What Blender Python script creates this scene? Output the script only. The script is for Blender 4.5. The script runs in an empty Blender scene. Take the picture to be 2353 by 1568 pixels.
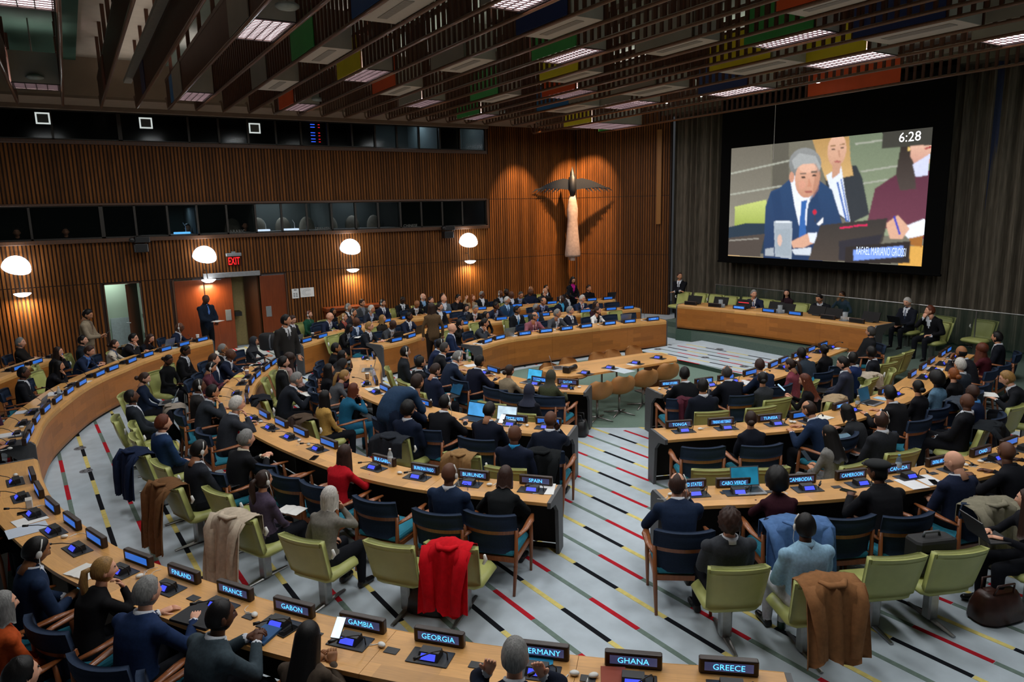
import bpy, math, random
import numpy as np
from mathutils import Matrix, Vector
random.seed(7)
rng = np.random.default_rng(7)
S = bpy.context.scene
COL = S.collection
PI = math.pi
# ------------------------------------------------------------------ camera (X along the left wall, Y across the hall, Z up)
W, H, F = 2353., 1568., 1640.
YAW, PIT, ROL, CH = math.radians(58.7), math.radians(10.45), math.radians(-1.26), 3.7
_f = np.array([math.cos(PIT)*math.cos(YAW), math.cos(PIT)*math.sin(YAW), -math.sin(PIT)])
_r = np.array([math.sin(YAW), -math.cos(YAW), 0.])
_u = np.cross(_r, _f)
RT = math.cos(ROL)*_r + math.sin(ROL)*_u
UP = -math.sin(ROL)*_r + math.cos(ROL)*_u
cam = bpy.data.cameras.new('camera')
cam.lens = 36.*F/W
cam.clip_end = 200
co = bpy.data.objects.new('camera', cam)
COL.objects.link(co)
co.matrix_world = Matrix(((RT[0], UP[0], -_f[0], 0), (RT[1], UP[1], -_f[1], 0), (RT[2], UP[2], -_f[2], CH), (0, 0, 0, 1)))
S.camera = co
def ray(x, y):
    d = _f*F + RT*(x-W/2) - UP*(y-H/2)
    return d
def at(x, y, z):                       # pixel -> point on the horizontal plane z
    d = ray(x, y)
    p = np.array([0, 0, CH]) + d*((z-CH)/d[2])
    return p
def onY(x, y, Y):                      # pixel -> point on the wall plane Y
    d = ray(x, y); return np.array([0, 0, CH]) + d*(Y/d[1])
def onX(x, y, X):
    d = ray(x, y); return np.array([0, 0, CH]) + d*(X/d[0])
# ------------------------------------------------------------------ world, exposure, large lights
wd = bpy.data.worlds.new('world'); S.world = wd; wd.use_nodes = True
wd.node_tree.nodes['Background'].inputs[0].default_value = (0.9, 0.94, 1.0, 1)
wd.node_tree.nodes['Background'].inputs[1].default_value = 0.042
S.view_settings.view_transform = 'Standard'
S.view_settings.look = 'None'
S.view_settings.exposure = 0.0
S.view_settings.gamma = 1.0
S.view_settings.use_curve_mapping = False
S.cycles.max_bounces = 7
S.cycles.diffuse_bounces = 3
S.cycles.glossy_bounces = 3
S.cycles.caustics_reflective = False
S.cycles.caustics_refractive = False
def area(name, loc, sx, sy, power, col=(1, 1, 1), rot=(0, 0, 0), spread=PI):
    l = bpy.data.lights.new(name, 'AREA'); l.shape = 'RECTANGLE'; l.size = sx; l.size_y = sy
    l.energy = power; l.color = col; l.spread = spread
    o = bpy.data.objects.new(name, l); COL.objects.link(o); o.location = loc; o.rotation_euler = rot
    return o
def spot(name, loc, target, power, col, ang, blend=0.5, r=0.05):
    l = bpy.data.lights.new(name, 'SPOT'); l.energy = power; l.color = col; l.spot_size = ang
    l.spot_blend = blend; l.shadow_soft_size = r
    o = bpy.data.objects.new(name, l); COL.objects.link(o); o.location = loc
    o.rotation_euler = (Vector(target)-Vector(loc)).to_track_quat('-Z', 'Y').to_euler()
    return o
PANEL_W = 44.0                          # watts of a ceiling light panel
RAILZ = 6.1
# warm accent spots that graze the timber wall beside the sculpture
spot('accent_spot', (14.9, 19.0, 6.6), (15.55, 20.75, 3.6), 2400, (1.0, 0.62, 0.32), math.radians(58), 0.7)
spot('accent_spot', (12.9, 19.4, 6.5), (13.1, 21.1, 3.2), 1100, (1.0, 0.62, 0.32), math.radians(48), 0.6)
# ------------------------------------------------------------------ helpers
def lin(c):
    if isinstance(c, str):
        c = c.lstrip('#'); c = [int(c[i:i+2], 16)/255 for i in (0, 2, 4)]
    return tuple(((v+0.055)/1.055)**2.4 if v > 0.04045 else v/12.92 for v in c)
_M = {}
def mat(name, c, rough=0.6, metal=0.0, var=0.10, scale=18.0, kind='noise', emit=0.0, bump=0.0, spec=0.5, coat=0.0):
    """procedural material: colour (hex or linear) varied by noise; kinds: noise, wood (grain), stave (UV blocks), emit"""
    if name in _M: return _M[name]
    if isinstance(c, str): c = lin(c)
    m = bpy.data.materials.new(name); m.use_nodes = True
    nt = m.node_tree; N = nt.nodes; L = nt.links
    b = N['Principled BSDF']
    b.inputs['Roughness'].default_value = rough
    b.inputs['Metallic'].default_value = metal
    b.inputs['Specular IOR Level'].default_value = spec
    if coat: b.inputs['Coat Weight'].default_value = coat
    tc = N.new('ShaderNodeTexCoord')
    mp = N.new('ShaderNodeMapping'); L.new(tc.outputs['Object'], mp.inputs[0])
    nz = N.new('ShaderNodeTexNoise'); L.new(mp.outputs[0], nz.inputs[0])
    nz.inputs['Scale'].default_value = scale; nz.inputs['Detail'].default_value = 4
    rp = N.new('ShaderNodeMapRange'); L.new(nz.outputs[0], rp.inputs[0])
    rp.inputs[1].default_value = 0.3; rp.inputs[2].default_value = 0.7
    rp.inputs[3].default_value = 1-var; rp.inputs[4].default_value = 1+var
    fac = rp.outputs[0]
    if kind == 'hair':
        mp.inputs['Scale'].default_value = (6, 6, .8)
    if kind == 'wood':
        mp.inputs['Scale'].default_value = (9, 9, 0.7)
    if kind in ('stave', 'staveh'):
        mp.inputs['Scale'].default_value = (1.2, 14, 1)
        L.new(tc.outputs['UV'], mp.inputs[0])
        br = N.new('ShaderNodeTexBrick'); L.new(tc.outputs['UV'], br.inputs[0])
        br.inputs['Color1'].default_value = (0.78, 0.78, 0.78, 1); br.inputs['Color2'].default_value = (1.12, 1.12, 1.12, 1)
        br.inputs['Mortar'].default_value = (0.9, 0.9, 0.9, 1)
        br.inputs['Scale'].default_value = 1.0; br.inputs['Mortar Size'].default_value = 0.0
        br.inputs['Brick Width'].default_value = 0.62; br.inputs['Row Height'].default_value = 0.105 if kind == 'stave' else 0.14
        br.offset = 0.37; br.squash = 1.0
        mu = N.new('ShaderNodeMath'); mu.operation = 'MULTIPLY'
        L.new(rp.outputs[0], mu.inputs[0]); L.new(br.outputs['Color'], mu.inputs[1]); fac = mu.outputs[0]
    vm = N.new('ShaderNodeVectorMath'); vm.operation = 'SCALE'
    vm.inputs[0].default_value = c; L.new(fac, vm.inputs['Scale'])
    if emit:
        L.new(vm.outputs[0], b.inputs['Emission Color']); b.inputs['Emission Strength'].default_value = emit
        b.inputs['Base Color'].default_value = (c[0]*0.3, c[1]*0.3, c[2]*0.3, 1)
    else:
        L.new(vm.outputs[0], b.inputs['Base Color'])
    if bump:
        bp = N.new('ShaderNodeBump'); bp.inputs['Strength'].default_value = bump; bp.inputs['Distance'].default_value = 0.01
        L.new(nz.outputs[0], bp.inputs['Height']); L.new(bp.outputs[0], b.inputs['Normal'])
    _M[name] = m
    return m
def glass(name, c, alpha, rough=0.05, spec=0.5):
    if name in _M: return _M[name]
    m = mat(name, c, rough, spec=spec, var=0.02)
    m.node_tree.nodes['Principled BSDF'].inputs['Alpha'].default_value = alpha
    return m
class MB:
    """collects shapes into one mesh"""
    def __init__(s): s.v = []; s.f = []; s.m = []; s.uv = None
    def add(s, V, Fc, mi=0):
        o = len(s.v); s.v.extend([tuple(map(float, p)) for p in V]); s.f.extend([tuple(o+i for i in q) for q in Fc]); s.m.extend([mi]*len(Fc)); return s
    def box(s, a, b, mi=0):
        x0, y0, z0 = a; x1, y1, z1 = b
        return s.add([(x0,y0,z0),(x1,y0,z0),(x1,y1,z0),(x0,y1,z0),(x0,y0,z1),(x1,y0,z1),(x1,y1,z1),(x0,y1,z1)],
                     [(3,2,1,0),(4,5,6,7),(0,1,5,4),(1,2,6,5),(2,3,7,6),(3,0,4,7)], mi)
    def cbox(s, c, d, mi=0, R=None):
        h = np.array(d)/2.; V = np.array([(sx*h[0], sy*h[1], sz*h[2]) for sz in (-1,1) for sx, sy in ((-1,-1),(1,-1),(1,1),(-1,1))])
        if R is not None: V = V @ np.array(R).T
        return s.add(V+np.array(c), [(3,2,1,0),(4,5,6,7),(0,1,5,4),(1,2,6,5),(2,3,7,6),(3,0,4,7)], mi)
    def rbox(s, a, b, r, mi=0):
        """box with chamfered vertical and top edges"""
        x0, y0, z0 = a; x1, y1, z1 = b
        def loop(i, z): return [(x0+i+r,y0+i,z),(x1-i-r,y0+i,z),(x1-i,y0+i+r,z),(x1-i,y1-i-r,z),(x1-i-r,y1-i,z),(x0+i+r,y1-i,z),(x0+i,y1-i-r,z),(x0+i,y0+i+r,z)]
        V = loop(r*.7, z0)+loop(0, z0+r*.7)+loop(0, z1-r)+loop(r*.35, z1-r*.3)+loop(r, z1)
        Fc = [tuple(range(7,-1,-1))]
        for k in range(4):
            for i in range(8): Fc.append((k*8+i, k*8+(i+1)%8, k*8+8+(i+1)%8, k*8+8+i))
        Fc.append(tuple(range(32, 40)))
        return s.add(V, Fc, mi)
    def tube(s, P, R, n=8, mi=0, cap=True, ell=None, up=None):
        """tube through points P with radii R (number or list); ell: flattening of the second axis"""
        P = np.array(P, float); k = len(P); R = np.broadcast_to(np.array(R, float), (k,))
        T = np.zeros_like(P); T[1:-1] = P[2:]-P[:-2]; T[0] = P[1]-P[0]; T[-1] = P[-1]-P[-2]
        T /= np.linalg.norm(T, axis=1)[:, None]+1e-12
        a = np.array(up, float) if up is not None else (np.array([0,0,1.]) if abs(T[0][2]) < 0.9 else np.array([1.,0,0]))
        V = []
        for i in range(k):
            x = a - T[i]*np.dot(a, T[i]); x /= np.linalg.norm(x)+1e-12; y = np.cross(T[i], x); a = x
            for j in range(n):
                t = 2*PI*j/n
                V.append(P[i] + R[i]*(math.cos(t)*x*(1 if ell is None else ell) + math.sin(t)*y))
        Fc = [(i*n+j, i*n+(j+1)%n, (i+1)*n+(j+1)%n, (i+1)*n+j) for i in range(k-1) for j in range(n)]
        if cap: Fc += [tuple(range(n-1,-1,-1)), tuple(range((k-1)*n, k*n))]
        return s.add(V, Fc, mi)
    def lathe(s, prof, n=16, c=(0,0,0), mi=0):
        V = [(c[0]+r*math.cos(2*PI*j/n), c[1]+r*math.sin(2*PI*j/n), c[2]+z) for r, z in prof for j in range(n)]
        k = len(prof)
        Fc = [(i*n+j, i*n+(j+1)%n, (i+1)*n+(j+1)%n, (i+1)*n+j) for i in range(k-1) for j in range(n)]
        Fc += [tuple(range(n-1,-1,-1)), tuple(range((k-1)*n, k*n))]
        return s.add(V, Fc, mi)
    def ball(s, c, r, n=10, m=7, mi=0, R=None):
        r = np.array(r if hasattr(r, '__len__') else (r, r, r), float)
        V = [(0,0,1.)]+[(math.sin(PI*i/m)*math.cos(2*PI*j/n), math.sin(PI*i/m)*math.sin(2*PI*j/n), math.cos(PI*i/m)) for i in range(1,m) for j in range(n)]+[(0,0,-1.)]
        V = np.array(V)*r
        if R is not None: V = V @ np.array(R).T
        Fc = [(0, 1+j, 1+(j+1)%n) for j in range(n)]
        Fc += [(1+i*n+j, 1+(i+1)*n+j, 1+(i+1)*n+(j+1)%n, 1+i*n+(j+1)%n) for i in range(m-2) for j in range(n)]
        e = 1+(m-1)*n; Fc += [(e, 1+(m-2)*n+(j+1)%n, 1+(m-2)*n+j) for j in range(n)]
        return s.add(V+np.array(c), Fc, mi)
    def mesh(s, name, mats, smooth=False):
        me = bpy.data.meshes.new(name); me.from_pydata(s.v, [], s.f)
        for m in (mats if isinstance(mats, (list, tuple)) else [mats]): me.materials.append(m)
        if any(s.m): me.polygons.foreach_set('material_index', np.array(s.m, dtype=np.int32))
        if smooth: me.polygons.foreach_set('use_smooth', [True]*len(me.polygons))
        if s.uv is not None:
            ul = me.uv_layers.new(name='UVMap'); uv = np.array(s.uv, float)
            idx = np.empty(len(me.loops), dtype=np.int32); me.loops.foreach_get('vertex_index', idx)
            ul.data.foreach_set('uv', uv[idx].ravel())
        me.update(); return me
    def obj(s, name, mats, parent=None, smooth=False, loc=None, rz=None):
        return link(name, s.mesh(name, mats, smooth), parent, loc, rz)
def link(name, me, parent=None, loc=None, rz=None):
    o = bpy.data.objects.new(name, me); COL.objects.link(o)
    if parent is not None: o.parent = parent
    if loc is not None: o.location = [float(v) for v in loc]
    if rz is not None: o.rotation_euler = (0, 0, float(rz))
    return o
def empty(name, loc, rz=0.0):
    o = bpy.data.objects.new(name, None); COL.objects.link(o); o.empty_display_size = 0.1
    o.location = [float(v) for v in loc]; o.rotation_euler = (0, 0, float(rz)); return o
def tag(o, label, cat, group=None, kind=None):
    if label: o['label'] = label
    if cat: o['category'] = cat
    if group: o['group'] = group
    if kind: o['kind'] = kind
    return o
def struct(o, label=None):
    o['kind'] = 'structure'
    if label: o['label'] = label
    return o
def stuffpart(o): o['kind'] = 'stuff'; return o
ORD = ['first','second','third','fourth','fifth','sixth','seventh','eighth','ninth','tenth','eleventh','twelfth','thirteenth','fourteenth','fifteenth','sixteenth','seventeenth','eighteenth','nineteenth','twentieth']
def crom(P, step=0.14):
    """Catmull-Rom through plan points, resampled evenly"""
    P = np.array(P, float); Q = np.vstack([2*P[0]-P[1], P, 2*P[-1]-P[-2]]); out = []
    for i in range(1, len(Q)-2):
        for t in np.linspace(0, 1, 24, endpoint=False):
            a, b, c, d = Q[i-1], Q[i], Q[i+1], Q[i+2]
            out.append(0.5*((2*b)+(c-a)*t+(2*a-5*b+4*c-d)*t*t+(-a+3*b-3*c+d)*t**3))
    out.append(P[-1]); out = np.array(out)
    d = np.concatenate([[0], np.cumsum(np.linalg.norm(np.diff(out, axis=0), axis=1))])
    n = max(2, int(round(d[-1]/step))+1); s = np.linspace(0, d[-1], n)
    return np.stack([np.interp(s, d, out[:, k]) for k in range(out.shape[1])], 1), s
SPINE = (9.4, 13.0, 11.15)
def facing(x, y):                       # everyone at the horseshoe looks to its axis
    sx = min(max(x, SPINE[0]), SPINE[1]); return math.atan2(SPINE[2]-y, sx-x)
_TXT = {}
def text_mesh(txt, h, wmax, m):
    """flat letters in the local XZ plane, centred, reading along +X, facing -Y"""
    key = (txt, h, wmax, m.name)
    if key in _TXT: return _TXT[key]
    cu = bpy.data.curves.new('lettering', 'FONT'); cu.body = txt; cu.size = 1.0; cu.align_x = 'CENTER'; cu.resolution_u = 2
    o = bpy.data.objects.new('lettering', cu); COL.objects.link(o)
    dg = bpy.context.evaluated_depsgraph_get(); me = bpy.data.meshes.new_from_object(o.evaluated_get(dg))
    bpy.data.objects.remove(o); bpy.data.curves.remove(cu)
    n = len(me.vertices); v = np.empty(n*3); me.vertices.foreach_get('co', v); v = v.reshape(-1, 3)
    lo, hi = v.min(0), v.max(0); sc = h/max(hi[1]-lo[1], 1e-6); sx = min(sc, wmax/max(hi[0]-lo[0], 1e-6))
    w = np.zeros_like(v); w[:, 0] = (v[:, 0]-(lo[0]+hi[0])/2)*sx; w[:, 2] = (v[:, 1]-(lo[1]+hi[1])/2)*sc
    me.vertices.foreach_set('co', w.ravel()); me.materials.clear(); me.materials.append(m); me.update()
    _TXT[key] = me; return me
# ================================================================== the setting
def proj(p):
    d = np.array(p, float)-np.array([0, 0, CH]); c = d@_f
    return (W/2+F*(d@RT)/c, H/2-F*(d@UP)/c, c)
def inframe(p, m=0):
    x, y, c = proj(p); return c > 0.3 and -m < x < W+m and -m < y < H+m
m_carpet = mat('grey_carpet', '#b6c2ca', 0.95, var=0.07, scale=5, bump=0.15, spec=0.1)
m_green_carpet = mat('green_carpet', '#6f8478', 0.95, var=0.10, scale=60, bump=0.1, spec=0.1)
m_green_riser = mat('dark_green_riser', '#3c4f44', 0.9, var=0.2, scale=40, spec=0.1)
m_str = [mat('red_stripe_wool', '#b3202c', 0.95, var=0.12, spec=0.1), mat('sage_stripe_wool', '#6d7f76', 0.95, var=0.12, spec=0.1),
         mat('black_stripe_wool', '#16181d', 0.95, var=0.12, spec=0.1), mat('yellow_stripe_wool', '#d8c878', 0.95, var=0.12, spec=0.1)]
fl = MB(); fl.box((-7, -1.5, -0.1), (20, 21.4, 0.0))
floor = struct(fl.obj('floor', m_carpet), 'pale grey carpet with thin lines of red, sage, black and yellow dashes')
floor['category'] = 'floor'
pit, _ = crom([(12.0, 8.95), (10.2, 8.5), (8.6, 8.62), (7.6, 9.05), (6.95, 9.75), (6.65, 11.0), (6.8, 12.4), (7.6, 13.55), (9.2, 13.9), (12.0, 13.6)], 0.2)
def in_poly(x, y, P):
    c = False
    for (x0, y0), (x1, y1) in zip(P, np.roll(P, -1, 0)):
        if (y0 > y) != (y1 > y) and x < (x1-x0)*(y-y0)/(y1-y0)+x0: c = not c
    return c
# woven dashes: straight lines across the hall every 0.33 m, dashes 0.645 m long
dash = []
SEGL, LW = 0.645, 0.052
for k in range(-14, 34):
    x = 3.22+0.328*k                   # at Y = 5; the lines run 3.4 degrees off the cross axis
    fam = k % 2
    for j in range(1, 32):
        y0 = 5.67+SEGL*(j-8); ym = y0+SEGL/2
        par = (j + (k//2) + 1) % 2
        ci = (0 if par == 0 else 1) if fam == 0 else (2 if par == 1 else 3)
        xx = x - 0.06*(y0-5)
        inpit = in_poly(xx, ym, pit)
        if inpit or xx > 14.3: continue
        z = 0.0
        if xx > 12.0 and 9.2 < ym < 13.6: z = 0.1
        if not inframe((xx, ym, 0), 200): continue
        dash.append((math.hypot(xx, ym), xx, y0, z, ci))
dash.sort()
sm = []
for ci in range(4):
    b = MB(); b.box((-LW/2, 0.002, 0.0), (LW/2, SEGL-0.002, 0.0025)); sm.append(b.mesh('carpet_dash', m_str[ci]))
rest = MB()
for i, (d, x, y, z, ci) in enumerate(dash):
    if i < 290: link('carpet_dash', sm[ci], floor, (x, y, z), 0.06)
    else: rest.add([(x+sx*LW/2-.06*t, y+t, z+hh) for hh in (0, .0025) for sx, t in ((-1, .002), (1, .002), (1, SEGL-.002), (-1, SEGL-.002))], [(4, 5, 6, 7), (0, 1, 5, 4), (1, 2, 6, 5), (2, 3, 7, 6), (3, 0, 4, 7)], ci)
stuffpart(rest.obj('carpet_dash', m_str, floor))
# green carpet inside the innermost horseshoe, raised speakers' floor in front of the dais
b = MB(); n = len(pit)
b.add([(p[0], p[1], 0.004) for p in pit], [tuple(range(n-1, -1, -1))]); struct(b.obj('floor_green_carpet', m_green_carpet), 'sage green carpet inside the innermost horseshoe desk')
b = MB(); b.box((12.0, 9.35, 0), (14.35, 13.55, 0.097), 1); b.box((12.0, 9.35, 0.097), (14.35, 13.55, 0.1), 0)
struct(b.obj('floor_platform', [m_carpet, m_green_riser]), 'low carpeted platform with green edge in front of the dais')
# ---- slatted timber walls
PITCH = 0.085
def slat_material():
    m = mat('walnut_slats', '#6f421b', 0.6, kind='wood', var=0.22, scale=4, spec=0.15)
    nt = m.node_tree; N = nt.nodes; L = nt.links
    tc = [x for x in N if x.type == 'TEX_COORD'][0]; vm = [x for x in N if x.type == 'VECT_MATH'][0]; old = vm.inputs['Scale'].links[0].from_socket
    sp = N.new('ShaderNodeSeparateXYZ'); L.new(tc.outputs['Object'], sp.inputs[0])
    dv = N.new('ShaderNodeMath'); dv.operation = 'DIVIDE'; dv.inputs[1].default_value = PITCH; L.new(sp.outputs[0], dv.inputs[0])
    fr = N.new('ShaderNodeMath'); fr.operation = 'FLOOR'; L.new(dv.outputs[0], fr.inputs[0])
    wn = N.new('ShaderNodeTexWhiteNoise'); wn.noise_dimensions = '1D'; L.new(fr.outputs[0], wn.inputs['W'])
    mr = N.new('ShaderNodeMapRange'); L.new(wn.outputs['Value'], mr.inputs[0]); mr.inputs[3].default_value = 0.7; mr.inputs[4].default_value = 1.3
    mu = N.new('ShaderNodeMath'); mu.operation = 'MULTIPLY'; L.new(old, mu.inputs[0]); L.new(mr.outputs[0], mu.inputs[1]); L.new(mu.outputs[0], vm.inputs['Scale'])
    return m
m_slat = slat_material()
m_back = mat('dark_slat_backing', '#2a1609', 0.8, var=0.2)
m_trim = mat('dark_timber_trim', '#4a2d18', 0.5, kind='wood', var=0.2, scale=5)
m_metal_dk = mat('bronze_mullion', '#3b3733', 0.45, metal=0.6, var=0.1)
def slats(x0, x1, z0, z1, y=0.0):
    """vertical ribs proud of a backing, facing -Y, one joined mesh"""
    b = MB(); k0, k1 = math.ceil(x0/PITCH), math.floor(x1/PITCH)
    w, d = 0.058, 0.032
    for k in range(k0, k1):
        c = (k+0.5)*PITCH; o = len(b.v)
        for z in (z0, z1):
            b.v += [(c-w/2, y, z), (c-w/2+0.006, y-d, z), (c+w/2-0.006, y-d, z), (c+w/2, y, z)]
        b.f += [(o, o+1, o+5, o+4), (o+1, o+2, o+6, o+5), (o+2, o+3, o+7, o+6), (o+3, o+2, o+1, o), (o+4, o+5, o+6, o+7)]; b.m += [0]*5
    return b
LW_END = 15.62; WEND = 11.88
D1 = (0.60, 1.40, 2.02); D2 = (2.20, 5.16, 2.03)
wl = MB()
for a, c in ((-7, D1[0]), (D1[1], D2[0]), (D2[1], LW_END)):
    wl.box((a, 0, 0), (c, 0.12, 2.08))
wl.box((D1[0], 0, D1[2]), (D1[1], 0.12, 2.08)); wl.box((D2[0], 0, D2[2]), (D2[1], 0.12, 2.08))
wl.box((-7, 0, 2.08), (LW_END, 0.12, 3.17)); wl.box((-7, 0, 4.04), (LW_END, 0.12, 5.56))
wl.box((WEND, 0, 3.17), (LW_END, 0.12, 4.04)); wl.box((WEND, 0, 5.56), (LW_END, 0.12, 6.6)); wl.box((-7, 0, 6.32), (WEND, 0.12, 6.6))
wall_left = struct(wl.obj('wall_left', m_back, loc=(0, 21, 0)), 'long timber wall of narrow vertical slats with two bands of booth windows')
for a, c in ((-7, D1[0]-.03), (D1[1]+.03, D2[0]-.03), (D2[1]+.02, LW_END)):
    stuffpart(slats(a, c, 0.02, 2.06).obj('slat', m_slat, wall_left))
stuffpart(slats(-7, LW_END, 2.08, 3.10).obj('slat', m_slat, wall_left))
stuffpart(slats(-7, LW_END, 4.06, 5.50).obj('slat', m_slat, wall_left))
stuffpart(slats(WEND+.05, LW_END, 3.10, 4.04).obj('slat', m_slat, wall_left))
stuffpart(slats(WEND+.05, LW_END, 5.50, 6.45).obj('slat', m_slat, wall_left))
w2d = math.hypot(17.3-LW_END, 18.0-21.0); w2a = math.atan2(18.0-21.0, 17.3-LW_END)
b = MB(); b.box((0, 0, 0), (w2d, 0.12, 7.0))
wall2 = struct(b.obj('wall_corner', m_back, loc=(LW_END, 21, 0), rz=w2a), 'angled slatted timber wall between the sculpture and the curtain')
for z0, z1 in ((0.02, 2.06), (2.08, 4.04), (4.06, 6.9)):
    stuffpart(slats(0, w2d, z0, z1).obj('slat', m_slat, wall2))
def trim(n, a, c, m=m_trim, lab=None):
    b = MB(); b.rbox(a, c, 0.012); return struct(b.obj('trim_%d' % n, m), lab)
trim(1, (-7, 20.86, 3.10), (WEND, 21.0, 3.20), lab='sill below the lower booth windows')
trim(2, (-7, 20.93, 4.02), (WEND, 21.0, 4.08), lab='head trim above the lower booth windows')
trim(3, (-7, 20.88, 5.50), (WEND, 21.0, 5.60), lab='sill below the upper booth windows')
trim(4, (WEND, 20.93, 3.12), (WEND+.05, 21.1, 4.06)); trim(5, (WEND, 20.93, 5.5), (WEND+.05, 21.1, 6.36))
m_soffit = mat('beige_soffit', '#7d6a58', 0.8, var=0.06, scale=6)
b = MB(); b.box((-7, 19.55, 6.40), (LW_END, 21.1, 6.46)); b.box((-7, 20.8, 6.30), (WEND+.06, 21.0, 6.40))
struct(b.obj('trim_6', m_soffit), 'beige soffit band above the upper booth windows')
b = MB(); b.box((-7, 19.55, 6.46), (LW_END, 19.65, 7.3)); struct(b.obj('trim_9', mat('beige_bulkhead', '#94806c', .85, var=.05, scale=5)), 'beige bulkhead between soffit and ceiling')
# ---- booth windows: mullions, panes, dim rooms behind
m_pane = glass('booth_glass', '#0c1110', 0.30, 0.12, 0.25)
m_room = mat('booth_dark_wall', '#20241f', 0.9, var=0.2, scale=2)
m_roomlit = mat('booth_wall_lit_tone', '#59625f', 0.9, var=0.1, scale=2)  # paler copy of the booth wall, the lit look put into its colour
def booth_row(n, z0, z1, pxs, y, lab):
    xs = [-7.0]+[float(onY(px, y, 21)[0]) for px in pxs]+[WEND]
    root = empty('window_%d' % n, (0, 21.04, 0)); struct(root, lab)
    for i, x in enumerate(xs):
        w = 0.05 if i not in (2,) else 0.09
        b = MB(); b.box((x-w/2, -0.05, z0), (x+w/2, 0.04, z1)); b.obj('mullion', m_metal_dk, root)
    for i in range(len(xs)-1):
        if xs[i+1]-xs[i] < 0.1: continue
        b = MB(); b.box((xs[i]+.025, -0.004, z0+.01), (xs[i+1]-.025, 0.004, z1-.01)); b.obj('pane', m_pane, root)
    for zz in (z0+0.015, z1-0.015):
        b = MB(); b.box((-7, -0.05, zz-.02), (WEND, 0.04, zz+.02)); b.obj('window_rail', m_metal_dk, root)
    return xs
up_px = [120, 275, 433, 502, 569, 633, 691, 753, 808, 861, 911, 962, 1010, 1056]
lo_px = [68, 234, 311, 386, 454, 522, 588, 648, 706, 763, 818, 870, 921, 969, 1017, 1063]
ux = booth_row(1, 5.60, 6.31, up_px, 300, 'upper band of dark booth windows under the ceiling')
lx = booth_row(2, 3.20, 4.03, lo_px, 505, 'lower band of interpreters booth windows')
for z0, z1 in ((2.38, 4.6), (5.45, 6.9)):
    for a, c in (((-7, 23.4, z0), (WEND+.4, 23.5, z1)), ((-7, 21.12, z0-.05), (WEND+.4, 23.5, z0-.001)), ((-7, 21.12, z1), (WEND+.4, 23.5, z1+.05)), ((WEND+.3, 21.12, z0), (WEND+.4, 23.5, z1))):
        b = MB(); b.box(a, c); struct(b.obj('wall_booth_room', m_room), 'dark room shell behind the booth windows')
def bx(i, row): return row[i]
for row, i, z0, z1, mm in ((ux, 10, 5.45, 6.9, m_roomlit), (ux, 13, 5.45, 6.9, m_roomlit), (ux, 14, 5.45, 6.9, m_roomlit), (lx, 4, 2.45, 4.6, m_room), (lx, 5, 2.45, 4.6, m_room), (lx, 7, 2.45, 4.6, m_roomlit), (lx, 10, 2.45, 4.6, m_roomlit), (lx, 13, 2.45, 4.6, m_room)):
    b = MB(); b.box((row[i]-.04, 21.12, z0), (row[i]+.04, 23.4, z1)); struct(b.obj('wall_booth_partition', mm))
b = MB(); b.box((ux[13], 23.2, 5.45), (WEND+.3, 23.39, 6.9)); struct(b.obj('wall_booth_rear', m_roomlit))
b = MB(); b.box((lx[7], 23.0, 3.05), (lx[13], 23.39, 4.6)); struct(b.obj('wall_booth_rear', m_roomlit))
# lamps inside the occupied booths
for x, z, p, c in (((ux[14]+ux[15])/2 if len(ux) > 15 else 11.6, 6.8, 40, (.6, .8, 1)), ((ux[11]+ux[12])/2, 6.7, 14, (.6, .8, 1)), ((ux[12]+ux[13])/2, 6.7, 14, (.6, .8, 1)),
                   ((lx[4]+lx[5])/2, 3.95, 9, (.45, .75, 1)), ((lx[8]+lx[9])/2, 4.4, 10, (.8, .9, 1)), ((lx[11]+lx[12])/2, 4.4, 9, (.75, .85, 1)), ((lx[7]+lx[8])/2, 4.4, 8, (.75, .85, 1))):
    area('booth_lamp', (x, 22.3, z), 0.4, 0.3, p, c)
# booth furniture: desk consoles, seat backs, small lit screens and framed notices
m_white = mat('white_paint', '#e6e6e2', 0.6, var=0.03); m_black = mat('black_plastic', '#0d0d0e', 0.45, var=0.1)
m_notice = mat('lit_notice_frame', '#dfe8e4', 0.7, emit=0.75, var=0.02); m_notice_in = mat('grey_notice_sheet', '#5c6360', 0.8)
for i, (px, py) in enumerate(((98, 272), (335, 283), (585, 295))):
    p = onY(px, py, 21.0); r = empty('framed_notice', (p[0], 20.985, p[2]))
    tag(r, ('square white framed notice inside the far left upper window', 'square white framed notice in upper window above the white door', 'square white framed notice in upper window above the exit sign')[i], 'notice')
    b = MB()
    for a, c in (((-.15, 0, .10), (.15, .012, .135)), ((-.15, 0, -.135), (.15, .012, -.10)), ((-.15, 0, -.10), (-.115, .012, .10)), ((.115, 0, -.10), (.15, .012, .10))): b.box(a, c)
    b.obj('frame', m_notice, r)
    b = MB(); b.box((-.115, .004, -.1), (.115, .010, .1)); b.obj('sheet', m_notice_in, r)
m_beige_chair = mat('booth_beige_chair', '#8f8b7c', 0.8)
for i in range(6, 13):
    xc = (lx[i]+lx[i+1])/2
    r = empty('booth_chair', (xc, 22.4, 2.38)); r.scale = (1, 1, 1.45); tag(r, 'beige round-backed chair inside the lower booth, behind pane %s from the left' % ORD[i], 'chair', 'chairs inside the lower booths')
    b = MB(); b.ball((0, 0, .62), (.24, .07, .24), 12, 8); b.obj('backrest', m_beige_chair, r, True); b = MB(); b.ball((0, -.2, .40), (.24, .22, .05), 12, 6); b.obj('seat', m_beige_chair, r, True)
    b = MB(); b.tube([(0, -.15, 0), (0, -.15, .38)], .03); b.obj('column', m_black, r)
m_bdesk = mat('booth_desk_white', '#9aa2a2', 0.6)
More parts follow.
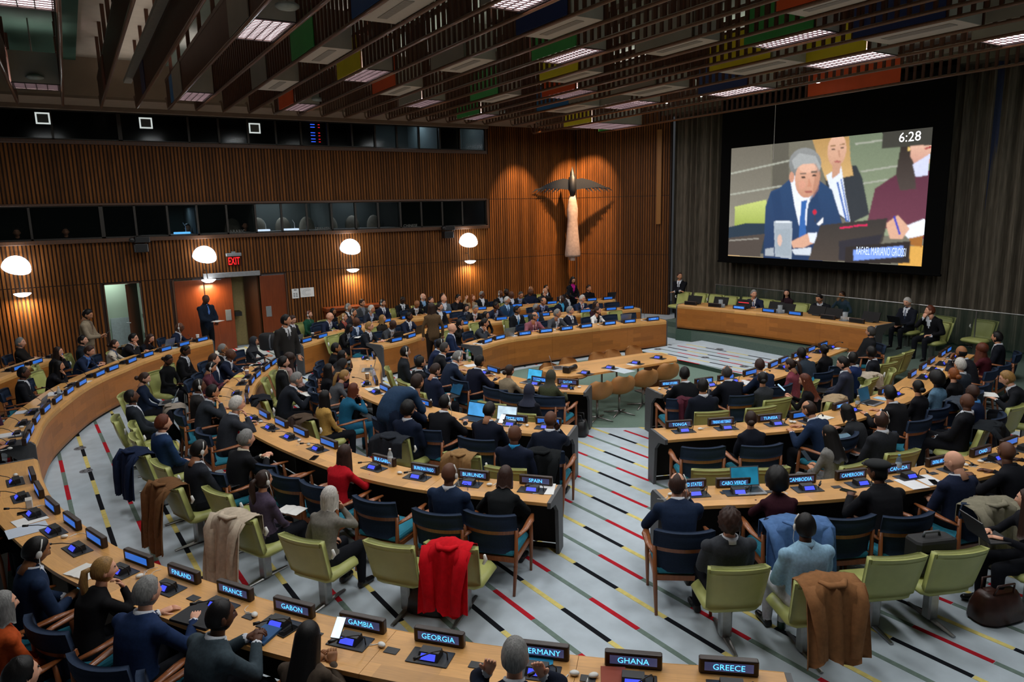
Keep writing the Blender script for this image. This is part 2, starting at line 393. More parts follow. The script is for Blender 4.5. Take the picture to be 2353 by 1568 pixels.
for a, c, i in ((3, 5, 0), (5, 7, 1), (7, 10, 2), (10, 13, 3)):
    b = MB(); b.rbox((lx[a]+.1, 21.2, 3.18), (lx[c]-.1, 21.75, 3.24), .01); b.box((lx[a]+.15, 21.3, 2.38), (lx[c]-.15, 21.34, 3.18)); tag(b.obj('booth_desk', m_bdesk), 'narrow pale desk behind the lower booth glass, %s from the left' % ORD[i], 'desk')
m_bluescr = mat('booth_blue_glow', '#5fb8ff', 0.5, emit=2.2, var=0.05); m_whitescr = mat('booth_white_glow', '#cfe6ff', 0.5, emit=2.0, var=0.05)
for i, (k, f, mm) in enumerate(((4, .5, m_bluescr), (7, .35, m_whitescr), (8, .5, m_whitescr))):
    r = empty('booth_console', (lx[k]+f*(lx[k+1]-lx[k]), 21.45, 3.24)); tag(r, 'glowing console with bent microphone behind lower booth pane %s from the left' % ORD[k], 'console')
    b = MB(); b.rbox((-.2, -.1, 0), (.2, .1, .05), .01); b.obj('panel', mm, r); b = MB(); b.tube([(.1, 0, .05), (.1, 0, .2), (.04, -.03, .3)], .008, 6); b.obj('microphone', m_white, r)
m_led_b = mat('blue_led', '#3060ff', 0.4, emit=2.5, var=0); m_led_r = mat('red_led', '#ff2030', 0.4, emit=2.0, var=0)
r = empty('equipment_rack', onY(731, 320, 21.5)*[1, 0, 0]+[0, 22.2, 5.46]); tag(r, 'equipment rack with blue and red status lights in upper booth', 'rack')
b = MB(); b.box((-.3, -.2, 0), (.3, .2, .9)); b.obj('cabinet', m_black, r)
for i, z in enumerate((.86, .78, .62, .54, .44, .36)):
    b = MB(); b.box((-.06, -.215, z), (.07, -.2, z+.02)); b.obj('status_light', m_led_b, r)
    b = MB(); b.box((.17, -.215, z), (.22, -.2, z+.015)); b.obj('status_light', m_led_r, r)
for px, t in ((545, 'ARABIC'), (741, 'SPANISH'), (943, 'CHINESE')):
    p = onY(px, 522 if t != 'ARABIC' else 528, 20.99)
    o = link('booth_lettering', text_mesh(t, .085, .5, mat('faded_lettering', '#6a6a66', .7)), None, (p[0], 20.98, 3.27)); tag(o, 'faded window lettering reading %s' % t, 'lettering')
# ---- doors in the left wall
m_door = mat('red_brown_door', '#6e3214', 0.35, kind='wood', var=0.15, scale=3)
m_doordk = mat('dark_brown_door', '#4a2814', 0.4, kind='wood', var=0.15, scale=3)
m_corr = mat('pale_green_corridor', '#b9cdbb', 0.8, var=0.03, scale=2)
m_plate = mat('brushed_push_plate', '#8d9498', 0.4, metal=0.5, var=0.05)
d1 = empty('door_1', (D1[0], 21.0, 0)); struct(d1, 'open narrow door with pale green corridor behind')
b = MB(); b.box((0, .9, 0), (2.2, 1.0, 2.3)); b.box((-.8, .1, 0), (-.75, 1.0, 2.3)); b.box((-.8, .12, 2.3), (2.2, 1.0, 2.35)); struct(b.obj('wall_corridor', m_corr, None, loc=(D1[0], 21, 0)))
b = MB(); b.box((.02, .12, .25), (.52, .14, 1.05)); b.obj('white_board', mat('pale_blue_board', '#b8c9cc', .5), d1, loc=(.05, .7, 0))
Rm = np.array(Matrix.Rotation(math.radians(70), 3, 'Z'))
b = MB(); b.cbox((0.62, .28, 1.0), (.05, .62, 2.0), R=np.array(Matrix.Rotation(math.radians(-25), 3, 'Z'))); b.obj('door_leaf', m_doordk, d1)
b = MB(); b.box((-.03, -.03, 0), (0, .12, 2.05)); b.box((.8, -.03, 0), (.83, .12, 2.05)); b.box((-.03, -.03, 2.02), (.83, .12, 2.05)); b.obj('door_frame', m_trim, d1)
b = MB(); b.tube([(.44, .05, 1.0), (.40, -.02, 1.0), (.50, -.03, 1.0)], .012); b.obj('door_handle', m_plate, d1)
b = MB(); b.box((.775, .0, .2), (.80, .02, .55)); b.box((.775, 0, .7), (.8, .02, 1.1)); b.box((.775, 0, 1.2), (.8, .02, 1.9)); b.obj('glass_slot', m_corr, d1)
area('corridor_lamp', (D1[0]+.1, 21.5, 2.2), .5, .4, 8, (.88, 1, .9))
d2 = empty('door_2', (0, 21.0, 0)); struct(d2, 'wide red brown timber doors, one leaf open')
for x0, x1, m in ((2.22, 2.95, m_door), (2.97, 3.68, m_door), (4.44, 5.14, m_door)):
    b = MB(); b.rbox((x0, .0, .01), (x1, .05, 2.0), .008); b.obj('door_leaf', m, d2)
b = MB(); b.cbox((4.24, .25, 1.0), (.05, .5, 2.0), R=np.array(Matrix.Rotation(math.radians(35), 3, 'Z'))); b.obj('door_leaf', m_doordk, d2)
b = MB(); b.box((3.6, .5, 0), (4.6, .55, 2.05)); b.obj('recess_panel', mat('olive_recess_panel', '#8a7a4c', .7), d2)
b = MB(); b.box((3.72, .1, .9), (3.9, .5, 1.02)); b.obj('push_bar', m_black, d2)
for x in (3.52, 4.62): b = MB(); b.rbox((x-.075, -.012, .82), (x+.075, 0, 1.12), .004); b.obj('push_plate', m_plate, d2)
b = MB(); b.box((2.18, -.03, 0), (2.22, .06, 2.03)); b.box((5.14, -.03, 0), (5.18, .06, 2.03)); b.obj('door_frame', m_trim, d2)
b = MB(); b.rbox((2.95, -.14, 2.03), (4.44, .02, 2.16), .01); b.obj('header_beam', mat('grey_steel_header', '#8b8d8f', .45, metal=.3), d2)
b = MB(); b.box((3.0, -.08, 1.97), (3.4, -.05, 1.99)); b.obj('door_closer', m_plate, d2)
# exit sign above the doors
p = onY(537, 598, 20.95); r = empty('exit_sign', (p[0], 20.9, p[2])); tag(r, 'red lit EXIT sign hanging above the wide timber doors', 'sign')
b = MB(); b.rbox((-.2, -.04, .11), (.2, .04, .2), .01); b.obj('housing', m_plate, r)
b = MB(); b.box((-.18, -.006, -.16), (.18, .006, .11)); b.obj('panel', glass('clear_exit_panel', '#401010', .35), r)
link('lettering', text_mesh('EXIT', .2, .3, mat('red_exit_letters', '#ff1820', .5, emit=2.2, var=0)), r, (0, -.012, -.02))
b = MB(); b.box((-.05, -.03, .2), (.05, .03, .24)); b.obj('bracket', m_plate, r)
# posted sheets beside the doors
m_paper = mat('white_paper', '#d9dbdc', .8, var=.03, scale=4); m_ink = mat('grey_ink', '#6d7073', .8)
for i, (px, py, w, h_) in enumerate(((679, 675, .2, .28), (706, 672, .4, .27))):
    p = onY(px, py, 20.95); r = empty('notice_sheet', (p[0], 20.955, p[2])); tag(r, ('narrow white notice sheet pinned beside the timber doors', 'wide white seating plan sheet pinned beside the timber doors')[i], 'notice')
    b = MB(); b.box((-w/2, 0, -h_/2), (w/2, .006, h_/2)); b.obj('sheet', m_paper, r)
    b = MB()
    if i == 0:
        for k in range(6): b.box((-.06+(k % 2)*.07, -.002, -.1+.045*(k//2)), (-.01+(k % 2)*.07, 0, -.075+.045*(k//2)))
        b.box((-.04, -.002, .09), (.04, 0, .12))
    else:
        for rr in (.05, .075, .1): b.tube([(rr*1.4*math.cos(t), -.001, rr*math.sin(t)) for t in np.linspace(.6, 5.7, 18)], .0022, 4)
    b.obj('printed_plan', m_ink, r)
# ---- wall lamps: upper shell and lower bowl on a bracket, light washes up and down
m_globe = mat('opal_lamp_shade', '#ffffff', .4, emit=6.0, var=0)
for i, (px, py) in enumerate(((36, 610), (469, 585), (804, 567), (1076, 552))):
    p = onY(px, py, 20.72); r = empty('wall_lamp', (p[0], 20.72, p[2]-.08))
    tag(r, ('large white wall lamp at the far left of the slatted wall', 'white wall lamp left of the red exit sign', 'white wall lamp right of the posted sheets', 'white wall lamp under the right end of the lower booths')[i], 'lamp', 'white wall lamps')
    tilt = np.array(Matrix.Rotation(math.radians(14), 3, 'Y')) @ np.array(Matrix.Rotation(math.radians(-12), 3, 'X'))
    b = MB(); pr = [(.30*math.sin(t), .31*math.cos(t) if t < PI/2 else .14*math.cos(t)) for t in np.linspace(0.03, PI-.03, 14)]
    b.lathe(pr[::-1], 24); b.v = [tuple(tilt @ np.array(v)) for v in b.v]; b.obj('upper_shade', m_globe, r, True)
    b = MB(); b.lathe([(.02, -.085), (.09, -.075), (.16, -.03), (.185, .0), (.17, .005)], 20, c=(.05, 0, -.60)); b.obj('lower_shade', m_globe, r, True)
    b = MB(); b.tube([(.0, .28, -.35), (.02, .05, -.35), (.03, 0, -.58)], .012); b.tube([(.02, .05, -.35), (0, 0, -.1)], .012); b.obj('bracket', m_metal_dk, r)
    a = area('wall_lamp_downlight', (p[0]+.05, 20.75, p[2]-.90), .3, .2, 22.0, (1, .74, .42)); a.rotation_euler = (math.radians(18), 0, 0)
    area('wall_lamp_uplight', (p[0], 20.72, p[2]+.30), .3, .3, 2.2, (1, .95, .88), (PI, 0, 0))
# cameras under the lower booths
for i, (px, py) in enumerate(((322, 558), (1025, 530))):
    p = onY(px, py, 20.8); r = empty('robotic_camera', (p[0], 20.72, p[2])); tag(r, ('black robotic camera mounted between the two left wall lamps', 'black robotic camera mounted above the right wall lamp')[i], 'camera')
    b = MB(); b.rbox((-.16, -.15, -.24), (.16, .12, -.02), .02); b.obj('base', m_black, r); b = MB(); b.rbox((-.14, -.14, 0), (.22, .1, .16), .02); b.obj('head', m_black, r)
    b = MB(); b.lathe([(.06, 0), (.06, .12), (.05, .13)], 14); b.v = [(v[0]-.2, -v[2]-.08, v[1]+.08) for v in b.v]; b.obj('lens', m_black, r, True); b = MB(); b.box((-.02, .0, -.1), (.02, .28, -.04)); b.obj('bracket', m_black, r)
# low timber counter against the wall behind the speakers' rows
b = MB(); b.rbox((6.15, 20.55, .85), (8.0, 20.97, .95), .01); b.box((6.2, 20.8, 0), (7.95, 20.95, .85)); tag(b.obj('wall_counter', m_door), 'low red brown timber counter along the slatted wall', 'counter')
# ---- curtain behind the dais, pleated, faint stripes
def curtain_mat():
    m = mat('grey_green_curtain', '#595247', .9, kind='wood', var=.35, scale=3, spec=.15); return m
cv, cf = [], []
ys = np.linspace(18.1, 2.0, 900); z0, z1 = 0.35, 6.75
for k, y in enumerate(ys):
    a = (18.1-y)*2*PI/.29 + .6*math.sin(y*3.1)
    x = 17.55+.085*math.sin(a)+.03*math.sin(2.3*a+1)
    cv += [(x+.02*math.sin(y*9), y, z0), (x, y, z1)]
    if k: cf.append((2*k-2, 2*k, 2*k+1, 2*k-1))
b = MB(); b.v = cv; b.f = cf; b.m = [0]*len(cf)
cur = b.obj('curtain', curtain_mat(), None, True); tag(cur, 'floor length pleated grey green curtain behind the dais', 'curtain')
for i, (y, c) in enumerate(((17.2, '#5e2a2c'), (15.9, '#2b3552'), (14.6, '#6d5a2c'), (12.2, '#5e2a2c'), (8.3, '#2b3552'), (7.0, '#6b3a2c'), (5.6, '#2b3552'))):
    bb = MB(); yy = np.linspace(y, y-.09, 8); 
    for k, q in enumerate(yy):
        a = (18.1-q)*2*PI/.29 + .6*math.sin(q*3.1); x = 17.55+.085*math.sin(a)+.03*math.sin(2.3*a+1)-.006
        bb.v += [(x, q, z0), (x, q, z1)]
        if k: bb.f.append((2*k-2, 2*k, 2*k+1, 2*k-1)); bb.m.append(0)
    bb.obj('curtain_stripe', mat('curtain_stripe_'+c, c, .9, kind='wood', var=.3), cur, True)
b = MB(); b.box((17.75, -1.5, 0), (17.9, 18.3, 7.2)); struct(b.obj('wall_far', mat('dark_far_wall', '#26241f', .9)), 'dark wall behind the curtain')
b = MB(); b.box((17.0, 2.0, 6.62), (17.8, 18.2, 6.95)); struct(b.obj('trim_7', mat('olive_pelmet', '#4e4a3c', .8)), 'pelmet above the curtain')
p = onX(1510, 400, 17.0)
b = MB(); b.box((0, 0, 3.1), (.16, .03, 6.2)); tag(b.obj('timber_batten', mat('ochre_batten', '#8a5a1c', .6, kind='wood'), None, loc=(LW_END+.86*(17.3-LW_END)-.07, 21-.86*3.0-.045, 0), rz=w2a), 'tall ochre batten fixed to the angled slatted wall', 'batten')
# ---- dais: two green steps, floor slab
b = MB(); b.box((14.25, 5.5, 0), (17.75, 14.45, .30)); b.box((14.25, 14.45, 0), (17.7, 16.3, .15)); b.box((15.0, 14.45, .15), (17.7, 15.9, .3)); b.box((13.9, 6.4, 0), (14.5, 8.2, .15))
struct(b.obj('floor_dais', mat('dais_green_carpet', '#56655c', .95, var=.1, scale=50, spec=.1)), 'raised dais floor with green carpet and steps')
# ================================================================== projection screen (flat picture: colours painted on a fine grid)
m_scrblk = mat('matt_black_screen_cloth', '#060606', .95, var=.05, spec=.1)
SX = 17.0
scr = empty('projection_screen', (SX, 12.3, 1.99)); tag(scr, 'large black hanging screen with bright picture of a speaking man', 'screen')
b = MB(); b.box((0, -3.4, 0), (.03, 3.28, 4.75)); b.obj('black_cloth', m_scrblk, scr)
b = MB(); b.tube([(.015, -3.42, 0), (.015, 3.3, 0)], .03); b.obj('bottom_bar', m_scrblk, scr)
b = MB(); b.tube([(-.6, .9, 2.9), (-.6, .9, 4.3)], .006, 5); b.ball((-.6, .9, 2.9), .015, 6, 5); b.obj('pull_cord', m_white, scr)
PXC = np.array([(1682, 342), (2140, 292), (2122, 607), (1672, 590)], float)
def homog(src, dst):
    A = []
    for (x, y), (u, v) in zip(src, dst):
        A.append([x, y, 1, 0, 0, 0, -u*x, -u*y, -u]); A.append([0, 0, 0, x, y, 1, -v*x, -v*y, -v])
    return np.linalg.svd(np.array(A))[2][-1].reshape(3, 3)
HU = homog([(0, 0), (1, 0), (1, 1), (0, 1)], PXC)
NU, NV = 320, 180
uu, vv = np.meshgrid(np.linspace(0, 1, NU), np.linspace(0, 1, NV))
q = np.stack([uu, vv, np.ones_like(uu)], -1) @ HU.T
PX, PY = q[..., 0]/q[..., 2], q[..., 1]/q[..., 2]
A1 = lambda L: [(1553+x/2.904, y/2.904) for x, y in L]            # picture points read in two enlargements
A2 = lambda L: [(1553+x/2.904, 500+y/2.904) for x, y in L]
img = np.zeros((NV, NU, 3)); img[:] = lin('#716e60')
def inside(poly):
    r = np.zeros(PX.shape, bool); n = len(poly)
    for i in range(n):
        (x0, y0), (x1, y1) = poly[i], poly[(i+1) % n]
        if y0 == y1: continue
        c = ((y0 > PY) != (y1 > PY)) & (PX < (x1-x0)*(PY-y0)/(y1-y0)+x0); r ^= c
    return r
def paint(poly, c, a=1.0, c2=None):
    m = inside(poly); c = np.array(lin(c))
    if c2 is not None:
        ys_ = [p[1] for p in poly]; t = np.clip((PY-min(ys_))/(max(ys_)-min(ys_)+1e-6), 0, 1)[..., None]
        cc = c*(1-t)+np.array(lin(c2))*t; img[m] = img[m]*(1-a)+cc[m]*a
    else: img[m] = img[m]*(1-a)+c*a
def oval(cx, cy, rx, ry, rot=0, n=28):
    return [(cx+rx*math.cos(t)*math.cos(rot)-ry*math.sin(t)*math.sin(rot), cy+rx*math.cos(t)*math.sin(rot)+ry*math.sin(t)*math.cos(rot)) for t in np.linspace(0, 2*PI, n, endpoint=False)]
def line(p, q_, w): 
    d = np.array(q_, float)-p; nrm = np.array([-d[1], d[0]])/np.linalg.norm(d)*w; return [tuple(np.array(p)+nrm), tuple(np.array(q_)+nrm), tuple(np.array(q_)-nrm), tuple(np.array(p)-nrm)]
paint(A1([(1150, 880), (1720, 840), (1680, 1560), (1200, 1560)]), '#6c7862', 1, '#8f9a7e')
paint(A1([(370, 980), (640, 960), (640, 1560), (350, 1560)]), '#6a655a', 1, '#8b877a')
paint(A1([(650, 950), (760, 940), (760, 1500), (650, 1500)]), '#5d5a50')
for a_, b_ in (((370, 1160), (900, 1040)), ((365, 1300), (760, 1230)), ((1200, 960), (1480, 920)), ((1240, 1140), (1480, 1100)), ((1240, 1220), (1420, 1190))): paint(line(A1([a_])[0], A1([b_])[0], 1.8), '#a5a79a')
paint(A1([(395, 1380), (610, 1330), (610, 1500), (390, 1510)]), '#c3cf78', 1, '#98a84e'); paint(A1([(350, 1520), (470, 1490), (620, 1490), (600, 1700), (345, 1640)]), '#223444')
# woman behind
paint(A1([(1000, 1170), (1110, 1100), (1210, 1100), (1250, 1180), (1300, 1420), (1180, 1480), (1040, 1400)]), '#30353b')
paint(A1([(915, 930), (1000, 915), (1160, 912), (1170, 1060), (1190, 1165), (1120, 1180), (1010, 1200), (960, 1060)]), '#b08a55', 1, '#d0aa70')
paint(A1(oval(1080, 1000, 62, 108, .1)), '#dcb096', 1, '#c99a80'); paint(A1([(1010, 1165), (1110, 1105), (1140, 1300), (1175, 1475), (1070, 1400), (1030, 1230)]), '#dfe6f2'); paint(A1([(1050, 1080), (1110, 1080), (1100, 1150), (1050, 1190)]), '#c4957c')
for c_ in ((1055, 995), (1115, 985)): paint(A1(oval(c_[0], c_[1], 13, 6)), '#4b3a33'); paint(A1(line((c_[0]-18, c_[1]-20), (c_[0]+16, c_[1]-24), 4)), '#8a6a48')
paint(A1(oval(1085, 1075, 22, 7)), '#a8605a'); paint(A1(line((1092, 1000), (1098, 1045), 5)), '#b98a72')
paint(A1(line((1085, 1210), (1150, 1470), 6)), '#2d5fb0'); paint(A1(line((1110, 1190), (1165, 1470), 4)), '#2d5fb0')
# woman at right
paint(A1([(1335, 1250), (1480, 1150), (1600, 1140), (1690, 1130), (1672, 1580), (1285, 1480)]), '#5a2c3e', 1, '#6e3a4c')
paint(A1([(1500, 960), (1570, 950), (1590, 1100), (1605, 1250), (1500, 1260), (1470, 1150)]), '#2f2723', 1, '#4a403c'); paint(A1([(1560, 960), (1700, 950), (1690, 1080), (1600, 1110), (1565, 1040)]), '#e0b49c', 1, '#c48f80'); paint(A1([(1580, 1090), (1690, 1020), (1680, 1160), (1600, 1170)]), '#cfd3ec')
paint(A1(line((1655, 990), (1697, 975), 6)), '#a04040'); paint(A1(oval(1552, 990, 8, 14)), '#e0bf70')
# man speaking
paint(A1([(770, 1190), (700, 1250), (640, 1275), (605, 1370), (585, 1750), (980, 1760), (1120, 1480), (1050, 1260), (965, 1200)]), '#27456c', 1, '#1d3358')
paint(A1([(770, 1195), (800, 1170), (950, 1210), (930, 1290), (890, 1360), (880, 1500), (830, 1500), (800, 1370)]), '#e4e9f3')
paint(A1([(845, 1340), (885, 1328), (870, 1430), (880, 1560), (828, 1590), (838, 1440)]), '#2f62a8'); paint(A1([(640, 1290), (700, 1260), (760, 1700), (700, 1700)]), '#1f3a60', .7); paint(A1([(900, 1320), (950, 1260), (980, 1420), (930, 1500)]), '#1f3a60', .7)
paint(A1(oval(870, 1090, 108, 104)), '#8e9090', 1, '#777a7a'); paint(A1(oval(885, 1185, 82, 132, .12)), '#dfae94', 1, '#c38d74'); paint(A1(oval(780, 1180, 17, 36)), '#c9927a'); paint(A1([(780, 1070), (830, 1020), (940, 1040), (975, 1110), (960, 1150), (930, 1090), (850, 1095), (800, 1130)]), '#a3a6a6')
paint(A1([(935, 1080), (975, 1150), (960, 1260), (920, 1320), (930, 1200)]), '#a8745e', .55); paint(A1(oval(890, 1120, 60, 30)), '#e8bda6', .5); paint(A1(oval(850, 1230, 22, 30)), '#d89a84', .6)
for c_ in ((858, 1180), (930, 1168)): paint(A1(oval(c_[0], c_[1], 15, 7)), '#3c2f2a'); paint(A1(line((c_[0]-22, c_[1]-22), (c_[0]+20, c_[1]-26), 5)), '#6a5c52')
paint(A1([(895, 1180), (915, 1240), (885, 1245)]), '#c58a70'); paint(A1(oval(893, 1275, 26, 8)), '#9d5a52'); paint(A1([(950, 1490), (995, 1440), (990, 1480), (965, 1500)]), '#eef0f5')
paint(A1(line((935, 1410), (940, 1480), 3)), '#3a3a40'); paint(A1(oval(935, 1410, 13, 17)), '#c5203c')
# hands, papers, glass, machines, name board
paint(A2([(775, 160), (880, 105), (945, 95), (940, 160), (860, 200), (790, 200)]), '#d6a58b'); paint(A2([(890, 100), (950, 95), (950, 170), (905, 160)]), '#dfe6f4'); paint(A2([(780, 210), (915, 195), (910, 250), (800, 245)]), '#cdd4de')
paint(A2([(340, 255), (900, 290), (1500, 330), (1660, 330), (1660, 360), (340, 330)]), '#c9a878'); paint(A2([(1500, 180), (1670, 170), (1660, 330), (1500, 310)]), '#dba64f'); paint(A2([(1560, 110), (1660, 100), (1650, 180), (1580, 170)]), '#a0662c')
paint(A2([(1500, 60), (1670, -10), (1670, 100), (1560, 125)]), '#e9edf6'); paint(A2([(1410, 30), (1490, -30), (1570, 60), (1520, 130), (1440, 130)]), '#d9a98f'); paint(A2(line((1465, -20), (1505, 100), 7)), '#2a3fb8')
paint(A2([(350, 140), (600, 108), (565, 265), (345, 255)]), '#4d443e'); paint(A2(line((355, 158), (560, 140), 4)), '#97938a')
paint(A2([(975, 45), (1422, -8), (1395, 140), (1290, 290), (895, 280)]), '#35312f', 1, '#4a4039'); paint(A2([(1100, 150), (1390, 100), (1330, 280), (1100, 280)]), '#2c2a33')
paint(A2(line((1103, 62), (1192, 52), 5)), '#e0205c'); paint(A2(line((1198, 47), (1288, 39), 5)), '#e0205c')
paint(A2([(660, 25), (785, 22), (780, 275), (668, 262)]), '#b9c3cb', .75); paint(A2([(672, 75), (772, 72), (770, 255), (676, 245)]), '#97a3ad', .8); paint(A2(oval(722, 26, 60, 8)), '#dfe6ec'); paint(A2([(600, 210), (660, 200), (660, 260), (600, 255)]), '#b5bcc2', .8); paint(A2(oval(700, 150, 16, 40)), '#d8b5a5')
paint(A2([(1145, 188), (1577, 142), (1572, 290), (1140, 302)]), '#2b2422'); paint(A2([(1198, 208), (1532, 174), (1530, 246), (1198, 280)]), '#7d9ff0')
paint(A1([(1378, 880), (1712, 842), (1705, 962), (1376, 986)]), '#3d3c36')
def soft(a, k):
    for ax in (0, 1):
        a = sum(np.roll(a, d_, ax) for d_ in range(-k, k+1))/(2*k+1)
    return a
img = img*(.92+.16*rng.random((NV, NU, 1)).repeat(3, 2)); img[3:-3, 3:-3] = (.35*img+.65*soft(img, 1))[3:-3, 3:-3]
Z0, Z1, YL, YR = 2.17, 5.335, 15.19, 9.33                          # picture area on the cloth
v = np.zeros((NV, NU, 3)); v[..., 0] = -.006; v[..., 1] = (YL+(YR-YL)*uu)-12.3; v[..., 2] = Z1+(Z0-Z1)*vv-1.99
me = bpy.data.meshes.new('picture'); idx = np.arange(NV*NU).reshape(NV, NU)
fq = np.stack([idx[:-1, :-1], idx[1:, :-1], idx[1:, 1:], idx[:-1, 1:]], -1).reshape(-1, 4)
me.from_pydata(v.reshape(-1, 3).tolist(), [], fq.tolist())
at_ = me.color_attributes.new('picture', 'FLOAT_COLOR', 'POINT'); at_.data.foreach_set('color', np.concatenate([img.reshape(-1, 3), np.ones((NV*NU, 1))], 1).ravel())
mp_ = bpy.data.materials.new('projected_picture'); mp_.use_nodes = True; nt = mp_.node_tree
ca = nt.nodes.new('ShaderNodeVertexColor'); ca.layer_name = 'picture'; bs = nt.nodes['Principled BSDF']
nt.links.new(ca.outputs[0], bs.inputs['Emission Color']); bs.inputs['Emission Strength'].default_value = 1.2; bs.inputs['Base Color'].default_value = (.02, .02, .02, 1); bs.inputs['Roughness'].default_value = .9
me.materials.append(mp_); link('picture', me, scr)
def screen_text(t, px, hgt, wmax, c, e):
    p = onX(px[0], px[1], SX-.01); o = link('picture_lettering', text_mesh(t, hgt, wmax, mat('lettering_'+t[:3], c, .6, emit=e, var=0)), scr, (-.012, p[1]-12.3, p[2]-1.99), -PI/2); return o
o = screen_text('6:28', (2091, 314), .22, .7, '#ffffff', 1.6); screen_text('RAFAEL MARIANO GROSSI', (2023, 578), .2, 1.28, '#dcebff', 1.1)
# ================================================================== ceiling: timber baffles, coloured boxes, louvre lights
m_ceil = mat('warm_grey_ceiling', '#b3a799', .9, var=.05, scale=5)
m_teal = mat('teal_ceiling_recess', '#3f6555', .8, var=.08, scale=3)
b = MB(); b.box((-7, -1.5, 7.3), (18, 21.1, 7.4)); ceil_o = struct(b.obj('ceiling', m_ceil), 'plain warm grey ceiling above the baffles')
b = MB(); b.box((-6, 5, 7.22), (.55, 20.2, 7.3)); struct(b.obj('ceiling_recess', m_teal), 'sea green recessed ceiling field')
b = MB(); b.box((2.4, 0.0, 7.24), (17, 20.2, 7.3)); struct(b.obj('ceiling_field', mat('pale_green_ceiling', '#8f9d91', .9, var=.05)), 'pale grey green ceiling field above the baffles')
m_rail = mat('rail_timber', '#6f4c33', .35, kind='wood', var=.15, scale=4, coat=.3)
m_bslat = mat('baffle_timber', '#4b2814', .5, kind='wood', var=.25, scale=4)
RX = [-1.5, -.62, .185, .9, 1.58]+[2.22+.585*k for k in range(15)]+[11.35, 12.25, 13.15, 15.05]
BH = .58
def tip_y(x): return 18.35 if x > 1 else 18.6
SP = .17
baf = []
for i, x in enumerate(RX):
    ye = tip_y(x) if x < 13 else (20.0 if x < 14.6 else 18.9)
    y0 = -1.0
    r = empty('ceiling_baffle', (x, 0, RAILZ)); tag(r, 'slatted timber ceiling baffle, %s from the left' % (ORD[i] if i < 20 else '%s from the curtain' % ORD[len(RX)-1-i]) if i < 20 else 'slatted timber ceiling baffle, %s from the curtain' % ORD[len(RX)-1-i], 'baffle', 'ceiling baffles')
    b = MB(); b.tube([(0, y0, 0), (0, ye, 0)], .028, 8); b.obj('rail', m_rail, r, True)
    b = MB(); b.tube([(0, ye, 0), (0, ye+.10, .06), (0, ye+.14, .2), (0, ye+.2, .26), (0, ye+.34, .26)], .022, 7); b.obj('rail_hook', m_rail, r, True)
    b = MB(); b.box((-.02, y0, BH-.02), (.02, ye, BH+.05)); b.obj('top_rail', m_bslat, r)
    b = MB(); solid = x < 2.3
    sp = .04 if solid else SP
    for y in np.arange(y0, ye-.05, sp):
        w = .036 if solid else .052
        b.box((-.016, y, .02), (.016, y+w, BH))
    stuffpart(b.obj('slat', m_bslat, r)); baf.append(r)
    for y in np.arange(3.0, ye, 1.3 if x < 2.5 else 2.6):
        b = MB(); b.box((-.03, y, BH+.03), (.03, y+.06, 1.2)); b.obj('hanger', m_bslat, r)
COLS = dict(g='#8a8578', G='#3f9a4c', Y='#d6c61f', O='#d8541e', B='#1a477c', N='#14295c', T='#256a9e', P='#3d3c5c', R='#7a3a26')
m_boxw = mat('cream_box_panel', '#a9a699', .7, var=.05, scale=5); m_vent = mat('vent_grille', '#8e8a80', .6, var=.1)
m_louv = mat('louvre_blade', '#3a3234', .35, metal=.4); m_tubel = mat('fluorescent_panel', '#ffe3e6', .5, emit=7.0, var=.25, scale=3.5)
BX = [(1,'L',544.5,95.6,684,50,'g'),(2,'L',412,234,498,215,'g'),(3,'W',586,210,689,188,'g'),(4,'L',655,255,732,242,'O'),(5,'W',682,147,808.5,115,'G'),(6,'W',813,50,994,1,'B'),(7,'L',784,188,896,163.6,'Y'),(8,'W',851.5,220,958,200,'O'),(9,'W',982,165,1117,137,'g'),(10,'L',920,246,1006,232,'g'),(11,'W',1076,234,1179,220,'G'),(12,'L',1060.6,275.5,1141.6,265,'G'),(13,'L',1126,7,1238,-30,'g'),(14,'W',1174,84,1353,44,'N'),(15,'L',1207,141,1356.5,113.6,'G'),(16,'W',1227,187,1360,167,'Y'),(17,'L',1250,225.5,1363,210,'O'),(18,'W',1260,255,1367,250,'T'),(19,'L',1293,294,1369,282,'Y'),(20,'W',1442.6,120.5,1617,94,'g'),(21,'W',1430.6,213.5,1558.5,208,'g'),(22,'L',1394.6,247,1499.6,239,'g'),(23,'W',1763,22,2000,-20,'O'),(24,'L',1706.6,101.6,1898,77.5,'G'),(25,'W',1653,162,1822,151.5,'Y'),(26,'L',1629,217,1762,206.6,'N'),(27,'W',1981,84,2208,66,'N'),(28,'L',1852.6,148,2029,132.6,'Y'),(29,'L',2294,84,2450,75,'g'),(30,'L',3,15,120,-60,'g'),(31,'L',48,201,127,190,'g')]
CN = dict(g='grey', G='green', Y='yellow', O='orange', B='blue', N='navy', T='teal blue', P='purple', R='rust')
BXW = [('L', 0.9, 4.4, 'g'), ('L', 3.4, 3.6, 'g'), ('L', 6.9, 5.0, 'g'), ('L', 2.3, 7.0, 'g'), ('L', 5.7, 2.2, 'g'), ('L', 9.2, 3.0, 'g')]   # the same lights go on overhead, out of the frame
lights_at = []
boxes = []
for n_, k_, ax, ay, bx_, by, c_ in BX:
    a = at(ax, ay, RAILZ); c = at(bx_, by, RAILZ)
    i = int(np.argmin([abs(a[0]-x) for x in RX])); i = min(i, len(RX)-2)
    ymid = (a[1]+c[1])/2; ln = 1.22 if RX[i] < 10 else 1.35
    if n_ == 31: ymid, ln = 16.3, .75
    if n_ in (30,): ymid, ln = 9.7, 1.5
    boxes.append((k_, i, ymid, ln, c_, n_))
for k_, x, y, c_ in BXW: boxes.append((k_, int(np.argmin([abs(x-q) for q in RX])), y, 1.22, c_, 0))
posw = {1: 'over the left aisle'}
seen_lab = {}
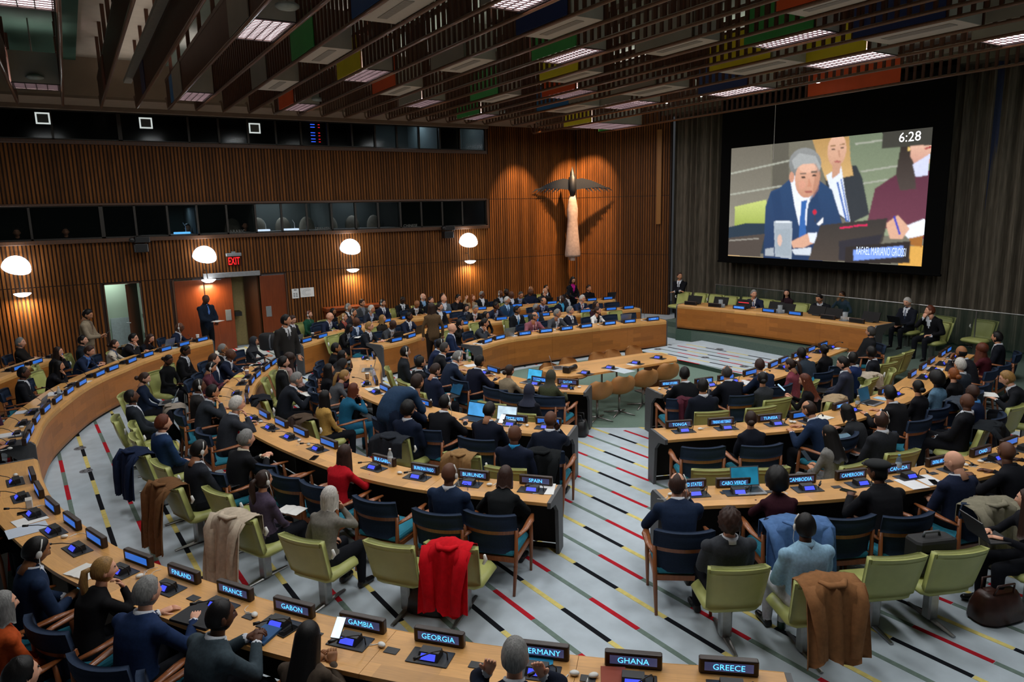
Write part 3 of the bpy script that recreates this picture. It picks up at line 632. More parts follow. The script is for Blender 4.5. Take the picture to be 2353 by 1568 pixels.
for k_, i, y, ln, c_, n_ in boxes:
    x0, x1 = RX[i]+.03, RX[i+1]-.03; w = x1-x0
    r = empty('ceiling_light' if k_ == 'L' else 'ceiling_vent_box', (x0, y-ln/2, RAILZ+.02))
    lab = ('louvred light box with %s side' if k_ == 'L' else 'white vent box with %s side') % CN[c_]
    px = proj((x0, y, RAILZ)); nb = ('%s baffle bay from the left' % ORD[i] if i < 20 else '%s baffle bay from the curtain' % ORD[len(RX)-2-i]) if n_ else 'overhead outside the view, bay %s, row %d' % (ORD[i], int(y))
    seen_lab[(lab, nb)] = seen_lab.get((lab, nb), 0)+1
    if seen_lab[(lab, nb)] > 1: nb += ', nearer the camera'
    tag(r, lab+', '+nb, 'light' if k_ == 'L' else 'vent box', 'louvred ceiling lights' if k_ == 'L' else 'ceiling vent boxes')
    b = MB(); b.box((-.066, 0, .0), (-.052, ln, BH-.02)); b.obj('side_panel', mat('box_panel_'+CN[c_], COLS[c_], .6, var=.06, scale=4), r)
    b = MB(); b.box((w-.012, 0, 0), (w, ln, BH-.04)); b.obj('side_panel', m_boxw, r)
    b = MB(); b.box((.012, 0, 0), (w-.012, .012, BH-.04)); b.obj('end_panel', m_boxw, r); b = MB(); b.box((.012, ln-.012, 0), (w-.012, ln, BH-.04)); b.obj('end_panel', m_boxw, r)
    if k_ == 'L':
        b = MB(); b.box((.012, .012, .016), (w-.012, ln-.012, .03)); b.obj('diffuser', m_tubel, r)
        b = MB()
        for t in np.linspace(.03, w-.03, 5): b.box((t-.006, .012, .0), (t+.006, ln-.012, .014))
        for t in np.linspace(.05, ln-.05, 15): b.box((.012, t-.005, .0), (w-.012, t+.005, .014))
        b.obj('louvre', m_louv, r)
        b = MB(); b.box((0, 0, -.012), (w, .03, .0)); b.box((0, ln-.03, -.012), (w, ln, 0)); b.box((0, .03, -.012), (.02, ln-.03, 0)); b.box((w-.02, .03, -.012), (w, ln-.03, 0)); b.obj('frame', m_louv, r)
        area('ceiling_light_glow', ((x0+x1)/2, y, RAILZ-.02), w-.08, ln-.1, PANEL_W, (.95, 1, 1))
    else:
        b = MB(); b.box((.012, .012, 0), (w-.012, ln-.012, .015)); b.obj('bottom_panel', mat('white_vent_panel', '#c3bdb1', .6, var=.04), r)
        b = MB(); b.box((w*.38, .15, -.006), (w*.62, ln-.2, 0)); b.obj('grille', m_vent, r)
# coloured panels set into the baffles without a box, seen on the slatted sides
for x, ya, yb, c_ in ((RX[3], 16.4, 15.7, 'R'), (RX[4], 16.6, 15.9, 'P'), (RX[5], 17.6, 16.8, 'T'), (RX[-1], 11.2, 9.0, 'O'), (RX[-1], 19.0, 17.3, 'G'), (RX[8], 7.2, 6.1, 'O'), (RX[19], 14.6, 13.4, 'g'), (RX[20], 5.6, 4.6, 'g')):
    i = RX.index(x)
    b = MB(); b.box((-.03, yb, .03), (-.018, ya, BH-.02)); b.obj('colour_panel', mat('box_panel_'+CN[c_], COLS[c_], .6, var=.06, scale=4), baf[i])
# small white devices hanging among the baffles
for i, (px, py) in enumerate(((660, 14), (80, 178), (730, 229), (1150, 257))):
    p = at(px, py, RAILZ+.12); r = empty('ceiling_speaker', p); tag(r, ('pale oblong ceiling speaker beside the big louvred light, top left', 'pale oblong ceiling speaker on a rod, far left', 'pale oblong ceiling speaker near the left wall above the orange panel', 'pale oblong ceiling speaker above the upper booth lamp')[i], 'speaker')
    b = MB(); b.ball((0, 0, 0), (.15, .15, .05), 16, 7); b.obj('cover', mat('pale_speaker', '#9aa6a0', .5), r, True); b = MB(); b.tube([(0, 0, .05), (0, 0, 1.0)], .012, 6); b.obj('rod', m_vent, r)
for i, (px, py) in enumerate(((1610, 222), (1533, 237), (1780, 187), (1834, 176), (1990, 145), (1880, 190), (1454, 252), (1485, 244))):
    p = at(px, py, RAILZ+.25); b = MB(); b.lathe([(.05, 0), (.05, .10), (.03, .12)], 10); b.lathe([(.038, -.004), (.036, .0)], 10, mi=1); b.tube([(0, 0, .11), (0, 0, 7.3-RAILZ-.25)], .004, 5, mi=2)
    tag(b.obj('downlight', [m_vent, mat('downlight_lens', '#ffffff', .5, emit=9, var=0), m_black], None, False, p), 'tiny round downlight glowing between the baffles, %s from the screen side' % ORD[i], 'downlight', 'tiny downlights')
# uplights and troughs added out of sight above the baffles to brighten the ceiling
for x, y, sx, sy in ((1.5, 12, .2, 14), (6.5, 11, .2, 16), (11.5, 11, .2, 16), (15.9, 11, .2, 14)):
    area('added_uplight', (x, y, 6.78), sx, sy, 18 if x < 5 else 40, (1, .93, .85), (PI, 0, 0))
    b = MB(); b.box((x-.08, y-sy/2, 6.70), (x+.08, y+sy/2, 6.77)); tag(b.obj('added_uplight_trough', m_vent), 'narrow added light trough above the ceiling baffles, %s from the left' % ORD[int(x//5)], 'light trough', 'added light troughs')
# ================================================================== desks
m_desk = mat('maple_stave', '#a9682c', .42, kind='stave', var=.10, scale=6, spec=.4)
m_desktop = mat('maple_top', '#d09a58', .4, kind='staveh', var=.08, scale=6, spec=.45)
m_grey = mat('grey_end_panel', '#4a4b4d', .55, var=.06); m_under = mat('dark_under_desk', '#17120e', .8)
DESKS = {}
def desk(key, pts, label, base=0.0, ht=.74, wid=.56, ends=(1, 1), seg=1.25):
    """curved desk: pts is the inner edge; people sit on the outer side"""
    P, s = crom(pts, .12); n = len(P)
    T = np.gradient(P, axis=0); T /= np.linalg.norm(T, axis=1)[:, None]; Nn = np.stack([-T[:, 1], T[:, 0]], 1)
    mid = P[n//2]; a = facing(*mid); inw = np.array([math.cos(a), math.sin(a)])
    if key == 'dais': inw = np.array([-1., 0])
    if np.dot(Nn[n//2], inw) > 0: Nn = -Nn                         # Nn points outward, to the sitters
    root = empty('desk', (0, 0, base)); tag(root, label, 'desk', 'horseshoe desks')
    k = max(1, int(round(s[-1]/seg))); cuts = np.linspace(0, n-1, k+1).round().astype(int)
    topP = [(.0, ht-.10), (.004, ht-.045), (.018, ht-.015), (.05, ht), (wid, ht), (wid, ht-.035), (.05, ht-.04), (.03, ht-.10)]
    frP = [(.02, .05), (.0, .10), (.0, ht-.104), (.028, ht-.104), (.028, .05)]
    def loft(prof, i0, i1, gap, vof):
        b = MB(); b.uv = []; c = len(prof); d = np.concatenate([[0], np.cumsum([math.hypot(prof[j+1][0]-prof[j][0], prof[j+1][1]-prof[j][1]) for j in range(c-1)])])
        for i in range(i0, i1+1):
            sh = gap if i == i0 else (-gap if i == i1 else 0)
            for j, (t, z) in enumerate(prof):
                q_ = P[i]+Nn[i]*t+T[i]*sh; b.v.append((q_[0], q_[1], z)); b.uv.append((s[i]+ord(key[0]) % 7, d[j]+vof))
        for i in range(i1-i0):
            for j in range(c): b.f.append((i*c+j, i*c+(j+1) % c, (i+1)*c+(j+1) % c, (i+1)*c+j)); b.m.append(0)
        m_ = (i1-i0)*c; b.f += [tuple(range(c-1, -1, -1)), tuple(range(m_, m_+c))]; b.m += [0, 0]
        return b
    for g in range(k):
        i0, i1 = cuts[g], cuts[g+1]
        loft(topP, i0, i1, .0015, 3).obj('top_panel', m_desktop, root); loft(frP, i0, i1, .0015, 0).obj('front_panel', m_desk, root)
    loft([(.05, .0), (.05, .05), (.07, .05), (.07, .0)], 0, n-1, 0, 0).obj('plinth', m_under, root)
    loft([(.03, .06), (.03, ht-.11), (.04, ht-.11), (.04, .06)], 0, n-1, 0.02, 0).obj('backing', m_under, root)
    for e, i in ((0, 0), (1, n-1)):
        if not ends[e]: continue
        b = MB(); sg = 1 if e == 0 else -1; c0 = P[i]+T[i]*sg*.004; c1 = P[i]-T[i]*sg*.035
        pr = [(.0, .0), (.0, ht-.05), (.05, ht+.004), (wid, ht+.004), (wid, ht-.06), (wid*.62, ht-.10), (wid*.40, ht-.22), (wid*.34, .0)]
        V = [tuple(c+Nn[i]*t)+(z,) for c in (c0, c1) for t, z in pr]; m_ = len(pr)
        b.add(V, [tuple(range(m_)), tuple(range(2*m_-1, m_-1, -1))]+[(j, (j+1) % m_, m_+(j+1) % m_, m_+j) for j in range(m_)]); b.obj('end_panel', m_grey, root)
    for i in cuts[1:-1]:
        b = MB(); c = P[i]+Nn[i]*.2; c2 = P[i]+Nn[i]*.05; b.cbox(((c[0]+c2[0])/2, (c[1]+c2[1])/2, .35), (.18, .03, .66), R=[[Nn[i][0], T[i][0], 0], [Nn[i][1], T[i][1], 0], [0, 0, 1]]); b.obj('support', m_under, root)
    DESKS[key] = (P, Nn, T, base+ht); return root
desk('M', [(7.5, 13.6), (8.34, 14.0), (9.18, 14.06), (10.02, 14.02), (11.45, 13.98), (13.14, 13.75)], 'long curved desk with timber front facing the tan chairs')
desk('D', [(6.62, 12.4), (6.5, 11.5), (6.55, 10.9), (6.72, 10.15), (6.98, 9.72), (7.25, 9.40)], 'curved desk with the QATAR nameplate left of the centre aisle')
desk('E', [(7.92, 8.72), (8.35, 8.6), (8.8, 8.42), (10.0, 8.4), (11.25, 8.72), (12.46, 9.05), (13.2, 9.22)], 'curved desk with the REPUBLIC OF KOREA nameplate right of the aisle')
desk('R2', [(5.75, 15.05), (6.4, 15.3), (7.15, 15.79), (7.85, 16.15), (8.54, 16.38), (9.44, 16.45), (10.94, 16.32), (12.15, 16.15), (13.26, 15.97), (14.1, 15.85)], 'second curved desk back, behind the long timber fronted desk')
desk('C', [(5.2, 13.95), (4.95, 13.1), (4.6, 12.27), (4.35, 11.5), (4.33, 11.0), (4.4, 10.4), (4.5, 9.8), (4.8, 8.95), (5.2, 8.3), (5.7, 7.72)], 'curved desk with the TIMOR-LESTE nameplate left of the aisle')
desk('F', [(6.44, 7.0), (6.75, 6.88), (7.4, 6.6), (8.03, 6.36), (8.5, 6.22), (9.3, 6.2), (10.6, 6.34), (11.86, 6.66), (13.1, 7.02), (14.5, 7.42)], 'curved desk with the TONGA nameplate right of the aisle')
desk('R3', [(4.3, 16.35), (5.21, 17.0), (6.12, 17.57), (7.0, 18.1), (8.02, 18.42), (9.03, 18.5), (9.95, 18.6), (11.5, 18.45), (13.2, 18.2), (14.9, 17.95)], 'rearmost curved desk nearest the sculpture wall')
desk('B', [(3.27, 14.42), (2.7, 13.35), (2.37, 12.41), (2.2, 11.5), (2.25, 10.8), (2.36, 10.1), (2.52, 9.3), (2.76, 8.4), (3.0, 7.75), (3.3, 7.2), (3.68, 6.72), (4.26, 6.07)], 'curved desk with the BURUNDI nameplate left of the aisle')
desk('G', [(5.01, 5.39), (5.36, 5.25), (5.85, 4.98), (6.41, 4.7), (7.02, 4.46), (7.67, 4.28), (8.18, 4.17), (8.87, 4.08), (9.64, 4.06), (11, 4.1)], 'curved desk with the CAMBODIA nameplate right of the aisle')
desk('L4', [(-.72, 11.35), (-.6, 12.7), (-.28, 14.0), (0, 14.85), (.32, 15.53), (.66, 16.09), (1.03, 16.71), (1.5, 17.3), (2.14, 17.95), (2.67, 18.4)], 'big curved desk with timber front at the left')
desk('A', [(-.66, 10.5), (-.58, 9.6), (-.42, 8.65), (-.04, 7.42), (.2, 6.84), (.5, 6.3), (.82, 5.75), (1.18, 5.18), (1.56, 4.67), (1.97, 4.18), (2.44, 3.7), (2.88, 3.29), (3.37, 2.88), (3.62, 2.66)], 'foreground curved desk with the FRANCE and GABON nameplates')
desk('R5', [(-1.75, 15.7), (-1.34, 16.63), (-.92, 17.41), (-.45, 18.2)], 'outermost short curved desk at the far left')
desk('dais', [(14.17, 14.42), (14.58, 12.71), (14.83, 10.65), (14.86, 9.08)], 'high timber fronted desk of the presiding table on the dais', base=.30, ht=.70, wid=.75)
m_fascia = mat('dais_green_fascia', '#46594d', .9, var=.12, scale=40, spec=.1)
P_, N_, T_, _ = DESKS['dais']; b = MB()
for i in range(len(P_)):
    p = P_[i]-np.array([.04, 0]); b.v += [(p[0], p[1], 0), (p[0], p[1], .31), (p[0]+.3, p[1], .31), (p[0]+.3, p[1], 0)]
    if i: b.f += [(4*i-4+j, 4*i-4+(j+1) % 4, 4*i+(j+1) % 4, 4*i+j) for j in range(4)]; b.m += [0]*4
struct(b.obj('trim_8', m_fascia), 'dark green carpeted fascia under the presiding desk')
def near_desk(x, y, keys=None):
    best = None
    for k, (P, Nn, T, z) in DESKS.items():
        if keys and k not in keys: continue
        d = np.hypot(P[:, 0]-x, P[:, 1]-y); i = int(np.argmin(d))
        if best is None or d[i] < best[0]: best = (d[i], k, P[i], Nn[i], T[i], z)
    return best
# centre table with bevelled ends
ct = empty('centre_table', (8.62, 10.47, 0), math.radians(-3)); tag(ct, 'long maple table with tan chairs in the middle of the horseshoe', 'table')
b = MB(); b.uv = []; pl = [(-1.45, -.30), (-1.25, -.47), (1.2, -.47), (1.42, -.2), (1.42, .25), (1.2, .47), (-1.25, .47), (-1.45, .30)]
V = [(x, y, z) for z in (.70, .74) for x, y in pl]; b.add(V, [tuple(range(7, -1, -1)), tuple(range(8, 16))]+[(j, (j+1) % 8, 8+(j+1) % 8, 8+j) for j in range(8)]); b.uv = [(v[0], v[1]) for v in b.v]; b.obj('top_panel', m_desktop, ct)
m_steel = mat('brushed_steel', '#9a9a98', .3, metal=.9, var=.08)
for x in (-1.0, 1.0): b = MB(); b.rbox((x-.05, -.25, 0), (x+.05, .25, .70), .02); b.obj('leg', m_desk, ct); 
for x in (-1, 1): b = MB(); b.rbox((x-.2, -.35, .005), (x+.2, .35, .03), .01); b.obj('foot', m_steel, ct)
# ================================================================== chairs (local +X is the sitter's front)
m_navy = mat('navy_upholstery', '#1d2b40', .85, var=.12, scale=60, bump=.1, spec=.2); m_tealseat = mat('teal_upholstery', '#2f7f95', .8, var=.1, scale=60, spec=.2)
m_teak = mat('teak_frame', '#8a4f28', .4, kind='wood', var=.18, scale=5, coat=.2)
m_lime = mat('lime_leather', '#a9ad66', .42, var=.06, scale=9, bump=.05, spec=.5); m_tan = mat('tan_leather', '#b07c48', .5, var=.08, scale=8, spec=.4)
def arcgrid(b, R, ang, z0, z1, th, tilt, xo, nz=4, na=9, mi=0, puff=0.0, wtop=1.0):
    """curved back panel: arc of half angle ang, radius R, leaning back by tilt, thickness th"""
    o = len(b.v)
    for side in (0, 1):
        for i in range(nz+1):
            t = i/nz; z = z0+(z1-z0)*t
            for j in range(na+1):
                a = -ang+2*ang*j/na; pf = puff*math.sin(PI*t)*math.sin(PI*j/na)
                r = R+(th if side else 0)+(pf if side else -pf); w = 1+(wtop-1)*t
                b.v.append((xo-r*math.cos(a)+R-tilt*(z-z0), r*math.sin(a)*w, z))
    k = na+1; h_ = (nz+1)*k
    for s_ in (0, 1):
        for i in range(nz):
            for j in range(na):
                q_ = (o+s_*h_+i*k+j, o+s_*h_+i*k+j+1, o+s_*h_+(i+1)*k+j+1, o+s_*h_+(i+1)*k+j); b.f.append(q_ if s_ else q_[::-1]); b.m.append(mi)
    ed = [(i, 0, i+1, 0) for i in range(nz)]+[(nz, j, nz, j+1) for j in range(na)]+[(nz-i, na, nz-i-1, na) for i in range(nz)]+[(0, na-j, 0, na-j-1) for j in range(na)]
    for i, j, i2, j2 in ed: b.f.append((o+i*k+j, o+i2*k+j2, o+h_+i2*k+j2, o+h_+i*k+j)); b.m.append(mi)
    return b
def blue_chair():
    P = []
    b = MB(); arcgrid(b, .42, .62, .66, .82, .055, .16, -.27, 4, 10, 0, .018); P.append(('back_pad', b.mesh('back_pad', m_navy, True)))
    b = MB(); arcgrid(b, .44, .54, .40, .63, .03, .16, -.235, 3, 8, 0, .006); P.append(('back_panel', b.mesh('back_panel', m_navy, True)))
    b = MB(); arcgrid(b, .425, .64, .615, .665, .042, .16, -.262, 1, 12); P.append(('back_rail', b.mesh('back_rail', m_teak)))
    b = MB(); b.rbox((-.24, -.25, .37), (.24, .25, .44), .03); P.append(('seat', b.mesh('seat', m_tealseat)))
    b = MB(); b.box((-.25, -.26, .32), (-.21, .26, .37)); b.box((.20, -.26, .32), (.235, .26, .37)); b.box((-.22, -.265, .325), (.22, -.235, .37)); b.box((-.22, .235, .325), (.22, .265, .37)); P.append(('seat_frame', b.mesh('seat_frame', m_teak)))
    for sy in (-1, 1):
        b = MB(); b.tube([(-.30, sy*.245, 0), (-.24, sy*.255, .36), (-.235, sy*.262, .66)], [.015, .022, .017], 8); P.append(('leg', b.mesh('leg', m_teak, True)))
        b = MB(); b.tube([(.235, sy*.265, 0), (.225, sy*.275, .36), (.20, sy*.285, .60)], [.014, .022, .016], 8); P.append(('leg', b.mesh('leg', m_teak, True)))
        b = MB(); b.tube([(-.24, sy*.262, .585), (-.08, sy*.30, .60), (.10, sy*.305, .615), (.27, sy*.28, .61)], [.022, .032, .040, .018], 8, ell=.45); P.append(('armrest', b.mesh('armrest', m_teak, True)))
    return P
def green_chair():
    P = []
    b = MB(); arcgrid(b, .75, .29, .40, .80, .07, .26, -.16, 6, 8, 0, .016, 1.12); P.append(('backrest', b.mesh('backrest', m_lime, True)))
    b = MB(); arcgrid(b, .75, .29, .755, .80, .085, .26, -.252, 2, 8, 0, .004, 1.0); P.append(('top_roll', b.mesh('top_roll', m_lime, True)))
    b = MB(); b.rbox((-.20, -.24, .33), (.26, .24, .43), .05); P.append(('seat', b.mesh('seat', m_lime, True)))
    b = MB(); b.rbox((-.06, -.05, .02), (.04, .05, .34), .015); P.append(('column', b.mesh('column', m_steel)))
    b = MB(); b.tube([(-.30, 0, .012), (0, 0, .022), (.26, 0, .012)], [.018, .035, .018], 8, ell=.5); P.append(('foot', b.mesh('foot', m_steel)))
    b = MB(); b.tube([(-.17, -.255, .60), (-.16, -.275, .64), (-.17, -.27, .69)], [.012, .018, .012], 8); P.append(('earphone_hook', b.mesh('earphone_hook', m_white, True)))
    return P
def tan_chair():
    P = []
    b = MB(); n1, n2 = 9, 14
    prof = [(.27, .43), (.20, .42), (.05, .405), (-.10, .41), (-.18, .46), (-.215, .54), (-.24, .63), (-.262, .71), (-.275, .755)]; wd = [.20, .23, .245, .24, .235, .245, .235, .19, .10]
    for s_ in (0, 1):
        for i in range(n1):
            for j in range(n2+1):
                t = -1+2*j/n2; x, z = prof[i]; curl = .10*t*t*(1 if i > 1 else .3); lift = .05*t*t*(1-i/n1)
                b.v.append((x+curl*(1 if i >= 3 else .2)-(.012 if s_ else 0)*(1 if i > 3 else 0), wd[i]*t, z+lift-(.014 if s_ and i <= 4 else 0)))
    k = n2+1; h_ = n1*k
    for s_ in (0, 1):
        for i in range(n1-1):
            for j in range(n2): q_ = (s_*h_+i*k+j, s_*h_+i*k+j+1, s_*h_+(i+1)*k+j+1, s_*h_+(i+1)*k+j); b.f.append(q_[::-1] if s_ else q_); b.m.append(0)
    P.append(('shell', b.mesh('shell', m_tan, True)))
    b = MB(); b.tube([(0, 0, .05), (0, 0, .40)], [.022, .02], 10); P.append(('column', b.mesh('column', m_steel, True)))
    for a in range(4):
        b = MB(); t = a*PI/2+PI/4; b.tube([(0, 0, .06), (.3*math.cos(t), .3*math.sin(t), .012)], [.02, .011], 6); P.append(('leg', b.mesh('leg', m_steel, True)))
    return P
PROTO = dict(b=blue_chair(), g=green_chair(), t=tan_chair())
CNAME = dict(b='armchair', g='upholstered_chair', t='shell_chair')
CHAIRS = {}
def chair(kind, x, y, rz, label, group, z=0.0):
    r = empty(CNAME[kind], (x, y, z), rz)
    for nm, me in PROTO[kind]: link(nm, me, r)
    tag(r, label, 'chair', group); CHAIRS[label] = (x, y, rz); return r
# ================================================================== people: one body mesh each (posed limbs grown into one surface, head, hands), hair as a child
def ring(c, ax, ay, n, ex, ey):
    t = 2*PI*np.arange(n)/n
    ct, st = np.cos(t), np.sin(t)
    p = 2.4
    x = np.sign(ct)*np.abs(ct)**(2/p); y = np.sign(st)*np.abs(st)**(2/p)
    return c[None]+ex*x[:, None]*ax[None]+ey*y[:, None]*ay[None]
def bez(a, b, c, t): return a*(1-t)**2+2*b*t*(1-t)+c*t*t
def ik(sh, wr, l1, l2, hint):
    d = wr-sh; L = np.linalg.norm(d); L2 = min(L, (l1+l2)*.985); u = d/(L+1e-9); wr = sh+u*L2
    a = (l1*l1-l2*l2+L2*L2)/(2*L2); h_ = math.sqrt(max(l1*l1-a*a, 0)); v = hint-u*np.dot(hint, u); v /= np.linalg.norm(v)+1e-9
    return sh+u*a+v*h_, wr
A_ = lambda *v: np.array(v, float)
# pose: lean (deg forward), curve, R/L wrist (x, y, z), finger direction, elbow hint, stand flag
POSES = dict(
 desk=dict(lean=14, R=(.44, -.17, .80), L=(.44, .17, .80)),
 write=dict(lean=22, R=(.46, -.12, .80), L=(.40, .20, .80), head=18),
 type=dict(lean=8, R=(.42, -.10, .80), L=(.42, .10, .80)),
 lap=dict(lean=2, R=(.27, -.07, .56), L=(.27, .07, .56)),
 back=dict(lean=-10, R=(.22, -.10, .56), L=(.22, .10, .56)),
 cross=dict(lean=-2, R=(.20, .12, .76), L=(.22, -.11, .72), eh=(-.1, 1.0, -.4)),
 chin=dict(lean=16, R=(.30, -.10, .965), L=(.40, .16, .80), fR=(-.35, .25, .9), ehR=(.5, -.5, -1)),
 face=dict(lean=10, R=(.24, -.07, 1.0), L=(.24, .12, .60), fR=(-.3, .2, .9), ehR=(.2, -.6, -1)),
 clasp=dict(lean=14, R=(.42, -.05, .84), L=(.42, .05, .84), fR=(.7, .6, .4), fL=(.7, -.6, .4)),
 clasph=dict(lean=16, R=(.36, -.06, .98), L=(.36, .06, .98), fR=(.1, .5, .85), fL=(.1, -.5, .85)),
 ears=dict(lean=20, R=(.24, -.17, 1.02), L=(.24, .17, 1.02), fR=(-.3, .2, .95), fL=(-.3, -.2, .95), ehR=(1, -.5, -.6), ehL=(1, .5, -.6)),
 phone=dict(lean=8, R=(.34, -.05, .82), L=(.33, .08, .80), head=22, fR=(.6, .3, .6), fL=(.6, -.3, .6)),
 lapphone=dict(lean=6, R=(.28, -.05, .64), L=(.28, .06, .62), head=24, fR=(.7, .3, .4), fL=(.7, -.3, .4)),
 laplaptop=dict(lean=4, R=(.34, -.08, .60), L=(.34, .08, .60), head=20),
 hair=dict(lean=4, R=(.02, -.22, 1.12), L=(.26, .08, .58), fR=(.1, .5, .9), ehR=(.7, -1, -.1)),
 legcross=dict(lean=-8, R=(.24, -.06, .58), L=(.26, .06, .58), cross=1),
 stand=dict(stand=1, lean=2, R=(.06, -.25, .80), L=(.06, .25, .80)),
 standphone=dict(stand=1, lean=3, R=(.30, -.06, 1.10), L=(.27, .08, 1.06), head=28, fR=(.7, .4, .5), fL=(.7, -.4, .4)),
 standhold=dict(stand=1, lean=2, R=(.28, -.04, 1.04), L=(.26, .10, .98), head=24),
 standcross=dict(stand=1, lean=0, R=(.20, .10, 1.14), L=(.20, -.10, 1.10), eh=(-.1, 1, -.4)),
 bend=dict(stand=1, lean=62, R=(.62, -.06, .95), L=(.60, .12, .90), head=-20),
)
LOCK = {}
def body_base(pose, sex, lod, mirror):
    key = (pose, sex, lod, mirror)
    if key in LOCK: return LOCK[key]
    p = POSES[pose]; st = p.get('stand', 0); b = MB(); segs = []      # segs: (a, b, ra, rb, slot)
    hz = .93 if st else .47
    pel = A_(0, 0, hz); L = .55 if not st else .53
    th = math.radians(p['lean']); nb = pel+L*A_(math.sin(th), 0, math.cos(th)); mid = pel+.5*L*A_(math.sin(th*.55), 0, math.cos(th*.55))*1.02
    f = .93 if sex == 'f' else 1.0
    lv = [(-.10, .155, .12), (0, .172, .13), (.18, .168, .128), (.40, .166, .122), (.62, .182, .126), (.78, .198, .120), (.89, .192, .100), (.955, .140, .080), (1.03, .070, .066)]
    if sex == 'f': lv = [(-.10, .155, .115), (0, .168, .125), (.18, .150, .112), (.40, .126, .098), (.62, .148, .112), (.78, .166, .120), (.89, .160, .090), (.955, .112, .070), (1.03, .058, .056)]
    V = []
    for t, w, d in lv:
        c = bez(pel, mid*2-.5*(pel+nb), nb, t) if 0 <= t <= 1 else (pel+t*L*A_(0, 0, 1) if t < 0 else nb+(t-1)*L*A_(math.sin(th), 0, math.cos(th)))
        ang = th*min(max(t, 0), 1)*1.1; ex = A_(math.cos(ang), 0, -math.sin(ang)); V.append(ring(c, ex, A_(0, 1, 0), 16, d, w))
    nV = len(V); V = np.concatenate(V)
    b.add(V, [tuple(range(15, -1, -1)), tuple(range((nV-1)*16, nV*16))]+[(i*16+j, i*16+(j+1) % 16, (i+1)*16+(j+1) % 16, (i+1)*16+j) for i in range(nV-1) for j in range(16)])
    sp = [bez(pel, mid*2-.5*(pel+nb), nb, t) for t in (0, .25, .5, .75, 1)]
    for i in range(4): segs.append((sp[i], sp[i+1], .15, .13, 1))
    ends = {}
    for sd, s_ in (('R', -1), ('L', 1)):
        sh = bez(pel, mid*2-.5*(pel+nb), nb, .83)+A_(0, s_*(.192 if sex == 'm' else .160), 0)
        wr = A_(*p[sd]); hint = A_(*p.get('eh'+sd, (p['eh'][0], s_*p['eh'][1], p['eh'][2]) if 'eh' in p else (-.25, s_*.75, -.9)))
        el, wr = ik(sh, wr, .285*f, .255*f, hint)
        r = (.066, .056, .050, .040) if sex == 'm' else (.052, .043, .040, .033)
        b.ball(sh, r[0]*1.02, 12, 8); b.tube([sh+A_(0, -s_*.03, 0), sh*.5+el*.5, el], [r[0], r[1]*1.06, r[1]], 12); b.ball(el, r[1]*.99, 10, 7); b.tube([el, el*.5+wr*.5, wr], [r[1], r[2], r[3]], 12)
        segs += [(sh, el, r[0], r[1], 1), (el, el*.12+wr*.88, r[1], r[3], 1), (el*.06+wr*.94, wr, r[3], r[3], 6)]
        fd = A_(*p['f'+sd]) if 'f'+sd in p else (wr-el)*A_(1, 1, .25); ends[sd] = (wr, fd/np.linalg.norm(fd), el)
        hip = pel+A_(0, s_*.09, .02 if not st else 0)
        if st: kn, an = A_(.03, s_*.10, .50), A_(-.01, s_*.11, .09)
        elif p.get('cross') and s_ < 0: kn, an = A_(.46, -.02, .60), A_(.62, .16, .26)
        else: kn, an = A_(.44, s_*.12, .49), A_(.42, s_*.13, .09)
        b.tube([hip, hip*.5+kn*.5, kn], [.095, .085, .065], 12); b.ball(kn, .066, 10, 7); b.tube([kn, kn*.55+an*.45, an], [.064, .060, .046], 12)
        toe = an+A_(.15, s_*.02, -.05); b.tube([an+A_(-.05, 0, -.05), an+A_(.05, 0, -.05), toe], [.04, .042, .034], 10); b.ball(toe, .036, 8, 6)
        segs += [(hip, kn, .09, .065, 3), (kn, an, .064, .046, 3), (an+A_(-.04, 0, -.05), toe, .045, .04, 4)]
    me = b.mesh('tmp', m_black); o = link('tmp', me)
    vs = {0: .017, 1: .026}[lod]
    md = o.modifiers.new('r', 'REMESH'); md.mode = 'VOXEL'; md.voxel_size = vs; sm_ = o.modifiers.new('s', 'SMOOTH'); sm_.factor = .5; sm_.iterations = 3
    ev = o.evaluated_get(bpy.context.evaluated_depsgraph_get()); m2 = ev.to_mesh()
    n = len(m2.vertices); V = np.empty(n*3); m2.vertices.foreach_get('co', V); V = V.reshape(-1, 3)
    Fc = np.array([list(q_.vertices) for q_ in m2.polygons if len(q_.vertices) == 4], dtype=np.int32)
    ev.to_mesh_clear(); bpy.data.objects.remove(o); bpy.data.meshes.remove(me)
    C = V[Fc].mean(1); nrm = np.cross(V[Fc[:, 2]]-V[Fc[:, 0]], V[Fc[:, 3]]-V[Fc[:, 1]]); nrm /= np.linalg.norm(nrm, axis=1)[:, None]+1e-9
    best = np.full(len(C), 1e9); slot = np.zeros(len(C), np.int32); tt = np.zeros(len(C))
    for a, c, ra, rb, sl in segs:
        d = c-a; t = np.clip(((C-a)@d)/(d@d), 0, 1); q_ = np.linalg.norm(C-(a+t[:, None]*d), axis=1)-(ra+(rb-ra)*t); m_ = q_ < best
        best[m_] = q_[m_]; slot[m_] = sl
    ax = nb-pel; t = ((C-pel)@ax)/(ax@ax); fr = nrm[:, 0]*math.cos(th)-nrm[:, 2]*math.sin(th) > .25
    vz = (slot == 1) & fr & (t > .52) & (np.abs(C[:, 1]) < (t-.50)*.155+.004)
    slot[vz] = 2; slot[vz & (np.abs(C[:, 1]) < .024)] = 5
    res = dict(V=V, F=Fc, S=slot, nb=nb, th=th, ends=ends, head=p.get('head', 0), pel=pel, stand=st)
    if mirror:
        V = V.copy(); V[:, 1] *= -1; res['V'] = V; res['F'] = Fc[:, ::-1]
        fl_ = A_(1, -1, 1); res['ends'] = {'L': tuple(fl_*q_ for q_ in ends['R']), 'R': tuple(fl_*q_ for q_ in ends['L'])}
    LOCK[key] = res; return res
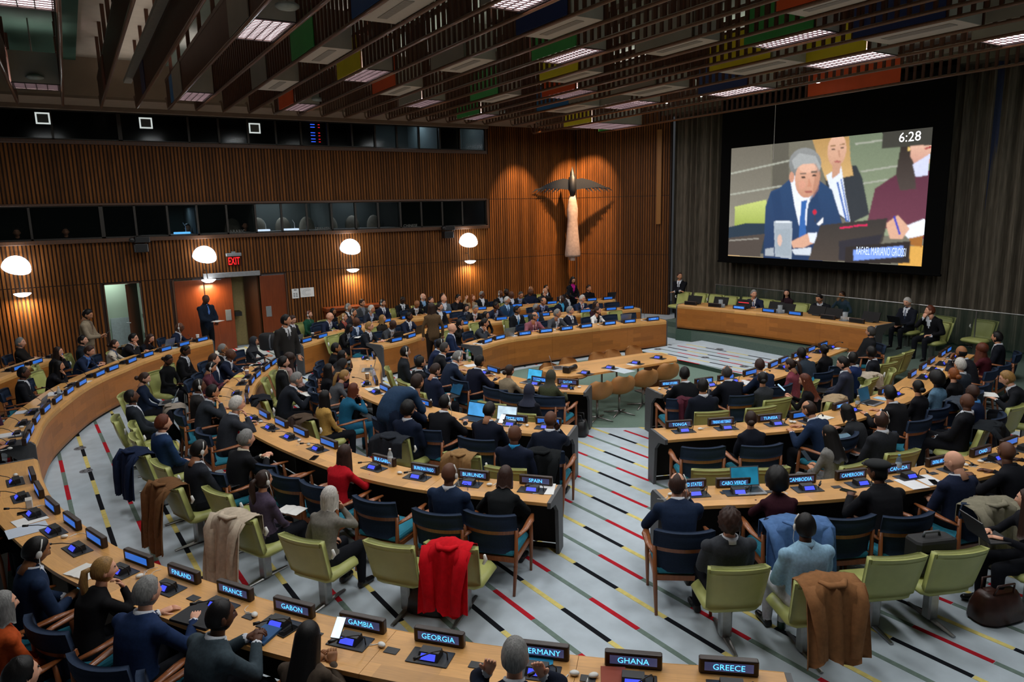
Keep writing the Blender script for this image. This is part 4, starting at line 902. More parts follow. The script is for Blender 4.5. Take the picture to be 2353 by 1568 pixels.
def sphgrid(n, m):
    th = np.linspace(-PI/2+.02, PI/2-.02, n); ph = 2*PI*np.arange(m)/m
    T, P = np.meshgrid(th, ph, indexing='ij'); d = np.stack([np.cos(T)*np.cos(P), np.cos(T)*np.sin(P), np.sin(T)], -1)
    F_ = [(i*m+j, i*m+(j+1) % m, (i+1)*m+(j+1) % m, (i+1)*m+j) for i in range(n-1) for j in range(m)]+[tuple(range(m-1, -1, -1)), tuple(range((n-1)*m, n*m))]
    return d, F_, P
G_ = lambda x, s: np.exp(-(x/s)**2)
HEADS = {}
def head_base(sex, lod):
    key = (sex, lod)
    if key in HEADS: return HEADS[key]
    n, m = (30, 40) if lod == 0 else (18, 26)
    d, F_, P = sphgrid(n, m); d = d.reshape(-1, 3); k = 1.0 if sex == 'm' else .95
    x, y, z = d[:, 0]*.099, d[:, 1]*.081, d[:, 2]*.120
    s_ = np.clip((-.015-z)/.10, 0, 1); y = y*(1-(.34 if sex == 'm' else .42)*s_); x = np.where(x < 0, x*(1-.38*s_), x*(1-.10*s_)); x = np.where((x < 0) & (z > -.03), x*1.07, x)
    fr = (d[:, 0] > .2)
    nose = G_(y, .013)*np.clip((.025-z)/.055, 0, 1)*(z > -.034)*.026
    x = x+fr*(nose-.010*G_(np.abs(y)-.032, .014)*G_(z-.014, .013)+.005*G_(z-.037, .010)*G_(y, .05)+.004*G_(z+.060, .007)*G_(y, .022)-.003*G_(z+.048, .005)*G_(y, .02)+.008*G_(z+.100, .016)*G_(y, .022))
    b = MB(); V = np.stack([x, y, z], 1); b.add(V, F_, 0)
    C = V[np.array([f_[:4] for f_ in F_])].mean(1)
    for i, c in enumerate(C):
        if c[0] > .06 and abs(c[1]) < .024 and abs(c[2]+.062) < .009: b.m[i] = 9
    for s2 in (-1, 1):
        b.ball((-.004, s2*.081, -.004), (.020, .010, .033), 8, 6, 0)
        if lod == 0: b.ball((.0745, s2*.0315, .0145), (.012, .0145, .0085), 8, 6, 7); b.ball((.0840, s2*.0315, .0145), (.004, .006, .006), 6, 5, 8)
        else: b.ball((.078, s2*.0315, .0145), (.008, .013, .006), 6, 4, 8)
        b.cbox((.086, s2*.033, .036), (.010, .034, .006), 8)
    b.tube([(-.012, 0, -.05), (-.022, 0, -.11), (-.038, 0, -.20)], [.050*k, .050*k, .060*k], 12, 0)
    r = (np.array(b.v)*[k, k, k], b.f, np.array(b.m)); HEADS[key] = r; return r
HANDS = {}
def hand_base(side, curl, lod):
    key = (side, curl, lod)
    if key in HANDS: return HANDS[key]
    b = MB(); n = 6 if lod == 0 else 5
    s_ = -1 if side == 'R' else 1                                      # thumb side: +Y for the right hand, -Y for the left
    pr = [(-.02, .026, .020), (.02, .036, .017), (.06, .042, .015), (.085, .040, .012)]
    V = [];
    for x, w, t in pr: V += [(x, w*math.cos(a), t*math.sin(a)) for a in np.linspace(0, 2*PI, 10, endpoint=False)]
    b.add(V, [tuple(range(9, -1, -1)), tuple(range(30, 40))]+[(i*10+j, i*10+(j+1) % 10, (i+1)*10+(j+1) % 10, (i+1)*10+j) for i in range(3) for j in range(10)])
    for i, (y, L) in enumerate(((.030, .070), (.010, .080), (-.010, .074), (-.029, .058))):
        y = -s_*y; a = curl*.5; q_ = A_(.080, y, .0); P = [q_]
        for k, fr in enumerate((.45, .32, .25)):
            q_ = q_+L*fr*A_(math.cos(a), 0, -math.sin(a)); P.append(q_); a += curl*.8
        b.tube(P, [.0095, .009, .0082, .006], n)
    y = -s_; P = [A_(.015, y*.030, -.004), A_(.045, y*.052, -.014), A_(.072, y*.060, -.024), A_(.092, y*.056, -.034-.01*curl)]
    b.tube(P, [.014, .0115, .010, .007], n)
    r = (np.array(b.v), b.f); HANDS[key] = r; return r
def frame(fd, upv):
    x = fd/np.linalg.norm(fd); z = upv-x*np.dot(upv, x); z /= np.linalg.norm(z)+1e-9; return np.stack([x, np.cross(z, x), z], 1)
def rotm(yaw, pitch, roll=0):
    return np.array(Matrix.Rotation(yaw, 3, 'Z') @ Matrix.Rotation(pitch, 3, 'Y') @ Matrix.Rotation(roll, 3, 'X'))
# ---- hair shells on the head's own frame
def hairline(P, back=-.075):
    a = np.abs((P+PI) % (2*PI)-PI); return np.interp(np.degrees(a), [0, 35, 55, 70, 88, 108, 180], [.072, .066, .045, -.005, -.012, -.052, back])
HAIRS = {}
def hair_mesh(style, lod):
    key = (style, lod)
    if key in HAIRS: return HAIRS[key]
    n, m = (26, 34) if lod == 0 else (16, 22)
    d, F_, P = sphgrid(n, m); T = np.arcsin(np.clip(d[..., 2], -1, 1)); d = d.reshape(-1, 3); P = P.reshape(-1); z = d[:, 2]*.122
    thick = dict(short=.075, buzz=.03, crop=.055, curly=.24, afro=.42, bald=.03, balding=.045, wavy=.12).get(style, .075)
    hl = hairline(P); t = np.clip((z-hl)/.016, 0, 1)
    a = np.degrees(np.abs((P+PI) % (2*PI)-PI))
    if style == 'bald': t = t*np.clip((.045-z)/.02, 0, 1)*np.clip((a-62)/15, 0, 1)
    if style == 'balding': t = t*np.clip(1-np.clip((z-.06)/.02, 0, 1)*np.clip((150-a)/40, 0, 1), 0, 1)
    nz = np.sin(P*7+z*70)*.5+np.sin(P*11-z*130+1)*.5
    amp = dict(curly=.12, afro=.05, wavy=.05, short=.014, crop=.01).get(style, .008)
    mult = .90+t*(.10+thick+amp*nz)
    if style == 'afro': mult = .9+np.clip((z-(hl-.02))/.03, 0, 1)*(.10+.62+.05*nz)
    if style == 'short': mult += t*.05*np.clip((z-.05)/.05, 0, 1)*(d[:, 0] > -.2)
    s_ = np.clip((-.015-z)/.10, 0, 1)
    x = d[:, 0]*.097*np.where(d[:, 0] < 0, 1.07, 1)*mult; y = d[:, 1]*.081*mult*(1+.03*t); zz = z*(1+(mult-1)*.8)
    b = MB(); b.add(np.stack([x, y, zz], 1), F_)
    def cape(L, a0, wtop, wbot, back, n1=8, n2=16):
        o = []; 
        for s2 in (0, 1):
            for i in range(n1):
                u = i/(n1-1); zz_ = .03-u*L; rw = wtop+(wbot-wtop)*u; bk = .108+back*u*u
                for j in range(n2+1):
                    ph = a0+(2*PI-2*a0)*j/n2; rip = 1+.05*math.sin(j*2.4+i*.6)-(.09 if s2 else 0)
                    o.append((bk*math.cos(ph)*rip*(1.0 if math.cos(ph) < 0 else .9), rw*math.sin(ph)*rip, zz_-.02*math.sin(j*1.7)*u))
        k = n2+1; h_ = n1*k; fc = []
        for s2 in (0, 1):
            for i in range(n1-1):
                for j in range(n2): q_ = (s2*h_+i*k+j, s2*h_+i*k+j+1, s2*h_+(i+1)*k+j+1, s2*h_+(i+1)*k+j); fc.append(q_ if s2 else q_[::-1])
        for j in range(n2): fc.append(((n1-1)*k+j, (n1-1)*k+j+1, h_+(n1-1)*k+j+1, h_+(n1-1)*k+j))
        b.add(o, fc)
    if style in ('long', 'longcurly'): cape(.42 if style == 'long' else .34, 1.15, .090, .125 if style == 'long' else .15, .05)
    if style == 'bob': cape(.17, .95, .092, .100, .0)
    if style in ('bun', 'lowbun'): b.ball((-.135, 0, .045 if style == 'bun' else -.02), (.045, .05, .045), 12, 8)
    if style == 'topbun': b.ball((-.07, 0, .14), (.05, .05, .045), 12, 8)
    if style == 'pony': b.tube([(-.105, 0, .035), (-.15, 0, .02), (-.165, 0, -.08), (-.15, 0, -.22), (-.14, .01, -.30)], [.022, .03, .038, .028, .008], 10)
    if style == 'longcurly' : b.ball((-.03, 0, .03), (.125, .11, .12), 14, 9)
    r = (b.v, b.f); HAIRS[key] = r; return r
def hijab_mesh(lod):
    d, F_, P = sphgrid(22, 30); d = d.reshape(-1, 3); P = P.reshape(-1); z = d[:, 2]*.122; a = np.degrees(np.abs((P+PI) % (2*PI)-PI))
    op = ((a/52)**2+((z+.02)/.095)**2) < 1; mult = np.where(op, .86, 1.16)
    b = MB(); b.add(np.stack([d[:, 0]*.099*mult, d[:, 1]*.079*mult, z*(1+(mult-1)*.8)], 1), F_)
    n = 20; V = []
    for zz_, rx, ry, xo in ((-.03, .080, .085, -.035), (-.09, .085, .088, -.025), (-.14, .10, .105, -.03), (-.19, .13, .15, -.045), (-.235, .145, .175, -.05)):
        V += [(xo+rx*math.cos(t_)*(1+.03*math.sin(5*t_)), ry*math.sin(t_), zz_) for t_ in np.linspace(0, 2*PI, n, endpoint=False)]
    b.add(V, [(i*n+j, (i+1)*n+j, (i+1)*n+(j+1) % n, i*n+(j+1) % n) for i in range(4) for j in range(n)]); return b.v, b.f
SK = dict(a='#d9a184', b='#c28a68', c='#96643f', d='#5b3826', e='#3b241a')
HC = dict(k='#0d0a09', n='#2b1a12', h='#36221a', r='#5a2b18', y='#94703f', g='#7c7b78', w='#bdb9b2', s='#3a3735', x='#84481f')
def cm(prefix, c, rough, **kw): return mat(prefix+'_'+c.lstrip('#'), c, rough, **kw)
m_eye = mat('eye_white', '#d8d4cc', .3); m_dark = mat('dark_brow', '#17100c', .6); m_shoe = mat('black_shoe', '#0c0b0b', .35)
m_ear = mat('white_earpiece', '#d9d8d2', .45, var=.03)
PEOPLE = []
BYL = {}
def person(px, py, pose, sex, skin, hair, hc, top, shirt=None, tie=None, legs='#14161c', seat='b', label='', turn=0, face=None, ear=None, mir=False, dist=0, hturn=0, sc=1.0, zoff=0.0, pitch=0, glasses=False, extra=None, at_z=None, pos=None):
    p = POSES[pose]; lod = 0
    B = body_base(pose, sex, 1, mir)
    sc = sc*(.96 if sex == 'f' else 1.0)*(1.0 if B['stand'] else .94)
    # head centre in the body frame
    hp = math.radians(B['head']*.8+pitch); nd = A_(math.sin(B['th']*.7), 0, math.cos(B['th']*.7)); hloc = B['nb']+nd*.138+A_(.035, 0, 0)
    hz = hloc[2]*sc+zoff
    hw = at(px, py, hz) if at_z is None else at(px, py, at_z)
    if dist: hw = hw+(hw-np.array([0, 0, CH]))*dist
    ang = (facing(hw[0], hw[1]) if face is None else math.radians(face))+math.radians(turn)
    ca, sa = math.cos(ang), math.sin(ang)
    root = A_(hw[0]-sc*(ca*hloc[0]-sa*hloc[1]), hw[1]-sc*(sa*hloc[0]+ca*hloc[1]), zoff)
    if pos is not None: root = A_(pos[0], pos[1], zoff)
    elif seat != '-' and zoff == 0:
        nd_, kk, P0, N0, T0, _z = near_desk(root[0], root[1]); t_ = float(np.dot(root[:2]-P0, N0)); want = t_
        if abs(np.dot(root[:2]-P0, T0)) < .35:
            if seat == 'b' and -.45 < t_ < 1.15: want = min(max(t_, .82), .92)
            elif seat == 'g' and -.42 < t_ < .84: want = .84 if t_ > .15 else -.42
        root[:2] += N0*(want-t_)
    if seat != '-' and pos is None:
        for _ in range(3):
            for q_ in PEOPLE:
                if q_[3]['stand']: continue
                dv = root[:2]-q_[1][:2]; dn = float(np.hypot(*dv))
                if dn < .46: root[:2] += dv/(dn+1e-6)*(.47-dn)*.7
    if hturn == 0 and not B['head'] and pose not in ('ears',) and pos is None:
        df = (math.degrees(math.atan2(12.0-root[1], 15.6-root[0])-ang)+180) % 360-180; hturn = max(-48, min(48, df*.75)) if abs(df) < 120 else 0
    dd = math.hypot(root[0], root[1])
    if dd < 8.2: B = body_base(pose, sex, 0, mir)
    else: lod = 1
    Vs = [B['V']]; Fs = [tuple(q_) for q_ in B['F']]; Ms = [B['S']]; off = len(B['V'])
    hv, hf, hm = head_base(sex, lod); RH = rotm(math.radians(hturn), hp+B['th']*.25)
    Vs.append(hv@RH.T+hloc); Fs += [tuple(off+i for i in q_) for q_ in hf]; Ms.append(hm); off += len(hv)
    for sd in 'RL':
        wr, fd, el = B['ends'][sd]; cu = .9 if pose in ('clasp', 'clasph', 'phone', 'lapphone', 'chin', 'face', 'standphone') else .45
        v, f_ = hand_base(sd, cu, lod); upv = A_(0, 0, 1) if abs(fd[2]) < .7 else A_(.9, 0, .2)*(1 if fd[0] <= 0.2 else -1)
        Vs.append((v@frame(fd, upv).T)*(.92 if sex == 'f' else 1)+wr); Fs += [tuple(off+i for i in q_) for q_ in f_]; Ms.append(np.zeros(len(f_), np.int32)); off += len(v)
    V = np.concatenate(Vs)*sc
    me = bpy.data.meshes.new('person'); me.from_pydata(V.tolist(), [], Fs); me.polygons.foreach_set('material_index', np.concatenate(Ms)); me.polygons.foreach_set('use_smooth', [True]*len(me.polygons))
    sk = cm('skin', SK[skin], .55, var=.05, scale=30, spec=.35); tp = cm('cloth', top, .85, var=.14, scale=45, bump=.12, spec=.15)
    sh_ = cm('cloth', shirt, .8, var=.06, scale=45, spec=.15) if shirt else tp; ti = cm('tie', tie, .6, var=.15, scale=90) if tie else sh_; lg = cm('cloth', legs, .85, var=.12, scale=45, spec=.15)
    lip = cm('lip', {'a': '#b46a5e', 'b': '#9c5a4a', 'c': '#74423a', 'd': '#4a2a24', 'e': '#331d19'}[skin], .5)
    for m_ in (sk, tp, sh_, lg, m_shoe, ti, sh_, m_eye, m_dark, lip): me.materials.append(m_)
    me.update()
    o = link('person', me, None, root, ang); tag(o, label, 'person')
    if shirt or sex == 'm':
        cr = (.074, .068) if sex == 'm' else (.062, .058); RC = rotm(0, B['th']*.9+.12); nn = 16; cb = MB()
        ln_ = [(1.16, -.022), (1.02, .034), (.93, .036), (1.0, -.022)]
        cb.add([tuple(((B['nb']+A_(.006, 0, -.012)+RC@A_(cr[0]*k_*math.cos(a_), cr[1]*k_*math.sin(a_), z_-(.022 if math.cos(a_) > .55 else 0)))*sc)) for k_, z_ in ln_ for a_ in 2*PI*np.arange(nn)/nn], [(i*nn+j, i*nn+(j+1) % nn, ((i+1) % 4)*nn+(j+1) % nn, ((i+1) % 4)*nn+j) for i in range(4) for j in range(nn)])
        cb.obj('collar', sh_, o, True)
    def part(nm, V_, F_, m_):
        b = MB(); b.v = [tuple(q_) for q_ in ((np.array(V_)*(.95 if sex == 'f' else 1))@RH.T+hloc)*sc]; b.f = list(F_); b.m = [0]*len(b.f); return b.obj(nm, m_, o, True)
    if hair == 'hijab': v, f_ = hijab_mesh(lod); part('headscarf', v, f_, cm('cloth', hc, .8, var=.1, scale=30))
    elif hair != 'none':
        v, f_ = hair_mesh(hair, lod); part('hair', v, f_, cm('hair', HC[hc], .5 if hair not in ('curly', 'afro', 'longcurly') else .85, var=.35, scale=22, bump=.12, spec=.3, kind='hair'))
    if extra == 'cap':
        b = MB(); b.ball((-.005, 0, .085), (.135, .115, .05), 20, 8); b.ball((.10, 0, .07), (.06, .08, .014), 14, 6); part('flat_cap', b.v, b.f, cm('cloth', '#111416', .9))
    if ear:
        s_ = 1 if ear == 'L' else -1; b = MB(); b.ball((.0, s_*.088, -.01), (.024, .015, .035), 12, 8); b.tube([(.0, s_*.09, .02), (.0, s_*.088, .06), (0, s_*.06, .115)], .006, 6); b.tube([(.01, s_*.09, -.04), (.04, s_*.09, -.14), (.07, s_*.06, -.24)], .003, 5); part('earpiece', b.v, b.f, m_ear)
    if glasses:
        b = MB()
        for s_ in (-1, 1):
            b.tube([(.094, s_*.032+.02*math.cos(t_), .014+.015*math.sin(t_)) for t_ in np.linspace(0, 2*PI, 13)], .0022, 5); b.tube([(.094, s_*.053, .018), (.02, s_*.078, .016)], .0022, 5)
        b.tube([(.094, -.012, .016), (.096, .012, .016)], .0022, 5); part('glasses', b.v, b.f, m_black)
    sl = label
    if seat in ('b', 'g'):
        chair(seat, root[0]-.01*ca, root[1]-.01*sa, ang, ('navy armchair seating the ' if seat == 'b' else 'lime green chair seating the ')+sl, 'navy teak armchairs' if seat == 'b' else 'lime green chairs', zoff)
    PEOPLE.append((o, root, ang, B, sc)); BYL[label] = PEOPLE[-1]; return o
def local(o_, v):                                                   # a point in front of a person, in world space
    o, root, ang, B, sc = o_; ca, sa = math.cos(ang), math.sin(ang); return A_(root[0]+ca*v[0]-sa*v[1], root[1]+sa*v[0]+ca*v[1], root[2]+v[2])
# ================================================================== everyone in the hall: pixel of the head, pose, looks
NV_, BK, GR, CH_, WH, BL = '#1b2740', '#111215', '#2d3036', '#23262c', '#cfd3da', '#22406e'
p = person
# --- foreground desk
p(83, 1266, 'lapphone', 'm', 'c', 'crop', 'k', '#1a2a44', WH, label='man in navy suit with earpiece, foreground desk', ear='R', turn=-8)
p(241, 1310, 'chin', 'f', 'a', 'pony', 'y', '#141416', label='woman with blonde ponytail leaning on the foreground desk', turn=0, hturn=-25)
p(306, 1379, 'desk', 'm', 'a', 'short', 'g', '#1d2f52', WH, label='man with short grey hair opposite the FRANCE nameplate', turn=6)
p(506, 1417, 'clasp', 'm', 'd', 'buzz', 'k', '#39454c', WH, label='man in slate suit with clasped hands, opposite GABON nameplate', turn=-14, hturn=-14)
p(716, 1458, 'phone', 'f', 'c', 'long', 'k', '#4a3f35', label='woman with long black hair holding a phone, opposite GAMBIA', turn=4)
p(1193, 1482, 'ears', 'm', 'a', 'short', 'g', '#121a2b', WH, label='grey haired man with both hands at his ears in front', turn=4)
p(15, 1124, 'write', 'f', 'a', 'bob', 'n', '#17181b', label='woman writing at the left edge of the picture', glasses=True)
p(6, 1392, 'lap', 'f', 'a', 'bob', 'g', '#b04a1e', label='grey haired person in orange jacket at the left edge')
p(48, 1556, 'lap', 'm', 'a', 'short', 'k', BK, label='dark haired head at the bottom left corner')
# --- aisle between the foreground desk and the BURUNDI desk
p(302, 913, 'legcross', 'm', 'd', 'crop', 'k', '#20252c', '#c9ccd4', seat='g', label='man in dark suit with crossed legs, left carpet edge', pitch=-12)
p(332, 870, 'laplaptop', 'f', 'a', 'lowbun', 'h', '#152034', seat='g', label='woman with brown bun and a laptop on her lap')
p(387, 828, 'lapphone', 'f', 'd', 'lowbun', 'k', '#0f1012', seat='g', ear='L', label='woman in black with bun and earpiece reading a phone', turn=-25)
p(426, 806, 'lapphone', 'm', 'd', 'crop', 'k', '#141417', WH, '#2a1d33', seat='g', label='young man in black suit and tie reading papers')
p(469, 828, 'lap', 'm', 'a', 'short', 'h', '#1a2438', WH, seat='b', ear='L', label='brown haired man half hidden behind the patterned dress')
p(488, 842, 'phone', 'f', 'b', 'crop', 'k', '#5a2f3a', seat='b', ear='R', label='woman in patterned red and blue dress')
p(502, 816, 'clasp', 'm', 'd', 'none', 'k', '#1a2236', WH, BK, label='bald man in navy suit with hands clasped near the doors')
p(512, 803, 'face', 'm', 'c', 'buzz', 'g', '#17191e', WH, label='grey haired man resting his cheek on his hand', glasses=True)
p(583, 785, 'type', 'f', 'b', 'hijab', '#24262c', '#2a2c32', label='woman in grey headscarf typing on a laptop', turn=0)
p(457, 887, 'lap', 'm', 'd', 'buzz', 'k', '#2c2a2a', '#a9adb5', ear='R', label='bald man in brown suit with earpiece, BURUNDI desk left end')
p(519, 897, 'chin', 'm', 'b', 'short', 'k', '#2d3239', WH, label='black haired man in grey suit resting his chin', glasses=True)
p(555, 928, 'chin', 'm', 'a', 'wavy', 'w', '#30333a', WH, label='big silver haired man in grey suit leaning on the desk', sc=1.04)
p(375, 973, 'lap', 'm', 'a', 'wavy', 'r', '#1d3354', WH, seat='g', label='red haired man in blue suit wearing a face mask', turn=10)
p(566, 1009, 'clasp', 'm', 'a', 'short', 'g', '#17181c', '#c9c0aa', '#c9c0aa', label='man in black with cream scarf and clasped hands')
p(463, 1023, 'laplaptop', 'm', 'b', 'short', 'k', '#23262d', WH, seat='g', ear='R', label='dark haired man with headset working on a lap laptop', dist=-.02)
p(606, 1104, 'lap', 'f', 'b', 'pony', 'n', '#4d4253', seat='g', ear='R', label='woman in lilac jacket with ponytail and headset')
p(758, 1142, 'face', 'f', 'a', 'bob', 'w', '#77736b', seat='g', label='silver haired woman in houndstooth jacket')
p(812, 1035, 'desk', 'f', 'a', 'long', 'h', '#b31320', label='woman in bright red jacket opposite BULGARIA')
p(1019, 1102, 'lap', 'm', 'd', 'none', 'k', '#1d2c45', WH, ear='R', label='bald man in navy suit opposite BURKINA FASO')
p(1172, 1080, 'write', 'f', 'a', 'bob', 'h', '#16191b', label='woman in black leather jacket opposite SPAIN')
# --- between the BURUNDI desk and the TIMOR-LESTE desk
p(675, 872, 'write', 'm', 'a', 'short', 'g', '#1a1e26', WH, seat='g', label='grey brown haired man in black suit writing in a notebook')
p(644, 834, 'lap', 'm', 'a', 'wavy', 'k', '#191a1c', '#b9b6aa', seat='g', ear='L', label='bearded black haired man with headset, before BURUNDI desk front')
p(668, 824, 'lap', 'f', 'd', 'longcurly', 'n', '#a5837c', seat='g', label='woman with big dark curls and dusty pink blouse')
p(747, 913, 'lap', 'f', 'b', 'long', 'k', '#b08a48', seat='g', ear='L', label='woman in mustard yellow jacket with headset')
p(791, 864, 'write', 'f', 'a', 'pony', 'y', '#4e5054', label='blonde woman with ponytail and grey top')
p(755, 857, 'lap', 'f', 'b', 'long', 'k', '#16171b', label='woman with long straight black hair beside the blonde ponytail')
p(781, 818, 'chin', 'f', 'b', 'bob', 'k', '#1b1c22', label='dark haired woman resting her chin near the standing coat man', glasses=True)
p(781, 838, 'write', 'f', 'c', 'hijab', '#171416', '#3a1c28', label='woman in black headscarf and burgundy top')
p(767, 803, 'lap', 'm', 'c', 'crop', 'k', BK, ear='L', label='dark haired man with earpiece behind the black headscarf')
p(811, 896, 'chin', 'f', 'a', 'bob', 'r', '#1c5a78', legs='#1c5a78', label='auburn haired woman in teal suit')
p(959, 879, 'bend', 'm', 'b', 'short', 'n', '#223750', WH, legs='#1a2438', seat='-', label='man in blue suit bending over the desk to talk', face=20)
p(938, 910, 'chin', 'm', 'b', 'short', 'k', '#1a2740', WH, label='black haired man in navy suit listening to the bending man')
p(938, 941, 'lap', 'm', 'b', 'curly', 'k', '#161f33', WH, seat='g', label='curly haired man in navy jacket seen from behind', turn=5)
p(1038, 920, 'desk', 'm', 'b', 'crop', 'k', '#15161b', WH, ear='R', label='man in black suit with headset before the blue laptop')
p(1124, 944, 'phone', 'm', 'b', 'short', 'k', '#151a29', WH, label='black haired man holding a lit phone, TIMOR-LESTE desk')
p(1265, 965, 'face', 'm', 'd', 'none', 'k', '#151c2c', WH, label='bald man in navy suit leaning at the TIMOR-LESTE desk end', glasses=True)
p(1183, 999, 'lap', 'm', 'd', 'none', 'k', '#141c2f', '#2b8ec4', seat='g', ear='L', label='bald man with bright blue lanyard seen from behind')
p(918, 810, 'lap', 'm', 'b', 'short', 'k', '#23272c', seat='g', ear='R', label='black haired man in grey jacket before the timber end panel')
p(966, 834, 'lap', 'm', 'b', 'short', 'k', '#17181c', WH, seat='g', label='young black haired man reading, behind the bending man')
p(1012, 791, 'desk', 'm', 'c', 'crop', 'k', '#202c4a', WH, ear='R', label='man in navy suit at the left end of QATAR desk')
p(1028, 800, 'desk', 'm', 'b', 'short', 's', '#1a1c20', WH, label='grey haired man in black, second at the QATAR desk')
p(1047, 821, 'write', 'm', 'a', 'short', 'g', '#222c40', WH, ear='R', label='grey haired man with headset at the QATAR desk')
p(1108, 830, 'desk', 'm', 'c', 'short', 'k', '#16192a', WH, label='dark haired man with glasses at the QATAR desk', glasses=True)
p(1000, 851, 'lapphone', 'm', 'a', 'short', 'n', '#1a2238', WH, seat='g', label='brown haired man in navy with a tablet on his lap')
p(1186, 848, 'type', 'f', 'b', 'lowbun', 'n', '#8a7c66', label='woman in beige jacket with low bun at a blue laptop', dist=0)
p(1262, 868, 'desk', 'f', 'b', 'hijab', '#39382a', '#3b3f2c', label='woman in olive headscarf beside the QATAR nameplate')
p(1216, 899, 'lap', 'f', 'b', 'hijab', '#1a2036', '#15171f', seat='g', label='woman in navy headscarf seen from behind')
# --- long timber fronted desk and the rows behind it (faces to the camera side)
p(1071, 758, 'lap', 'm', 'a', 'none', 'k', '#1c2a48', '#cfd6e6', '#3f5f96', label='bald man in navy suit at the left end of timber desk', turn=20)
p(1057, 742, 'face', 'f', 'b', 'long', 'k', '#1d1a18', label='dark haired woman in black leather behind the bald man', seat='g')
p(1123, 744, 'chin', 'm', 'b', 'short', 'k', '#33383f', WH, label='bearded man in grey suit opposite a silver laptop', turn=15)
p(1116, 725, 'face', 'f', 'b', 'long', 'k', '#101114', seat='g', label='woman with long black hair behind the bearded man')
p(1188, 713, 'lap', 'm', 'c', 'short', 'k', '#17191d', WH, '#3e78a8', label='man in black suit with striped blue tie', seat='g')
p(1229, 728, 'desk', 'm', 'b', 'balding', 's', '#8a5560', '#c99aa0', '#3d1c24', label='man in dusty pink suit at the PALAU nameplate', glasses=True)
p(1232, 708, 'lap', 'm', 'd', 'buzz', 'g', '#2a2f38', '#3a82d8', seat='g', label='man with light blue lanyard behind the pink suit')
p(1277, 720, 'desk', 'm', 'b', 'short', 'g', '#4a4d52', WH, label='grey haired man in mid grey suit behind PAKISTAN nameplate')
p(1310, 714, 'cross', 'm', 'a', 'short', 'g', '#161a28', WH, BK, label='man with arms crossed and dark glasses, long timber desk', glasses=True, turn=15)
p(1378, 715, 'type', 'f', 'a', 'lowbun', 'h', '#e3e3e0', '#1c1c20', label='woman in white blazer at the long timber desk')
p(992, 707, 'stand', 'f', 'b', 'long', 'n', '#5a4630', legs='#241a12', seat='-', label='standing woman in brown jacket seen from behind', face=75, dist=0)
p(1010, 706, 'lap', 'm', 'a', 'short', 'k', '#16171b', WH, label='man in black suit with glasses beside the standing woman', glasses=True)
p(1071, 707, 'write', 'f', 'a', 'bob', 'k', '#1c2438', '#9a9fae', label='woman in navy vest looking down')
p(1104, 713, 'write', 'm', 'b', 'short', 'g', '#1c1e22', WH, '#b0506a', label='grey haired man with pink tie writing')
p(1144, 704, 'desk', 'm', 'd', 'crop', 'k', '#1c2438', '#8f97b0', label='man in navy suit with pocket square, second row')
p(1165, 691, 'lap', 'm', 'b', 'short', 'w', '#26405c', '#9cc3e6', '#2f4c78', label='white haired man with bright blue shirt and striped tie')
p(1222, 684, 'write', 'm', 'b', 'crop', 's', '#20293c', '#8fa3c4', label='man with pale blue scarf looking down', glasses=True)
p(1249, 693, 'write', 'm', 'b', 'balding', 's', '#2c3450', '#a9b6e0', '#1a1d38', label='balding man in blue suit looking down')
p(1295, 689, 'lap', 'm', 'e', 'none', 'k', '#161c2c', '#3fa6d8', label='bald man with turquoise lanyard', ear='R', turn=12)
p(1306, 678, 'lap', 'm', 'd', 'crop', 'k', '#2a2d33', WH, seat='g', label='man in dark grey suit behind the turquoise lanyard')
p(1343, 688, 'clasp', 'm', 'a', 'short', 'w', '#1b2742', WH, '#a8202c', label='white haired man with red tie and clasped hands', glasses=True)
p(1369, 701, 'lap', 'f', 'b', 'long', 'n', '#3a1c26', seat='g', label='woman in burgundy dress behind the white blazer')
p(1347, 673, 'lap', 'm', 'c', 'short', 'k', '#1b1c20', WH, label='dark haired man behind the red tie man')
p(1353, 663, 'lap', 'm', 'b', 'short', 'n', BK, seat='-', label='man in black standing low against the slatted wall')
p(1316, 644, 'standhold', 'f', 'b', 'bob', 'k', '#101118', '#b3157c', '#b3157c', seat='-', legs='#0f1014', label='standing woman in black coat with magenta scarf', turn=0)
p(1017, 681, 'lap', 'f', 'a', 'long', 'n', '#1c1a1c', seat='g', label='long haired woman behind the standing brown jacket')
p(1031, 689, 'lap', 'm', 'a', 'none', 'k', '#59646e', '#c6ccd6', ear='L', label='bald man in pale grey jacket and white shirt')
p(1059, 689, 'face', 'm', 'b', 'short', 'k', '#191a1f', label='dark haired man with hand on mouth near the wall', glasses=True)
p(997, 690, 'lap', 'm', 'a', 'short', 'n', BK, seat='g', label='man mostly hidden left of the standing brown jacket')
p(1087, 685, 'hair', 'f', 'a', 'long', 'x', '#9a8668', label='auburn haired woman in beige top touching her hair')
p(1105, 678, 'lap', 'm', 'd', 'buzz', 'g', '#17181b', WH, seat='g', label='grey haired man next to the auburn haired woman')
p(1144, 674, 'lap', 'm', 'd', 'none', 'k', '#111114', '#b5c0d0', ear='R', label='bald man with white scarf in the rear row')
p(1163, 677, 'lap', 'm', 'd', 'none', 'k', '#17181b', WH, seat='g', label='bald man third from the left in the rear row')
p(1181, 673, 'lap', 'm', 'e', 'buzz', 'k', '#111216', seat='g', label='man in black in the middle of the rear row')
p(1213, 674, 'lap', 'm', 'd', 'none', 'k', '#182036', seat='b', label='bald man in navy in the rear row')
p(1220, 666, 'lap', 'm', 'c', 'none', 'k', '#15161a', seat='g', ear='R', label='bald man with earpiece close to the wall')
p(1255, 662, 'lap', 'f', 'b', 'long', 'k', '#1a1718', WH, seat='g', label='dark haired woman in the rear row near the sculpture')
